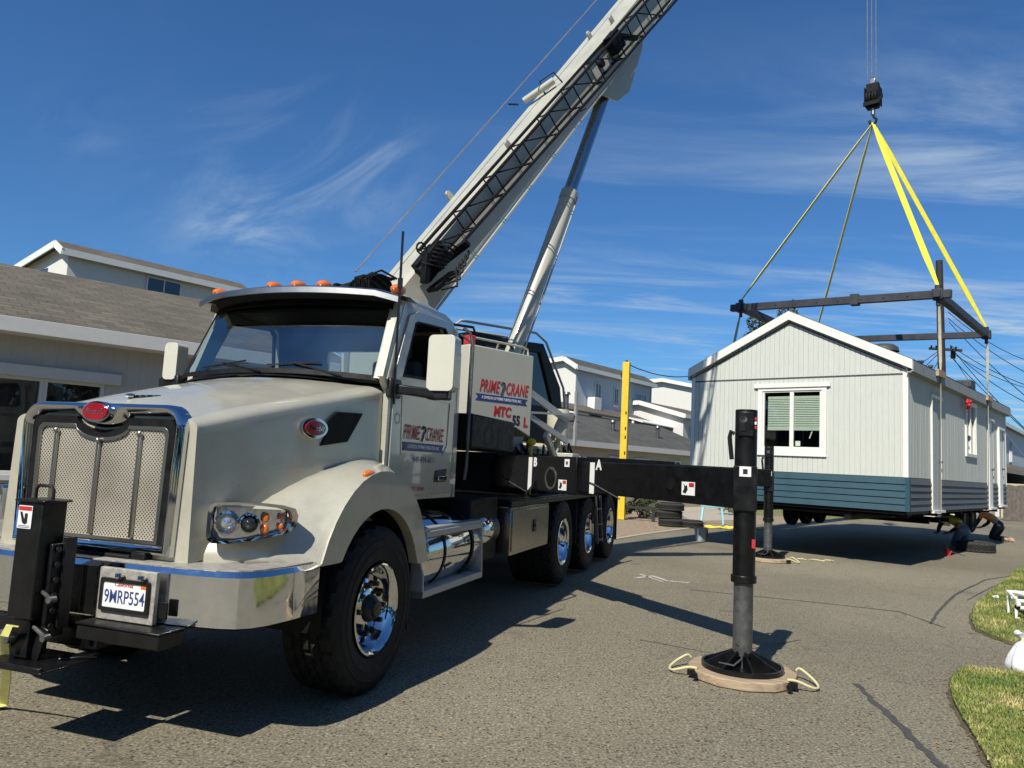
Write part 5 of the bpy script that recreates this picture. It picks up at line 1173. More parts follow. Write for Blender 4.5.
mb = HB(); mb.lathe([(0.0, 0.16), (0.2, 0.15), (0.28, 0.09), (0.30, 0.0)], (-0.85, 1.6, rp(-.85)+0.02), (0,0,1), 20); mb.build('roof_ventilator', 'dark_trim', roof_, smooth=True)
mb = HB(); mb.box(-0.85, -0.45, 8.2, 8.8, rp(-.65), rp(-.65)+0.28); mb.build('roof_box', 'dark_trim', roof_, bevel=0.02)
mb = HB(); mb.tube([(-W+0.1, 0.3, rp(-W)+0.03), (-W+0.1, 0.3, rp(-W)+0.33)], 0.03)
# gable window
wn = thing('x', 'x', 'x') if False else None
def window_g():
    mb = HB()
    mb.plate([(-2.90, 0.98), (-1.47, 0.98), (-1.47, 2.40), (-2.90, 2.40)], [win], (0, -0.030, 0), (1,0,0), (0,0,1), 0.028); f = mb.build('gable_window', 'trim', house, bevel=0.004)
    mb = HB(); mb.box(-2.98, -1.39, -0.055, 0.0, 2.375, 2.46); mb.build('head_trim', 'trim', f, bevel=0.004)
    mb = HB(); mb.box(-2.91, -1.46, -0.05, -0.03, 0.96, 0.99); mb.build('sill', 'trim', f, bevel=0.003)
    mb = HB()
    mb.plate([(-2.80, 1.10), (-1.57, 1.10), (-1.57, 2.31), (-2.80, 2.31)], [[(-2.76, 1.15), (-2.22, 1.15), (-2.22, 2.28), (-2.76, 2.28)], [(-2.14, 1.15), (-1.61, 1.15), (-1.61, 2.28), (-2.14, 2.28)]], (0, -0.008, 0), (1,0,0), (0,0,1), 0.05)
    mb.build('sash', 'trim', f, bevel=0.003)
    mb = HB(); mb.add([(-2.76, 0.015, 1.15), (-1.61, 0.015, 1.15), (-1.61, 0.015, 2.28), (-2.76, 0.015, 2.28)], [(0,1,2,3)]); mb.build('pane', 'window_glass', f, normals=False)
    mb = HB()
    for k in range(17): z = 2.14 - 0.036*k; mb.add([(-2.70, 0.052, z), (-1.62, 0.052, z), (-1.62, 0.034, z-0.031), (-2.70, 0.034, z-0.031)], [(0,1,2,3)])
    mb.box(-2.70, -1.62, 0.03, 0.06, 1.49, 1.53); mb.box(-2.70, -1.62, 0.035, 0.07, 2.14, 2.2)
    mb.build('blind', 'blind', f, normals=False)
    mb = HB(); mb.add([(-2.76, 0.045, 1.15), (-2.22, 0.045, 1.15), (-2.22, 0.045, 2.28), (-2.76, 0.045, 2.28)], [(0,1,2,3)]); 
    mb = HB(); mb.box(-3.4, -0.9, 1.2, 1.22, 0.2, 2.6); mb.box(-3.4, -0.9, 0.12, 1.2, 0.2, 0.22); mb.box(-3.4, -0.9, .12, 1.2, 2.6, 2.62); mb.box(-3.42, -3.4, .12, 1.2, .2, 2.6); mb.box(-.9, -.88, .12, 1.2, .2, 2.6); mb.build('room_behind', 'interior', f)
    mb = HB(); mb.beam((-1.83, 0.06, 1.33), (-1.70, 0.06, 1.70), 0.02, 0.02); mb.build('security_bar', 'white', f)
    mb = HB(); mb.box(-2.10, -2.0, 0.006, 0.012, 1.17, 1.27); mb.build('window_sticker', 'blind', f)
window_g()
def sw(v0, v1, z0, z1, nm, fill, t=0.10, proud=0.05):
    mb = HB(); mb.plate([(v0-t, z0-t*0.8), (v1+t, z0-t*0.8), (v1+t, z1+t), (v0-t, z1+t)], [[(v0, z0), (v1, z0), (v1, z1), (v0, z1)]], (proud, 0, 0), (0,1,0), (0,0,1), proud+0.005); f = mb.build(nm, 'trim', house, bevel=0.004)
    mb = HB(); mb.box(-0.05, -0.015, v0, v1, z0, z1); mb.build('pane' if 'window' in nm else 'door_leaf', fill, f)
    return f
f = sw(5.0, 6.0, 1.30, 2.45, 'side_window', 'dark_glass', 0.10, 0.05)
mb = HB(); mb.box(-0.02, 0.03, 5.47, 5.53, 1.30, 2.45); mb.box(-0.02, 0.03, 5.95, 6.0, 1.3, 2.45); mb.build('window_bar', 'trim', f)
def dframe(v0, v1, z0, z1, leaf, nm, proud=0.10):
    mb = HB(); mb.plate([(v0-0.05, z0), (v0, z0), (v0, z1), (v1, z1), (v1, z1*.985), (v1+0.02, z1*.985), (v1+0.02, z1+0.07), (v0-0.05, z1+0.07)], [], (proud, 0, 0), (0,1,0), (0,0,1), proud+0.03); f = mb.build(nm, 'trim', house, bevel=0.004)
    mb = HB(); mb.box(-0.05, 0.0, v0, v1, z0, z1); mb.build('door_leaf', leaf, f)
    mb = HB(); mb.cyl((0.0, v1-0.1, z0+1.0), (0.06, v1-0.1, z0+1.0), 0.025, n=12); mb.box(0.0, 0.03, v0+0.02, v0+0.06, z0+0.5, z0+0.6); mb.box(0.0, 0.03, v0+0.02, v0+0.06, z0+1.8, z0+1.9); mb.build('door_knob', 'dark_trim', f)
    mb = HB(); mb.box(0.0, proud+0.02, v0-0.04, v1+0.1, z0-0.05, z0); mb.build('threshold', 'trim', f)
    return f
dframe(1.72, 2.55, 0.0, 2.30, 'grey_wall', 'first_side_door', 0.05); dframe(7.55, 8.3, 0.0, 2.27, 'white', 'second_side_door', 0.07); dframe(9.0, 9.8, 0.05, 2.12, 'white', 'third_side_door', 0.07)
bx_ = thing('red_bow', 'red artificial flower bunch fixed at the top left of the side window', 'decoration', tuple(hw(0.09, 4.62, 1.07+2.42)), HYAW)
mb = MB()
for k in range(7):
    a = k*0.9; mb.sphere((0.05+0.03*math.sin(k*2), 0.09*math.cos(a), 0.08*math.sin(a)), 0.05, 0.06, 0.05, 8, 6)
mb.build('petals', 'red', bx_, smooth=True)
# floor and steel undercarriage, dark insulation board behind the far beam
mb = HB(); mb.box(-W+0.02, -0.02, 0.02, LN-0.02, -0.06, 0.0); mb.build('floor', 'matt_black', house)
mb = HB(); mb.box(-W+0.35, -0.35, 0.3, LN-0.3, -0.16, -0.062); mb.build('belly_wrap', 'matt_black', house, bevel=0.05)
mb = HB()
for u_ in (-W+1.1, -1.1): mb.box(u_-0.06, u_+0.06, 0.1, LN-0.1, -0.24, -0.06)
for k in range(9): mb.box(-W+0.15, -0.15, 0.6+1.15*k, 0.66+1.15*k, -0.15, -0.061)
mb.build('steel_beams', 'matt_black', house)
def hwheel():
    e = part_empty('house_wheel', house); tyre_mb(0.36, 0.2, 0.19).build('tyre', 'rubber', e, smooth=True)
    mb = MB(); mb.lathe([(0.19, -0.02), (0.17, -0.05), (0.09, -0.06), (0.0, -0.05)], (0,0,0), (1,0,0), 24); mb.build('rim', 'worn_metal', e, smooth=True); return e
w0 = hwheel(); w0.location = (-0.55, 5.2, -0.42); w0.rotation_euler = (0,0,PI); w0.location = (-W+0.55, 5.2, -0.34); dup(w0, house, (-W+0.55, 4.2, -0.34)); dup(w0, house, (-W+0.55, 6.2, -0.34))
for v_ in (7.3, 8.3): dup(w0, house, (-0.45, v_, -0.36), (0,0,0))
mb = HB()
for v_ in (4.2, 5.2, 6.2): mb.cyl((-W+0.6, v_, -0.34), (-0.6, v_, -0.34), 0.05, n=12)
mb.build('axle', 'matt_black', house)
# ================================================================ GROUND
def sheet(name, pts, z, mt, th=None):
    mb = MB(); mb.plate([(p[0], p[1]) for p in pts], [], (0, 0, z), (1,0,0), (0,1,0), th or 0.003) if th else mb.add([(p[0], p[1], z) for p in pts], [tuple(t) for t in tessellate_polygon([[V((p[0], p[1], 0)) for p in pts]])])
    o = mb.build(name, mt); return structure(o)
mb = MB(); n = 24
mb.add([(1500*math.cos(2*PI*i/n), 1500*math.sin(2*PI*i/n), -0.02) for i in range(n)], [tuple(range(n))]); structure(mb.build('ground', 'lawn_soil'))
def g2(x, y): p = gp(x, y); return (p.x, p.y)
far_edge = [g2(560, 551), g2(600, 542), g2(645, 535), g2(688, 529), g2(740, 525), g2(880, 520), g2(1004, 513), g2(1060, 509)]
road = sheet('road', [(-30, -30), (-30, 26), (-6, 24)] + far_edge + [(60, 45), (60, -30)], 0.0, 'asphalt')
sheet('dirt_yard', [g2(560, 551.2), g2(600, 542.2), g2(645, 535.2), g2(688, 529.2), g2(740, 525.2), (14, 30), (4, 32), (-6, 26)], -0.008, 'dirt')
sheet('driveway', [g2(692, 521), g2(735, 520), (11, 36), (7.5, 36)], -0.003, 'concrete')
# concrete gutter edge along the dirt
mb = MB()
e = [V((*g2(605, 541.0), 0.004)), V((*g2(645, 534.4), 0.004)), V((*g2(690, 528.4), 0.004))]
rr = [[p, p + V((0.12, 0.45, 0))] for p in e]; mb.loft(rr, closed=False); structure(mb.build('kerb_strip', 'concrete'))
# tar seams and chalk marks on the road
def seam(name, px, w, mt='tar', z=0.004):
    P_ = [V((*g2(*q), z)) for q in px]; rr = []; pts = []
    for i in range(len(P_)-1):
        for k in range(6): pts.append(P_[i].lerp(P_[i+1], k/6))
    pts.append(P_[-1])
    for i, p in enumerate(pts):
        d = (pts[min(i+1, len(pts)-1)] - pts[max(i-1, 0)]).normalized(); nn = V((-d.y, d.x, 0)); ww = w*(0.7+0.6*random.random()); j = random.uniform(-.25, .25)*w
        rr.append([p + nn*(ww/2 + j), p - nn*(ww/2 - j)])
    mb = MB(); mb.loft(rr, closed=False); return structure(mb.build(name, mt))
seam('road_seam', [(856, 684), (872, 700), (896, 722), (922, 748), (950, 775)], 0.05)
seam('road_seam', [(1024, 574), (985, 580), (955, 595), (938, 612), (930, 624)], 0.035)
seam('road_seam', [(1024, 574), (990, 588), (968, 600)], 0.02)
seam('road_seam', [(690, 590), (760, 597), (830, 604), (900, 612), (945, 628)], 0.025)
seam('road_seam', [(640, 640), (720, 655), (800, 640)], 0.012)
seam('road_chalk', [(636, 578), (652, 576), (668, 581), (690, 583)], 0.07, 'chalk')
seam('road_chalk', [(640, 574), (662, 582)], 0.05, 'chalk')
# lawns at the right edge, with a small raised rim
def lawn(name, px, extra, seed):
    pts = [g2(*q) for q in px] + extra
    mb = MB(); mb.plate(pts, [], (0, 0, 0.035), (1,0,0), (0,1,0), 0.05); o = mb.build(name, 'lawn_soil'); structure(o); return pts
def inside(p, poly):
    c = False; j = len(poly)-1
    for i in range(len(poly)):
        a, b_ = poly[i], poly[j]
        if (a[1] > p[1]) != (b_[1] > p[1]) and p[0] < (b_[0]-a[0])*(p[1]-a[1])/(b_[1]-a[1]) + a[0]: c = not c
        j = i
    return c
near = lawn('lawn_bed', [(1002, 800), (990, 768), (976, 742), (962, 720), (953, 703), (950, 690), (955, 677), (965, 671), (990, 672), (1030, 676)], [(8.0, 7.2), (8.0, 2.0)], 1)
farl = lawn('lawn_bed', [(975, 630), (971, 620), (976, 606), (990, 594), (1006, 582), (1016, 572), (1030, 560)], [(14.5, 12.0), (13.5, 8.2), g2(1035, 651), g2(1012, 645), g2(990, 637)], 2)
def blades(name, poly, n, label, hmin=0.02, hmax=0.055, xlim=(-99, 99), ylim=(-99, 99)):
    mb = MB(); xs = [p[0] for p in poly]; ys = [p[1] for p in poly]; k = 0
    while k < n:
        p = (random.uniform(min(xs), min(max(xs), xlim[1])), random.uniform(max(min(ys), ylim[0]), min(max(ys), ylim[1])))
        if not inside(p, poly): continue
        k += 1; a = random.uniform(0, 2*PI); h = random.uniform(hmin, hmax); w = random.uniform(0.003, 0.008); l = random.uniform(0.0, 0.035)
        dx, dy = math.cos(a), math.sin(a)
        mb.add([(p[0]-dy*w, p[1]+dx*w, 0.03), (p[0]+dy*w, p[1]-dx*w, 0.03), (p[0]+dx*l, p[1]+dy*l, 0.035+h)], [(0,1,2)])
    o = mb.build(name, 'grass_blade', normals=False); structure(o, 'stuff'); tag(o, label, 'grass'); return o
blades('lawn_grass', near, 42000, 'patchy green and straw lawn at the lower right corner', 0.010, 0.032, xlim=(-9, 5.6), ylim=(2.8, 9))
blades('lawn_grass', farl, 42000, 'sunlit green lawn corner beside the white folding frame', xlim=(-9, 10.0), hmin=0.018, hmax=0.045)
seam('lawn_edge_soil', [(1002, 800), (990, 768), (976, 742), (962, 720), (953, 703), (950, 690), (955, 677), (965, 671), (990, 672), (1030, 676)], 0.05, 'soil', 0.006)
seam('lawn_edge_soil', [(1030, 647), (1012, 645), (990, 637), (975, 630), (971, 620), (976, 606), (990, 594), (1006, 582), (1016, 572)], 0.06, 'soil', 0.006)
random.seed(21); mb = MB()
for k in range(420):
    if k < 260: e_ = random.choice(((952, 700), (960, 672), (974, 742), (990, 768), (973, 628), (975, 608), (992, 594), (1000, 642), (985, 675))); px_, py_ = e_[0] + random.gauss(-6, 12), e_[1] + random.gauss(0, 9)
    else: px_, py_ = random.uniform(380, 1000), random.uniform(590, 765)
    q = gp(px_, py_); s_ = random.uniform(0.006, 0.018); a_ = random.uniform(0, 6.28); A = V((math.cos(a_), math.sin(a_), random.uniform(-.3, .5)))*s_; B = V((-math.sin(a_), math.cos(a_), random.uniform(-.2, .4)))*s_*.5
    p = V((q.x, q.y, 0.012)); mb.add([p-A, p-B, p+A, p+B], [(0,1,2,3)])
o = mb.build('leaf_litter', 'dry_leaf', normals=False); structure(o, 'stuff'); tag(o, 'scattered dry leaf bits on the asphalt near the lawn edges', 'leaves')
verge = [g2(1000, 513), g2(1060, 508.5), (50, 60), (35, 62), g2(1003, 500)]
blades('verge_grass', verge, 9000, 'dry grass verge in front of the wooden fence', 0.05, 0.16)

# ================================================================ BACKGROUND BUILDINGS
def hit(px, py, o, yaw, u):     # ray meets plane u=const of a frame -> (v, z)
    ro = Matrix.Rotation(R(yaw), 3, 'Z'); d = ro @ ray(px, py); e_ = ro @ (EYE - V(o)); t = (u - e_.x)/d.x; p = e_ + d*t; return p.y, p.z
# --- long hall on the left
HLO = at(0, 440, 11.0); HLO.z = 0; HLY = 47.0
hall = thing('community_hall', 'long low grey hall with tan shingle roof and wide dark windows behind the truck bonnet', 'building', tuple(HLO), HLY)
v0, ze = hit(0, 331, HLO, HLY, 0.0); _, zf1 = hit(0, 314, HLO, HLY, 0.42); _, zf0 = hit(0, 330, HLO, HLY, 0.42); _, zr = hit(0, 263, HLO, HLY, -4.5)
VA, VB = -8.0, 5.2
wv0, _ = hit(-260, 400, HLO, HLY, 0); wv1, wz1 = hit(112, 373, HLO, HLY, 0); wz0 = hit(0, 474, HLO, HLY, 0)[1]; wzt = hit(0, 374, HLO, HLY, 0)[1]
d1v = hit(42, 400, HLO, HLY, 0)[0]; d2v = hit(104, 390, HLO, HLY, 0)[0]
mb = MB(); mb.plate([(VA, 0), (VB, 0), (VB, zf1), (VA, zf1)], [[(-6.5, wz0), (d2v, wz0), (d2v, wzt), (-6.5, wzt)]], (0,0,0), (0,1,0), (0,0,1), 0.15); mb.build('wall', 'siding_hall', hall)
mb = MB(); mb.plate([(-9, 0), (0, 0), (0, zf1), (-4.5, zr), (-9, zf1)], [], (0, VB, 0), (1,0,0), (0,0,1), 0.15); mb.build('end_wall', 'siding_hall', hall)
mb = MB(); mb.box(-9, -8.85, VA, VB, 0, zf1); mb.build('back_wall', 'siding_hall', hall)
sl_ = (zr - zf1)/(4.5+0.42)
mb = MB(); mb.add([(0.42, VA, zf1), (0.42, VB+.4, zf1), (-4.5, VB+.4, zr), (-4.5, VA, zr), (-9.4, VB+.4, zf1), (-9.4, VA, zf1)], [(0,1,2,3), (3,2,4,5)]); rf = mb.build('roof', 'shingle_tan', hall)
mb = MB(); mb.box(0.42, 0.45, VA, VB+.4, zf0, zf1-0.01); mb.box(0.0, 0.42, VA, VB+.4, zf0-0.0, zf0+0.02); mb.plate([(0.45, zf1-.01), (0.45, zf0), (-4.5, zr-(zf1-zf0)), (-4.5, zr-.01)], [], (0, VB+.42, 0), (1,0,0), (0,0,1), .03); mb.build('fascia', 'hall_trim', rf, bevel=0.006)
mb = MB(); mb.box(0.0, 0.09, -6.7, d2v+0.22, wzt, wzt+0.17); mb.build('window_head_trim', 'hall_trim', hall, bevel=0.008)
mb = MB(); mb.box(0.0, 0.07, -6.7, d2v+0.1, wz0-0.09, wz0); mb.build('window_sill', 'hall_trim', hall, bevel=0.008)
edges = [-6.5, -4.6, -2.7, d1v, d2v]
for i in range(4):
    a, b_ = edges[i], edges[i+1]; mb = MB(); mb.plate([(a, wz0), (b_, wz0), (b_, wzt), (a, wzt)], [[(a+.05, wz0+.05), (b_-.05, wz0+.05), (b_-.05, wzt-.05), (a+.05, wzt-.05)]], (0.02, 0, 0), (0,1,0), (0,0,1), 0.08); f = mb.build('window', 'stucco', hall, bevel=0.006)
    mb = MB(); mb.add([(-0.03, a+.05, wz0+.05), (-0.03, b_-.05, wz0+.05), (-0.03, b_-.05, wzt-.05), (-0.03, a+.05, wzt-.05)], [(0,1,2,3)]); mb.build('pane', 'window_glass', f, normals=False)
    mb = MB(); k = 0; rr = []
    vv = a
    while vv < b_: rr.append([V((-0.22 + 0.03*math.sin(vv*26), vv, wz0-.1)), V((-0.22 + 0.03*math.sin(vv*26+.4), vv, wzt+.1))]); vv += 0.03
    mb.loft(rr, closed=False); mb.build('curtain', 'interior', f, smooth=True)
# --- two storey houses with a short steep roof band: profile function
def block(name, label, cat, px, depth, yaw, L_, prof, wallmat, roofmat, wins=(), gwins=(), group=None, trim='trim', base=0.0, gmat=None):
    o = at(px, 470, depth); o.z = 0
    t = thing(name, label, cat, tuple(o), yaw, group)
    us = [p[0] for p in prof]; u1 = min(us)
    out = [(u1, base), (0, base)] + prof
    mb = MB(); mb.plate(out, [], (0,0,0), (1,0,0), (0,0,1), 0.12); mb.build('gable_wall', gmat or wallmat, t)
    mb = MB(); mb.plate(out, [], (0,L_,0), (1,0,0), (0,0,1), 0.12); mb.build('rear_wall', wallmat, t)
    mb = MB(); mb.plate([(0.12, base), (L_-0.12, base), (L_-0.12, prof[0][1]), (0.12, prof[0][1])], [], (0,0,0), (0,1,0), (0,0,1), 0.12); mb.build('side_wall', wallmat, t)
    mb = MB(); mb.plate([(0.12, base), (L_-0.12, base), (L_-0.12, prof[-1][1]), (0.12, prof[-1][1])], [], (u1+0.12,0,0), (0,1,0), (0,0,1), 0.12); mb.build('hidden_wall', wallmat, t)
    # roof with overhang, white edge board
    pr = [(prof[0][0]+0.25, prof[0][1]-0.25*abs((prof[1][1]-prof[0][1])/(prof[1][0]-prof[0][0])))] + prof[1:-1] + [(prof[-1][0]-0.25, prof[-1][1]-0.25*abs((prof[-1][1]-prof[-2][1])/(prof[-1][0]-prof[-2][0])))]
    rr = [[V((u, v, z+0.10)) for u, z in pr] for v in (-0.28, L_+0.28)]
    lo = [[V((u, v, z+0.015)) for u, z in pr] for v in (-0.28, L_+0.28)]
    mb = MB(); n_ = len(pr)
    mb.loft([[*rr[0], *lo[0][::-1]], [*rr[1], *lo[1][::-1]]], True, True); rf = mb.build('roof', roofmat, t)
    mb = MB()
    for (a, b_) in zip(pr[:-1], pr[1:]): mb.beam((a[0], -0.30, a[1]-0.03), (b_[0], -0.30, b_[1]-0.03), 0.04, 0.24)
    mb.box(pr[0][0]-0.0, pr[0][0]+0.035, -0.3, L_+0.3, pr[0][1]-0.13, pr[0][1]+0.09); mb.build('roof_edge_board', trim, rf)
    for (v_, z_, w_, h_) in wins:
        mb = MB(); mb.plate([(v_-.06, z_-.06), (v_+w_+.06, z_-.06), (v_+w_+.06, z_+h_+.06), (v_-.06, z_+h_+.06)], [[(v_, z_), (v_+w_, z_), (v_+w_, z_+h_), (v_, z_+h_)]], (0.05, 0, 0), (0,1,0), (0,0,1), 0.05)
        mb.box(0.01, 0.045, v_+w_/2-.02, v_+w_/2+.02, z_, z_+h_); f = mb.build('window', 'stucco', t)
        mb = MB(); mb.box(0.003, 0.02, v_, v_+w_, z_, z_+h_); mb.build('pane', 'dark_glass', f)
    for (u_, z_, w_, h_) in gwins:
        mb = MB(); mb.box(u_, u_+w_, -0.03, -0.003, z_, z_+h_); f = mb.build('window', 'dark_glass', t)
    return t
block('two_storey_house', 'pale two storey house showing its upper floor over the tan shingle roof', 'house', 44, 25, 40, 6.4, [(0, 8.05), (-0.5, 8.30), (-4.2, 7.95)], 'stucco', 'shingle_brown',
      wins=[(2.7, 7.15, 1.2, 0.55)], gwins=[(-2.7, 7.2, 0.9, 0.45)], base=2.0, gmat='stucco')
h1 = block('two_storey_house', 'white two storey house with small upper windows left of the yellow post', 'house', 572, 38, 38, 8.2, [(0, 6.75), (-0.6, 7.1), (-6.0, 6.55)], 'blue_grey_wall', 'shingle_grey',
      wins=[(1.9, 4.7, 0.5, 1.3), (3.9, 5.0, 0.35, 0.95), (4.9, 5.0, 0.35, 0.95), (6.3, 4.3, 1.2, 1.6)], gmat='stucco')
mb = MB(); mb.box(0.05, 0.5, 1.1, 1.8, 4.5, 5.2); mb.build('air_conditioner', 'trim', h1, bevel=0.02)
mb = MB(); mb.add([(0.1, -4.0, 4.75), (0.1, 9.5, 4.65), (1.6, 9.5, 4.15), (1.6, -4.0, 4.25), (0.1, -4.0, 4.65), (0.1, 9.5, 4.55), (1.6, 9.5, 4.05), (1.6, -4.0, 4.15)], [(0,1,2,3), (7,6,5,4), (0,3,7,4), (3,2,6,7), (2,1,5,6)]); mb.build('lower_roof', 'shingle_brown', h1)
mb = MB(); mb.box(0.1, 1.3, -3.8, 9.3, 0, 4.1); mb.build('lower_wall', 'blue_grey_wall', h1)
mb = MB()
for v_ in (-2.5, 1.0, 4.0, 7.0): mb.box(1.303, 1.33, v_, v_+1.5, 2.7, 3.8)
mb.build('lower_windows', 'dark_glass', h1)
mb = MB(); mb.add([(1.3, 2.6, 4.35), (1.3, 6.2, 4.3), (2.5, 6.2, 4.0), (2.5, 2.6, 4.05), (1.3, 2.6, 4.3), (1.3, 6.2, 4.25), (2.5, 6.2, 3.95), (2.5, 2.6, 4.0)], [(0,1,2,3), (7,6,5,4), (0,3,7,4), (3,2,6,7), (2,1,5,6)]); mb.build('awning', 'trim', h1)
block('white_house', 'white gabled house between the yellow post and the raised home', 'house', 694, 47, 38, 9, [(0, 7.0), (-2.2, 7.45), (-9.0, 7.0)], 'stucco', 'shingle_brown', wins=[(1, 4.5, 1, 1)])
block('small_house', 'small white walled house with white edged brown roof below the white gabled house', 'house', 682, 41, 38, 8, [(0, 4.7), (-2.6, 5.4), (-5.0, 5.3)], 'stucco', 'shingle_brown', wins=[(0.8, 3.1, 1.2, 1.0)])
mb = MB(); mb.box(1.3, 2.3, -3.0, 9.0, 2.55, 2.65); mb.box(2.26, 2.3, -3.0, 9.0, 2.65, 3.5); mb.build('balcony', 'stucco', h1)
mb = MB(); mb.box(2.2, 2.3, 2.0, 2.1, 3.5, 4.05); mb.box(2.2, 2.3, 6.5, 6.6, 3.5, 4.05); mb.build('balcony_posts', 'trim', h1)
h3 = block('low_house', 'low cream house with a grey shingle roof just behind the black outrigger beam', 'house', 560, 27, 40, 13, [(0, 2.55), (-3.2, 3.75), (-6.4, 2.6)], 'beige_wall', 'shingle_grey',
      wins=[(3.2, 0.9, 1.0, 1.1), (5.2, 0.9, 1.1, 1.1), (8.2, 0.9, 0.9, 1.1), (10.5, 0.6, 0.8, 1.5)], trim='hall_trim')
for u_, v_, h_ in ((-2.0, 3.0, 1.1), (-1.5, 5.8, 0.35), (-1.2, 9.2, 0.45)):
    z_ = 3.75 - abs(u_+3.2)*1.2/3.2; mb = MB(); mb.cyl((u_, v_, z_), (u_, v_, z_+h_+0.1), 0.09, n=12); mb.cyl((u_, v_, z_+h_+0.1), (u_, v_, z_+h_+0.2), 0.16, 0.12, n=12); mb.build('roof_vent', 'worn_metal', h3, smooth=True)
h5 = block('grey_house', 'grey two storey house at the far right beyond the raised home', 'house', 1000, 42, 40, 16, [(0, 5.3), (-2.2, 6.0), (-6, 5.2)], 'blue_grey_wall', 'shingle_brown', wins=[(1.2, 3.2, 0.9, 1.2), (4, 3.2, 0.9, 1.2)])
mb = MB(); mb.add([(0.1, -1.0, 3.0), (0.1, 14, 3.0), (2.8, 14, 1.9), (2.8, -1.0, 1.9), (0.1, -1.0, 2.9), (0.1, 14, 2.9), (2.8, 14, 1.8), (2.8, -1.0, 1.8)], [(0,1,2,3), (7,6,5,4), (0,3,7,4), (3,2,6,7), (2,1,5,6)]); mb.build('porch_roof', 'shingle_brown', h5)
mb = MB(); mb.box(0.1, 2.5, -0.8, 13.8, 0, 1.85); mb.build('porch_wall', 'beige_wall', h5)
block('gabled_house', 'brown roofed house whose gable just shows over the raised home roof', 'house', 962, 36, 42, 9, [(0, 5.6), (-1.6, 6.7), (-3.2, 5.6)], 'stucco', 'shingle_brown')
# fence at the right
fo = at(1004, 495, 37); fo.z = 0
fe = thing('wooden_fence', 'weathered brown wooden board fence beyond the raised home at the right', 'fence', tuple(fo), 72)
mb = MB(); v = 0.0
while v < 16: mb.box(-0.012, 0.012, v, v+0.135, 0.02, 1.75 + 0.02*math.sin(v*7)); v += 0.145
mb.build('boards', 'fence_wood', fe); mb = MB()
for z in (0.4, 1.4): mb.box(-0.05, -0.013, 0, 16, z, z+0.08)
mb.build('rails', 'fence_wood', fe)
for k in range(7):
    mb = MB(); mb.box(-0.14, -0.051, 0.1+2.6*k, 0.2+2.6*k, 0, 1.85); mb.build('post', 'fence_wood', fe)
# utility pole with wires
po = at(945, 480, 30); po.z = 0
up = thing('utility_pole', 'dark wooden utility pole rising behind the spreader frame with wires fanning right', 'utility pole', tuple(po), 0)
ztop = at(945, 261, 30).z; zc = at(945, 350, 30).z
mb = MB(); mb.cyl((0,0,0), (0.55,0,ztop) if False else (-0.15,0,ztop), 0.17, 0.13, n=14); mb.build('pole', 'pole_wood', up, smooth=True)
mb = MB(); mb.beam((-0.55, 0.1, zc+.05), (0.6, -0.25, zc-.03), 0.08, 0.10); mb.build('cross_arm', 'pole_wood', up, bevel=0.01)
mb = MB(); mb.cyl((0.32, -0.1, zc-.35), (0.32, -0.1, zc-.05), 0.09, n=16)
for x in (-0.5, -0.3, 0.3, 0.5): mb.cyl((x, 0, zc), (x, 0, zc+0.16), 0.035, n=10)
mb.build('insulators', 'matt_black', up, smooth=True)
P0 = V(po)
def wire(a, b_, sag, r=0.014):
    a, b_ = V(a) - P0, V(b_) - P0; mb = MB(); mb.tube([a.lerp(b_, i/10) - V((0,0,sag*4*(i/10)*(1-i/10))) for i in range(11)], r, 5); mb.build('wire', 'hub_black', up, smooth=True)
for (sx_, sy_), (ex, ey, eD), sg in (((948, 318), (1075, 395, 24), .3), ((949, 322), (1080, 440, 20), .2), ((950, 345), (1080, 400, 22), .3), ((951, 349), (1085, 425, 21), .4), ((951, 352), (1085, 395, 30), .5),
        ((951, 347), (1070, 470, 18), .2), ((950, 356), (1080, 480, 19), .1), ((948, 312), (1080, 370, 30), .6), ((951, 354), (1060, 500, 26), .2)):
    wire(at(sx_, sy_, 30), at(ex, ey, eD), sg)
for (sx_, sy_), (ex, ey, eD) in (((940, 350), (820, 415, 40)), ((940, 352), (860, 410, 38)), ((941, 356), (905, 400, 34))): wire(at(sx_, sy_, 30), at(ex, ey, eD), .3)
# yellow post
yo = at(622, 500, 24); yo.z = 0
yp = thing('yellow_post', 'tall square bright yellow post standing behind the outrigger beam', 'post', tuple(yo), 20)
yt = at(622, 362, 24).z
mb = MB(); mb.box(-0.11, 0.11, -0.11, 0.11, 0, yt); mb.build('post', 'yellow_paint', yp, bevel=0.012)
mb = MB(); mb.box(-0.03, 0.03, -0.03, 0.03, yt, yt+0.06)
z = 0.9
while z < yt-1.2: mb.box(0.035, 0.075, -0.118, -0.112, z, z+0.10 if random.random() < .6 else z+0.05); z += random.choice((0.28, 0.36, 0.5))
mb.build('post_slots', 'matt_black', yp)
mb = MB(); mb.box(-0.16, -0.11, -0.05, 0.05, yt-0.5, yt-0.35); b_ = at(700, 374, 30) - yo; a = V((0, 0, yt-0.05)); rot = Matrix.Rotation(R(20), 3, 'Z'); b_ = rot @ b_
mb.tube([a.lerp(b_, i/8) - V((0,0,.25*4*(i/8)*(1-i/8))) for i in range(9)], 0.018, 5); mb.build('wire', 'hub_black', yp, smooth=True)

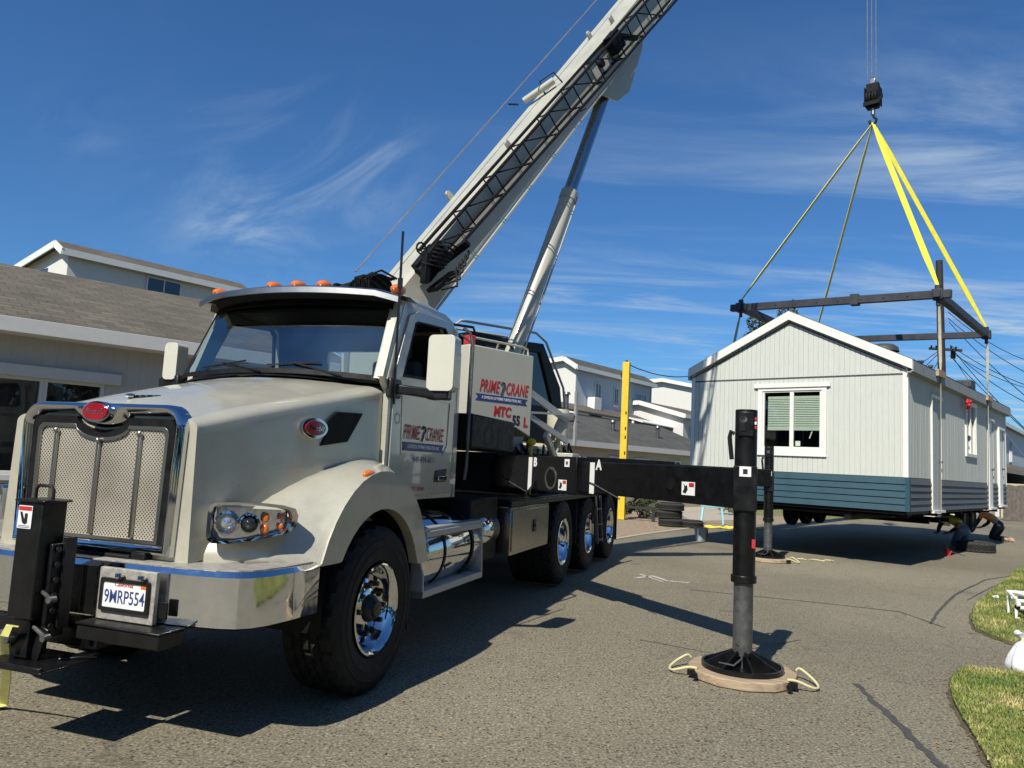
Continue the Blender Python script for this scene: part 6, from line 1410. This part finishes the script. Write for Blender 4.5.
# ================================================================ PLANTS
def foliage(mb, c, rx, ry, rz, n, s, clumps=14):
    cs = []
    for k in range(clumps):
        a = random.uniform(0, 2*PI); b_ = math.acos(random.uniform(-1, 1)); q = random.uniform(0.35, 0.9)
        cs.append((V((rx*q*math.sin(b_)*math.cos(a), ry*q*math.sin(b_)*math.sin(a), rz*q*math.cos(b_))), random.uniform(0.22, 0.42)))
    for k in range(n):
        cc, r_ = random.choice(cs); d = V((random.gauss(0, 1), random.gauss(0, 1), random.gauss(0, 1))).normalized()*random.uniform(0.4, 1)**.5*r_
        p = V(c) + cc + V((d.x*rx, d.y*ry, d.z*rz)); A = V((random.gauss(0,1), random.gauss(0,1), random.gauss(0,1))).normalized(); B = A.orthogonal().normalized(); z = s*random.uniform(.6, 1.4)
        mb.add([p - A*z*.5, p + B*z*.25, p + A*z*.5, p - B*z*.25], [(0,1,2,3)])
to_ = at(772, 470, 42); to_.z = 0
tr = thing('tree', 'dark green tree whose crown shows behind the left slope of the raised roof', 'tree', tuple(to_), 0)
mb = MB(); mb.cyl((0,0,0), (0.1,0,5.5), 0.28, 0.15, n=10)
for k in range(6): a = k*1.05; mb.cyl((0.08,0,4.2+.3*k), (1.2*math.cos(a), 1.2*math.sin(a), 7.5+.2*k), 0.08, 0.03, n=6)
mb.build('trunk', 'stem', tr, smooth=True)
mb = MB(); foliage(mb, (0.2, 0, at(772, 322, 42).z - 1.0), 1.9, 1.9, 1.9, 6500, 0.20, 18); mb.build('crown', 'leaf', tr, normals=False)
def shrub(px, py, D, lab, rx, rz, n=1400):
    o = at(px, py, D); o.z = 0; s_ = thing('shrub', lab, 'shrub', tuple(o), 0, 'shrubs beyond the dirt yard'); mb = MB(); foliage(mb, (0,0,rz), rx, rx*.7, rz, n, 0.09, 10); mb.build('foliage', 'leaf', s_, normals=False)
    mb = MB()
    for k in range(4): mb.cyl((0,0,0), (rx*.4*math.cos(k*1.6), rx*.3*math.sin(k*1.6), rz), 0.02, 0.008, n=5)
    mb.build('stems', 'stem', s_)
shrub(640, 505, 25, 'low green shrub seen under the beam right of the yellow post', 0.55, 0.45)
shrub(655, 505, 26, 'darker low shrub behind the stacked tyres', 0.6, 0.5)
shrub(608, 505, 26, 'low shrub mostly hidden behind the rear wheels of the truck', 0.6, 0.45)
shrub(735, 498, 30, 'green shrub seen through the gap beside the two jacks', 0.8, 0.45)

mb = MB()  # unseen tree belt, added round the viewer to dim ambient light and reflections
for k in range(34):
    q_ = R(66 + k*7.0); dist = 21 + 3*math.sin(k*2.3)
    for zc_ in (3.0, 7.0): foliage(mb, (dist*math.sin(q_), dist*math.cos(q_), zc_ + 0.9*math.sin(k*1.9)), 2.6, 2.6, 2.9, 420, 0.75, 8)
o = mb.build('sky_blocker_trees', 'leaf', normals=False); structure(o, 'stuff'); tag(o, 'unseen belt of dark trees added behind the viewer to block sky light', 'trees')
# ================================================================ SMALL THINGS
def flat_tyre(p, label, r=0.38, w=0.22, mt='old_rubber', tilt=0.0, group=None, rim=False):
    o = thing('spare_tyre', label, 'tyre', p, random.uniform(0, 90), group); mb = tyre_mb(r, w, r*0.56, True); m_ = Matrix.Rotation(R(-90), 4, 'Y')
    mb.v = [m_ @ (q + V((w, 0, 0))) for q in mb.v]; t = mb.build('rubber', mt, o, smooth=True, sharp=28)
    if rim:
        mb = MB(); mb.lathe([(r*.57, w*.85), (r*.5, w*.6), (r*.3, w*.55), (0.05, w*.6), (0.0, w*.6)], (0,0,0), (0,0,1), 24); mb.build('rim', 'worn_metal', o, smooth=True)
    o.rotation_euler.x = tilt; return o
q = gp(670, 526)
for k, lab in enumerate(('bottom tyre of the stack seen under the outrigger beam', 'middle tyre of the stack under the outrigger beam', 'top tyre of the stack seen under the outrigger beam')):
    flat_tyre((q.x+(0.03, -0.02, 0.02)[k], q.y+(0, .02, -.02)[k], 0.225*k), lab, group='tyres stacked beyond the road')
q = gp(692, 527.5); flat_tyre((q.x, q.y, 0), 'single tyre lying flat right of the tyre stack', r=0.33, w=0.2)
q = gp(976, 551.5); flat_tyre((q.x, q.y, 0.0), 'loose tyre lying on the asphalt in front of the kneeling worker in jeans', r=0.43, w=0.24, rim=True)
q = gp(947, 556); bj = thing('bottle_jack', 'small red bottle jack on the asphalt left of the loose tyre', 'jack', (q.x, q.y, 0), 30)
mb = MB(); mb.box(-0.07, 0.07, -0.07, 0.07, 0, 0.025); mb.cyl((0,0,0.02), (0,0,0.17), 0.05, n=18); mb.cyl((0.05,0,0.03), (0.09,0.0,0.12), 0.018, n=10); mb.build('jack_body', 'red', bj, bevel=0.004)
mb = MB(); mb.cyl((0,0,0.17), (0,0,0.23), 0.022, n=14); mb.cyl((0.09,0,0.1), (0.36,0.12,0.03), 0.008, n=8); mb.build('ram_and_lever', 'worn_metal', bj, smooth=True)
q = gp(701, 541); bu = thing('bucket', 'grey bucket with red side standing at the edge of the house shadow', 'bucket', (q.x, q.y, 0), 0)
mb = MB(); mb.lathe([(0, 0.01), (0.13, 0.01), (0.13, 0.0), (0.155, 0.28), (0.165, 0.285), (0.165, 0.30), (0.148, 0.30), (0.125, 0.03), (0, 0.03)], (0,0,0), (0,0,1), 28); mb.build('bucket_body', 'bucket_grey', bu, smooth=True, sharp=40)
mb = MB(); rr = []
for k in range(9): a = R(-50+12*k); rr.append([V((0.147*math.cos(a), 0.147*math.sin(a), 0.07)), V((0.160*math.cos(a), 0.160*math.sin(a), 0.25))])
mb.loft(rr, closed=False); mb.build('red_label', 'red', bu, smooth=True)
mb = MB(); mb.tube([(0.16*math.cos(R(a)), 0.03, 0.28-0.13*math.sin(R(a))) for a in range(0, 181, 20)], 0.004, 6); mb.build('bail', 'steel_rope', bu)
q = gp(712, 524); sh = thing('sawhorse', 'light blue folding sawhorse on the yard beyond the outrigger jack', 'sawhorse', (q.x, q.y, 0), 15)
mb = MB(); mb.box(-0.35, 0.35, -0.04, 0.04, 0.52, 0.58); mb.build('top_bar', 'teal_metal', sh, bevel=0.006)
for sx_ in (-0.28, 0.28):
    for sy_ in (-1, 1): mb = MB(); mb.beam((sx_, 0, 0.54), (sx_*1.2, sy_*0.22, 0.0), 0.06, 0.04); mb.build('leg', 'teal_metal', sh)
q = gp(704, 528); ho = MB(); pts = []
for k in range(26): a = k*0.5; pts.append(V((0.5*math.cos(a)*(1-k*.012)+0.06*k, 0.22*math.sin(a)+.02*k, 0.02+0.03*(k % 2))))
ho.tube(pts, 0.022, 8); o = ho.build('yellow_hose', 'sling_yellow', smooth=True); o.location = (q.x, q.y, 0); tag(o, 'loosely coiled yellow hose on the ground beside the light blue sawhorse', 'hose')
# low rail beyond the rear wheels
q = at(628, 513, 24); q.z = 0; lr = thing('low_rail', 'low dark timber rail beyond the rear wheels of the truck', 'rail', tuple(q), 20)
mb = MB(); mb.box(-1.4, 1.0, -0.05, 0.05, 0.36, 0.44); mb.build('bar', 'pole_wood', lr)
for x in (-1.2, -0.2, 0.8): mb = MB(); mb.box(x-0.05, x+0.05, -0.04, 0.04, 0, 0.36); mb.build('post', 'pole_wood', lr)
# chain / rope scraps by the far pad
q = gp(800, 560); o = MB(); o.tube([V((0.05*k + 0.04*math.sin(k*1.7), 0.12*math.cos(k*1.1), 0.012+.006*(k % 2))) for k in range(14)], 0.011, 6); o = o.build('rope_scrap', 'rope', smooth=True); o.location = (q.x, q.y, 0); tag(o, 'tangled pale rope lying on the asphalt beside the farther wooden pad', 'rope')
# yellow strap at the left edge
a = at(16, 627, 4.0); b_ = gp(4, 710)
mb = MB(); pts = [V(a), V(a) + V((-0.03, -0.01, 0.005)), V(a) + V((-0.055, 0.0, -0.05)), V(a).lerp(b_, .55) + V((-.015, 0, .0)), V(b_) + V((-0.01, 0, 0.03)), V(b_) + V((-0.12, -0.05, 0.012))]
sd = V((0.8, -0.3, 0)).normalized(); rr = []
for i, p in enumerate(pts):
    w = (0.03, 0.05, 0.06, 0.07, 0.075, 0.07)[i]; s2 = sd; rr.append([p - s2*w/2, p + s2*w/2, p + s2*w/2 + V((0, 0.006, 0.006)), p - s2*w/2 + V((0, 0.006, 0.006))])
mb.loft(rr, True, True); mb.v = [x - a for x in mb.v]; o = mb.build('tie_strap', 'tie_yellow', smooth=True); o.location = a; tag(o, 'yellow webbing strap hanging to the ground from the front stabiliser at the left edge', 'strap')
# white folding frame and plastic bag
q = gp(1022, 620); ch = thing('folding_chair', 'white tubular metal folding frame lying on the lawn at the right edge', 'folding chair', (q.x, q.y, 0.035), 10)
mb = MB()
for z, y in ((0.14, -0.22), (0.22, -0.22)): mb.tube([(-0.16, y, z), (0.6, y, z)], 0.022, 10)
for z, y in ((0.2, 0.2), (0.27, 0.2)): mb.tube([(-0.08, y, z), (0.6, y, z)], 0.02, 10)
mb.tube([(-0.14, -0.22, 0.22), (-0.1, 0.0, 0.25), (-0.06, 0.2, 0.27)], 0.018, 8); mb.tube([(-0.16, -0.22, 0.14), (-0.17, -0.24, 0.02), (-0.12, -0.2, 0.01)], 0.016, 8); mb.tube([(0.4, -0.22, 0.14), (0.4, -0.22, 0.0)], 0.018, 8); mb.tube([(0.4, 0.2, 0.2), (0.4, 0.2, 0.0)], 0.018, 8); mb.tube([(-0.06, 0.2, 0.2), (-0.06, 0.2, 0.0)], 0.018, 8)
mb.build('tubes', 'white', ch, smooth=True)
mb = MB(); mb.box(0.02, 0.6, -0.18, 0.18, 0.255, 0.265); mb.cyl((-0.17, -0.24, 0.18), (-0.13, -0.24, 0.18), 0.03, n=12); mb.build('seat_webbing', 'white', ch)
mb = MB(); mb.sphere((-0.15, -0.23, 0.15), 0.03, 0.03, 0.04); mb.sphere((0.05, -0.2, 0.25), 0.03, 0.03, 0.03); mb.build('black_joint', 'matt_black', ch, smooth=True)
q = gp(1026, 674); bg = thing('plastic_bag', 'crumpled white plastic bag standing at the lawn edge by the right border', 'bag', (q.x, q.y, 0.0), 0)
mb = MB(); rr = []
random.seed(3); ns = 28
ph = [random.uniform(0, 6.28) for _ in range(6)]
for i, (z, r_) in enumerate(((0.005, 0.10), (0.02, 0.135), (0.08, 0.14), (0.15, 0.12), (0.22, 0.085), (0.27, 0.05), (0.29, 0.035), (0.32, 0.06), (0.345, 0.08))):
    rr.append([V(((r_*(1 + 0.13*math.sin(5*a+ph[0]+i*.3) + 0.08*math.sin(9*a+ph[1]-i*.4)))*math.cos(a), (r_*(1+0.13*math.sin(4*a+ph[2]+i*.5)))*math.sin(a), z + 0.012*math.sin(6*a+ph[3])*(i > 6))) for a in [2*PI*k/ns for k in range(ns)]])
mb.loft(rr, True, False); mb.build('bag_body', 'plastic_bag', bg, smooth=True, sharp=70)
mb = MB(); mb.lathe([(0.034, 0.278), (0.045, 0.285), (0.045, 0.298), (0.034, 0.305)], (0,0,0), (0,0,1), 16); mb.build('tie', 'sling_yellow', bg)
q = gp(994, 601); mb = MB(); mb.add([(0,0,0.045), (0.09,0.02,0.05), (0.11,0.08,0.075), (0.02,0.07,0.06), (0,0,0.04), (0.09,0.02,0.045), (0.11,0.08,0.07), (0.02,0.07,0.055)], [(0,1,2,3), (7,6,5,4), (0,4,5,1), (1,5,6,2), (2,6,7,3), (3,7,4,0)])
o = mb.build('paper_scrap', 'white'); o.location = (q.x, q.y, 0); tag(o, 'small white scrap of paper on the lawn edge left of the folding frame', 'litter')

# ================================================================ PEOPLE
def skin_mesh(name, chains, mt, parent, root=0, sub=2):
    vs, es, rs, idx = [], [], [], {}
    for ch in chains:
        prev = None
        for key, p, r_ in ch:
            if key not in idx: idx[key] = len(vs); vs.append(p); rs.append(r_)
            if prev is not None: es.append((prev, idx[key]))
            prev = idx[key]
    me = bpy.data.meshes.new(name); me.from_pydata(vs, es, []); me.materials.append(MATS[mt])
    o = bpy.data.objects.new(name, me); COL.objects.link(o); o.parent = parent
    md = o.modifiers.new('skin', 'SKIN'); md.use_smooth_shade = True
    for i, sv in enumerate(me.skin_vertices[0].data): r_ = rs[i]; sv.radius = (r_, r_) if not isinstance(r_, tuple) else r_; sv.use_root = (i == 0)
    s_ = o.modifiers.new('sub', 'SUBSURF'); s_.levels = sub; s_.render_levels = sub
    dg = bpy.context.evaluated_depsgraph_get(); m2 = bpy.data.meshes.new_from_object(o.evaluated_get(dg)); o.modifiers.clear(); o.data = m2; m2.name = name
    return o
def worker(loc, yaw, label, trous, top, band, boots):
    w = thing('person', label, 'person', loc, yaw)
    PV, WA, CH, NK, HD = (0,-.05,.50), (0,.10,.62), (0,.34,.74), (0,.48,.80), (0,.56,.84)
    ch = [[('pv', PV, (.13,.10)), ('wa', WA, (.125,.095)), ('ch', CH, (.15,.10)), ('nk', NK, .055), ('hd0', HD, .075), ('hd1', (0,.62,.90), .095), ('hd2', (0,.65,.97), .07)]]
    for s in (-1, 1):
        ch.append([('ch', CH, (.15,.10)), ('sh%d' % s, (s*.19,.36,.74), .062), ('el%d' % s, (s*.27,.45,.50), .046), ('wr%d' % s, (s*.17,.60,.36), .03), ('pm%d' % s, (s*.15,.67,.34), .034)])
        for k in range(4): ch.append([('pm%d' % s, None, 0), ('f%d%d' % (s, k), (s*(.12+.02*k),.73,.335), .010), ('g%d%d' % (s, k), (s*(.12+.02*k),.76-.004*k,.305), .009)])
        ch.append([('pm%d' % s, None, 0), ('t%d' % s, (s*.11,.68,.32), .011), ('u%d' % s, (s*.09,.71,.305), .009)])
        ch.append([('pv', PV, 0), ('hp%d' % s, (s*.10,-.06,.46), .10), ('kn%d' % s, (s*.13,.14,.085), .065), ('an%d' % s, (s*.13,-.28,.075), .045), ('to%d' % s, (s*.13,-.34,.05), .035)])
    skin_mesh('body', ch, 'skin', w)
    tc = [[('pv', (0,-.05,.50), (.15,.12)), ('wa', (0,.05,.58), (.14,.11))]]
    for s in (-1, 1): tc.append([('pv', None, 0), ('hp%d' % s, (s*.10,-.06,.45), .115), ('th', (s*.12,.04,.27), .095) if False else ('th%d' % s, (s*.12,.05,.26), .095), ('kn%d' % s, (s*.13,.14,.09), .080), ('sh%d' % s, (s*.13,-.06,.085), .072), ('an%d' % s, (s*.13,-.24,.08), .062)])
    skin_mesh('trousers', tc, trous, w)
    sc = [[('wa', (0,.03,.585), (.145,.115)), ('md', (0,.18,.67), (.15,.115)), ('ch', (0,.34,.745), (.17,.12)), ('nk', (0,.44,.79), .08)]]
    for s in (-1, 1): sc.append([('ch', None, 0), ('sh%d' % s, (s*.20,.36,.74), .078), ('ea%d' % s, (s*.245,.42,.58), .062)])
    skin_mesh('safety_vest', sc, top, w)
    for s in (-1, 1): skin_mesh('sleeve', [[('a', (s*.215,.375,.70), .070), ('b', (s*.27,.45,.50), .056), ('c', (s*.175,.59,.37), .042)]], 'dark_cloth', w)
    skin_mesh('vest_band', [[('a', (0,.10,.635), (.152,.122)), ('b', (0,.16,.668), (.155,.124))]], band, w)
    for s in (-1, 1): skin_mesh('boot', [[('a', (s*.13,-.22,.085), .058), ('b', (s*.13,-.32,.08), .052), ('c', (s*.132,-.36,.05), .045), ('d', (s*.135,-.35,.0475), .04)], [('b', None, 0), ('e', (s*.13,-.37,.12), .03)]], boots, w)
    skin_mesh('hair', [[('a', (0,.60,.93), .09), ('b', (0,.63,.985), .080)]], 'hair', w)
q = gp(962, 549); worker((q.x, q.y, 0), -12, 'person in blue jeans and yellow vest kneeling under the edge of the raised house', 'denim', 'vest_lime', 'vest_orange', 'boot_tan')
q = gp(998, 541); worker((q.x, q.y, 0), -25, 'person in dark trousers and orange vest kneeling farther back with tan boot soles showing', 'dark_cloth', 'vest_orange', 'vest_lime', 'boot_tan')

# ================================================================ LIGHT AND SKY
SAZ, SEL = 28.6, 45.0       # shadows run towards compass 29.6 degrees, sun 45 degrees up
sd_ = bpy.data.lights.new('sun', 'SUN'); sd_.energy = 5.0; sd_.angle = R(0.53); sd_.color = (1.0, 0.95, 0.85)
so = bpy.data.objects.new('sun', sd_); COL.objects.link(so)
dirv = V((math.sin(R(SAZ))*math.cos(R(SEL)), math.cos(R(SAZ))*math.cos(R(SEL)), -math.sin(R(SEL))))
so.rotation_euler = dirv.to_track_quat('-Z', 'Y').to_euler(); so.location = -dirv*60
w = bpy.data.worlds.new('World'); scene.world = w; w.use_nodes = True; nt = w.node_tree
bg_ = nt.nodes['Background']; sky = node(nt, 'ShaderNodeTexSky', sky_type='NISHITA'); sky.sun_disc = False
sky.sun_elevation = R(SEL); sky.sun_rotation = R(180 + SAZ); sky.altitude = 0; sky.air_density = 1.0; sky.dust_density = 0.6; sky.ozone_density = 2.2
tc = node(nt, 'ShaderNodeTexCoord'); G = tc.outputs['Generated']
sx = node(nt, 'ShaderNodeSeparateXYZ'); nt.links.new(G, sx.inputs[0])
zz = math_n(nt, 'MAXIMUM', sx.outputs[2], 0.03)
cbn = node(nt, 'ShaderNodeCombineXYZ'); nt.links.new(math_n(nt, 'DIVIDE', sx.outputs[0], zz), cbn.inputs[0]); nt.links.new(math_n(nt, 'DIVIDE', sx.outputs[1], zz), cbn.inputs[1])
mp = node(nt, 'ShaderNodeMapping'); mp.inputs['Rotation'].default_value = (0, 0, R(-24)); mp.inputs['Scale'].default_value = (0.40, 1.15, 1); nt.links.new(cbn.outputs[0], mp.inputs[0])
n1_ = noise(nt, mp.outputs[0], 1.3, 9, 0.62, 0.9)
mp2 = node(nt, 'ShaderNodeMapping'); mp2.inputs['Rotation'].default_value = (0, 0, R(-24)); mp2.inputs['Scale'].default_value = (0.35, 0.5, 1); mp2.inputs['Location'].default_value = (3.1, 1.7, 0); nt.links.new(cbn.outputs[0], mp2.inputs[0])
n2_ = noise(nt, mp2.outputs[0], 0.9, 4, 0.5, 0.5)
def blob(px, py, sx_, sy_=None):        # soft patch of sky round the direction of a picture point
    d = ray(px, py).normalized(); dp = node(nt, 'ShaderNodeVectorMath', operation='DISTANCE'); nt.links.new(G, dp.inputs[0]); dp.inputs[1].default_value = d
    return math_n(nt, 'POWER', 2.718, math_n(nt, 'MULTIPLY', math_n(nt, 'POWER', math_n(nt, 'DIVIDE', dp.outputs['Value'], sx_), 2.0), -1.0))
low = node(nt, 'ShaderNodeMapRange'); low.inputs[1].default_value = 0.30; low.inputs[2].default_value = 0.08; low.inputs[3].default_value = 0.04; low.inputs[4].default_value = 1.0; nt.links.new(sx.outputs[2], low.inputs[0])
rgt = node(nt, 'ShaderNodeMapRange'); rgt.inputs[1].default_value = -0.45; rgt.inputs[2].default_value = 0.25; rgt.inputs[3].default_value = 0.15; nt.links.new(sx.outputs[0], rgt.inputs[0])
mask = math_n(nt, 'MULTIPLY', low.outputs[0], rgt.outputs[0])
for px_, py_, s_, k_ in ((980, 180, 0.13, 0.5), (640, 275, 0.15, 0.55), (800, 270, 0.14, 0.4), (1000, 310, 0.2, 0.75), (560, 320, 0.12, 0.3)):
    mask = math_n(nt, 'ADD', mask, math_n(nt, 'MULTIPLY', blob(px_, py_, s_), k_))
cl = node(nt, 'ShaderNodeMapRange'); cl.interpolation_type = 'SMOOTHSTEP'; cl.inputs[1].default_value = 0.43; cl.inputs[2].default_value = 0.78; nt.links.new(n1_, cl.inputs[0])
cl2 = node(nt, 'ShaderNodeMapRange'); cl2.inputs[1].default_value = 0.35; cl2.inputs[2].default_value = 0.65; cl2.inputs[3].default_value = 0.35; nt.links.new(n2_, cl2.inputs[0])
cfr = math_n(nt, 'MULTIPLY', math_n(nt, 'MULTIPLY', cl.outputs[0], cl2.outputs[0]), mask)
cb3 = node(nt, 'ShaderNodeCombineXYZ'); nt.links.new(sx.outputs[0], cb3.inputs[0]); nt.links.new(sx.outputs[2], cb3.inputs[1])
mr3 = node(nt, 'ShaderNodeMapping'); mr3.inputs['Rotation'].default_value = (0, 0, R(-30)); nt.links.new(cb3.outputs[0], mr3.inputs[0])
mp3 = node(nt, 'ShaderNodeMapping'); mp3.inputs['Scale'].default_value = (3.2, 9.5, 1); mp3.inputs['Location'].default_value = (1.3, 0.4, 0); nt.links.new(mr3.outputs[0], mp3.inputs[0])
n3_ = noise(nt, mp3.outputs[0], 1.3, 12, 0.62, 0.8)
cl3 = node(nt, 'ShaderNodeMapRange'); cl3.interpolation_type = 'SMOOTHSTEP'; cl3.inputs[1].default_value = 0.38; cl3.inputs[2].default_value = 0.95; nt.links.new(n3_, cl3.inputs[0])
ml = None
for px_, py_, s_, k_ in ((320, 180, 0.075, 0.9), (235, 225, 0.055, 1.0), (375, 155, 0.05, 0.7), (85, 125, 0.035, 0.4), (270, 250, 0.04, 0.6), (260, 190, 0.14, 0.22)):
    t_ = math_n(nt, 'MULTIPLY', blob(px_, py_, s_), k_); ml = t_ if ml is None else math_n(nt, 'ADD', ml, t_)
cf = math_n(nt, 'MINIMUM', math_n(nt, 'ADD', cfr, math_n(nt, 'MULTIPLY', cl3.outputs[0], ml)), 0.75)
cf.node.use_clamp = True
skyc = mixc(nt, 1.0, sky.outputs[0], (0.43, 0.80, 1.17), 'MULTIPLY')
cc = mixc(nt, cf, skyc, (5.2, 6.4, 7.6))
nt.links.new(cc, bg_.inputs['Color']); bg_.inputs['Strength'].default_value = 0.075

scene.view_settings.view_transform = 'Standard'; scene.view_settings.look = 'None'; scene.view_settings.exposure = 0.38; scene.view_settings.gamma = 1.0; scene.view_settings.use_curve_mapping = False
scene.cycles.max_bounces = 8; scene.cycles.transparent_max_bounces = 12
scene.render.resolution_x = 1024; scene.render.resolution_y = 768
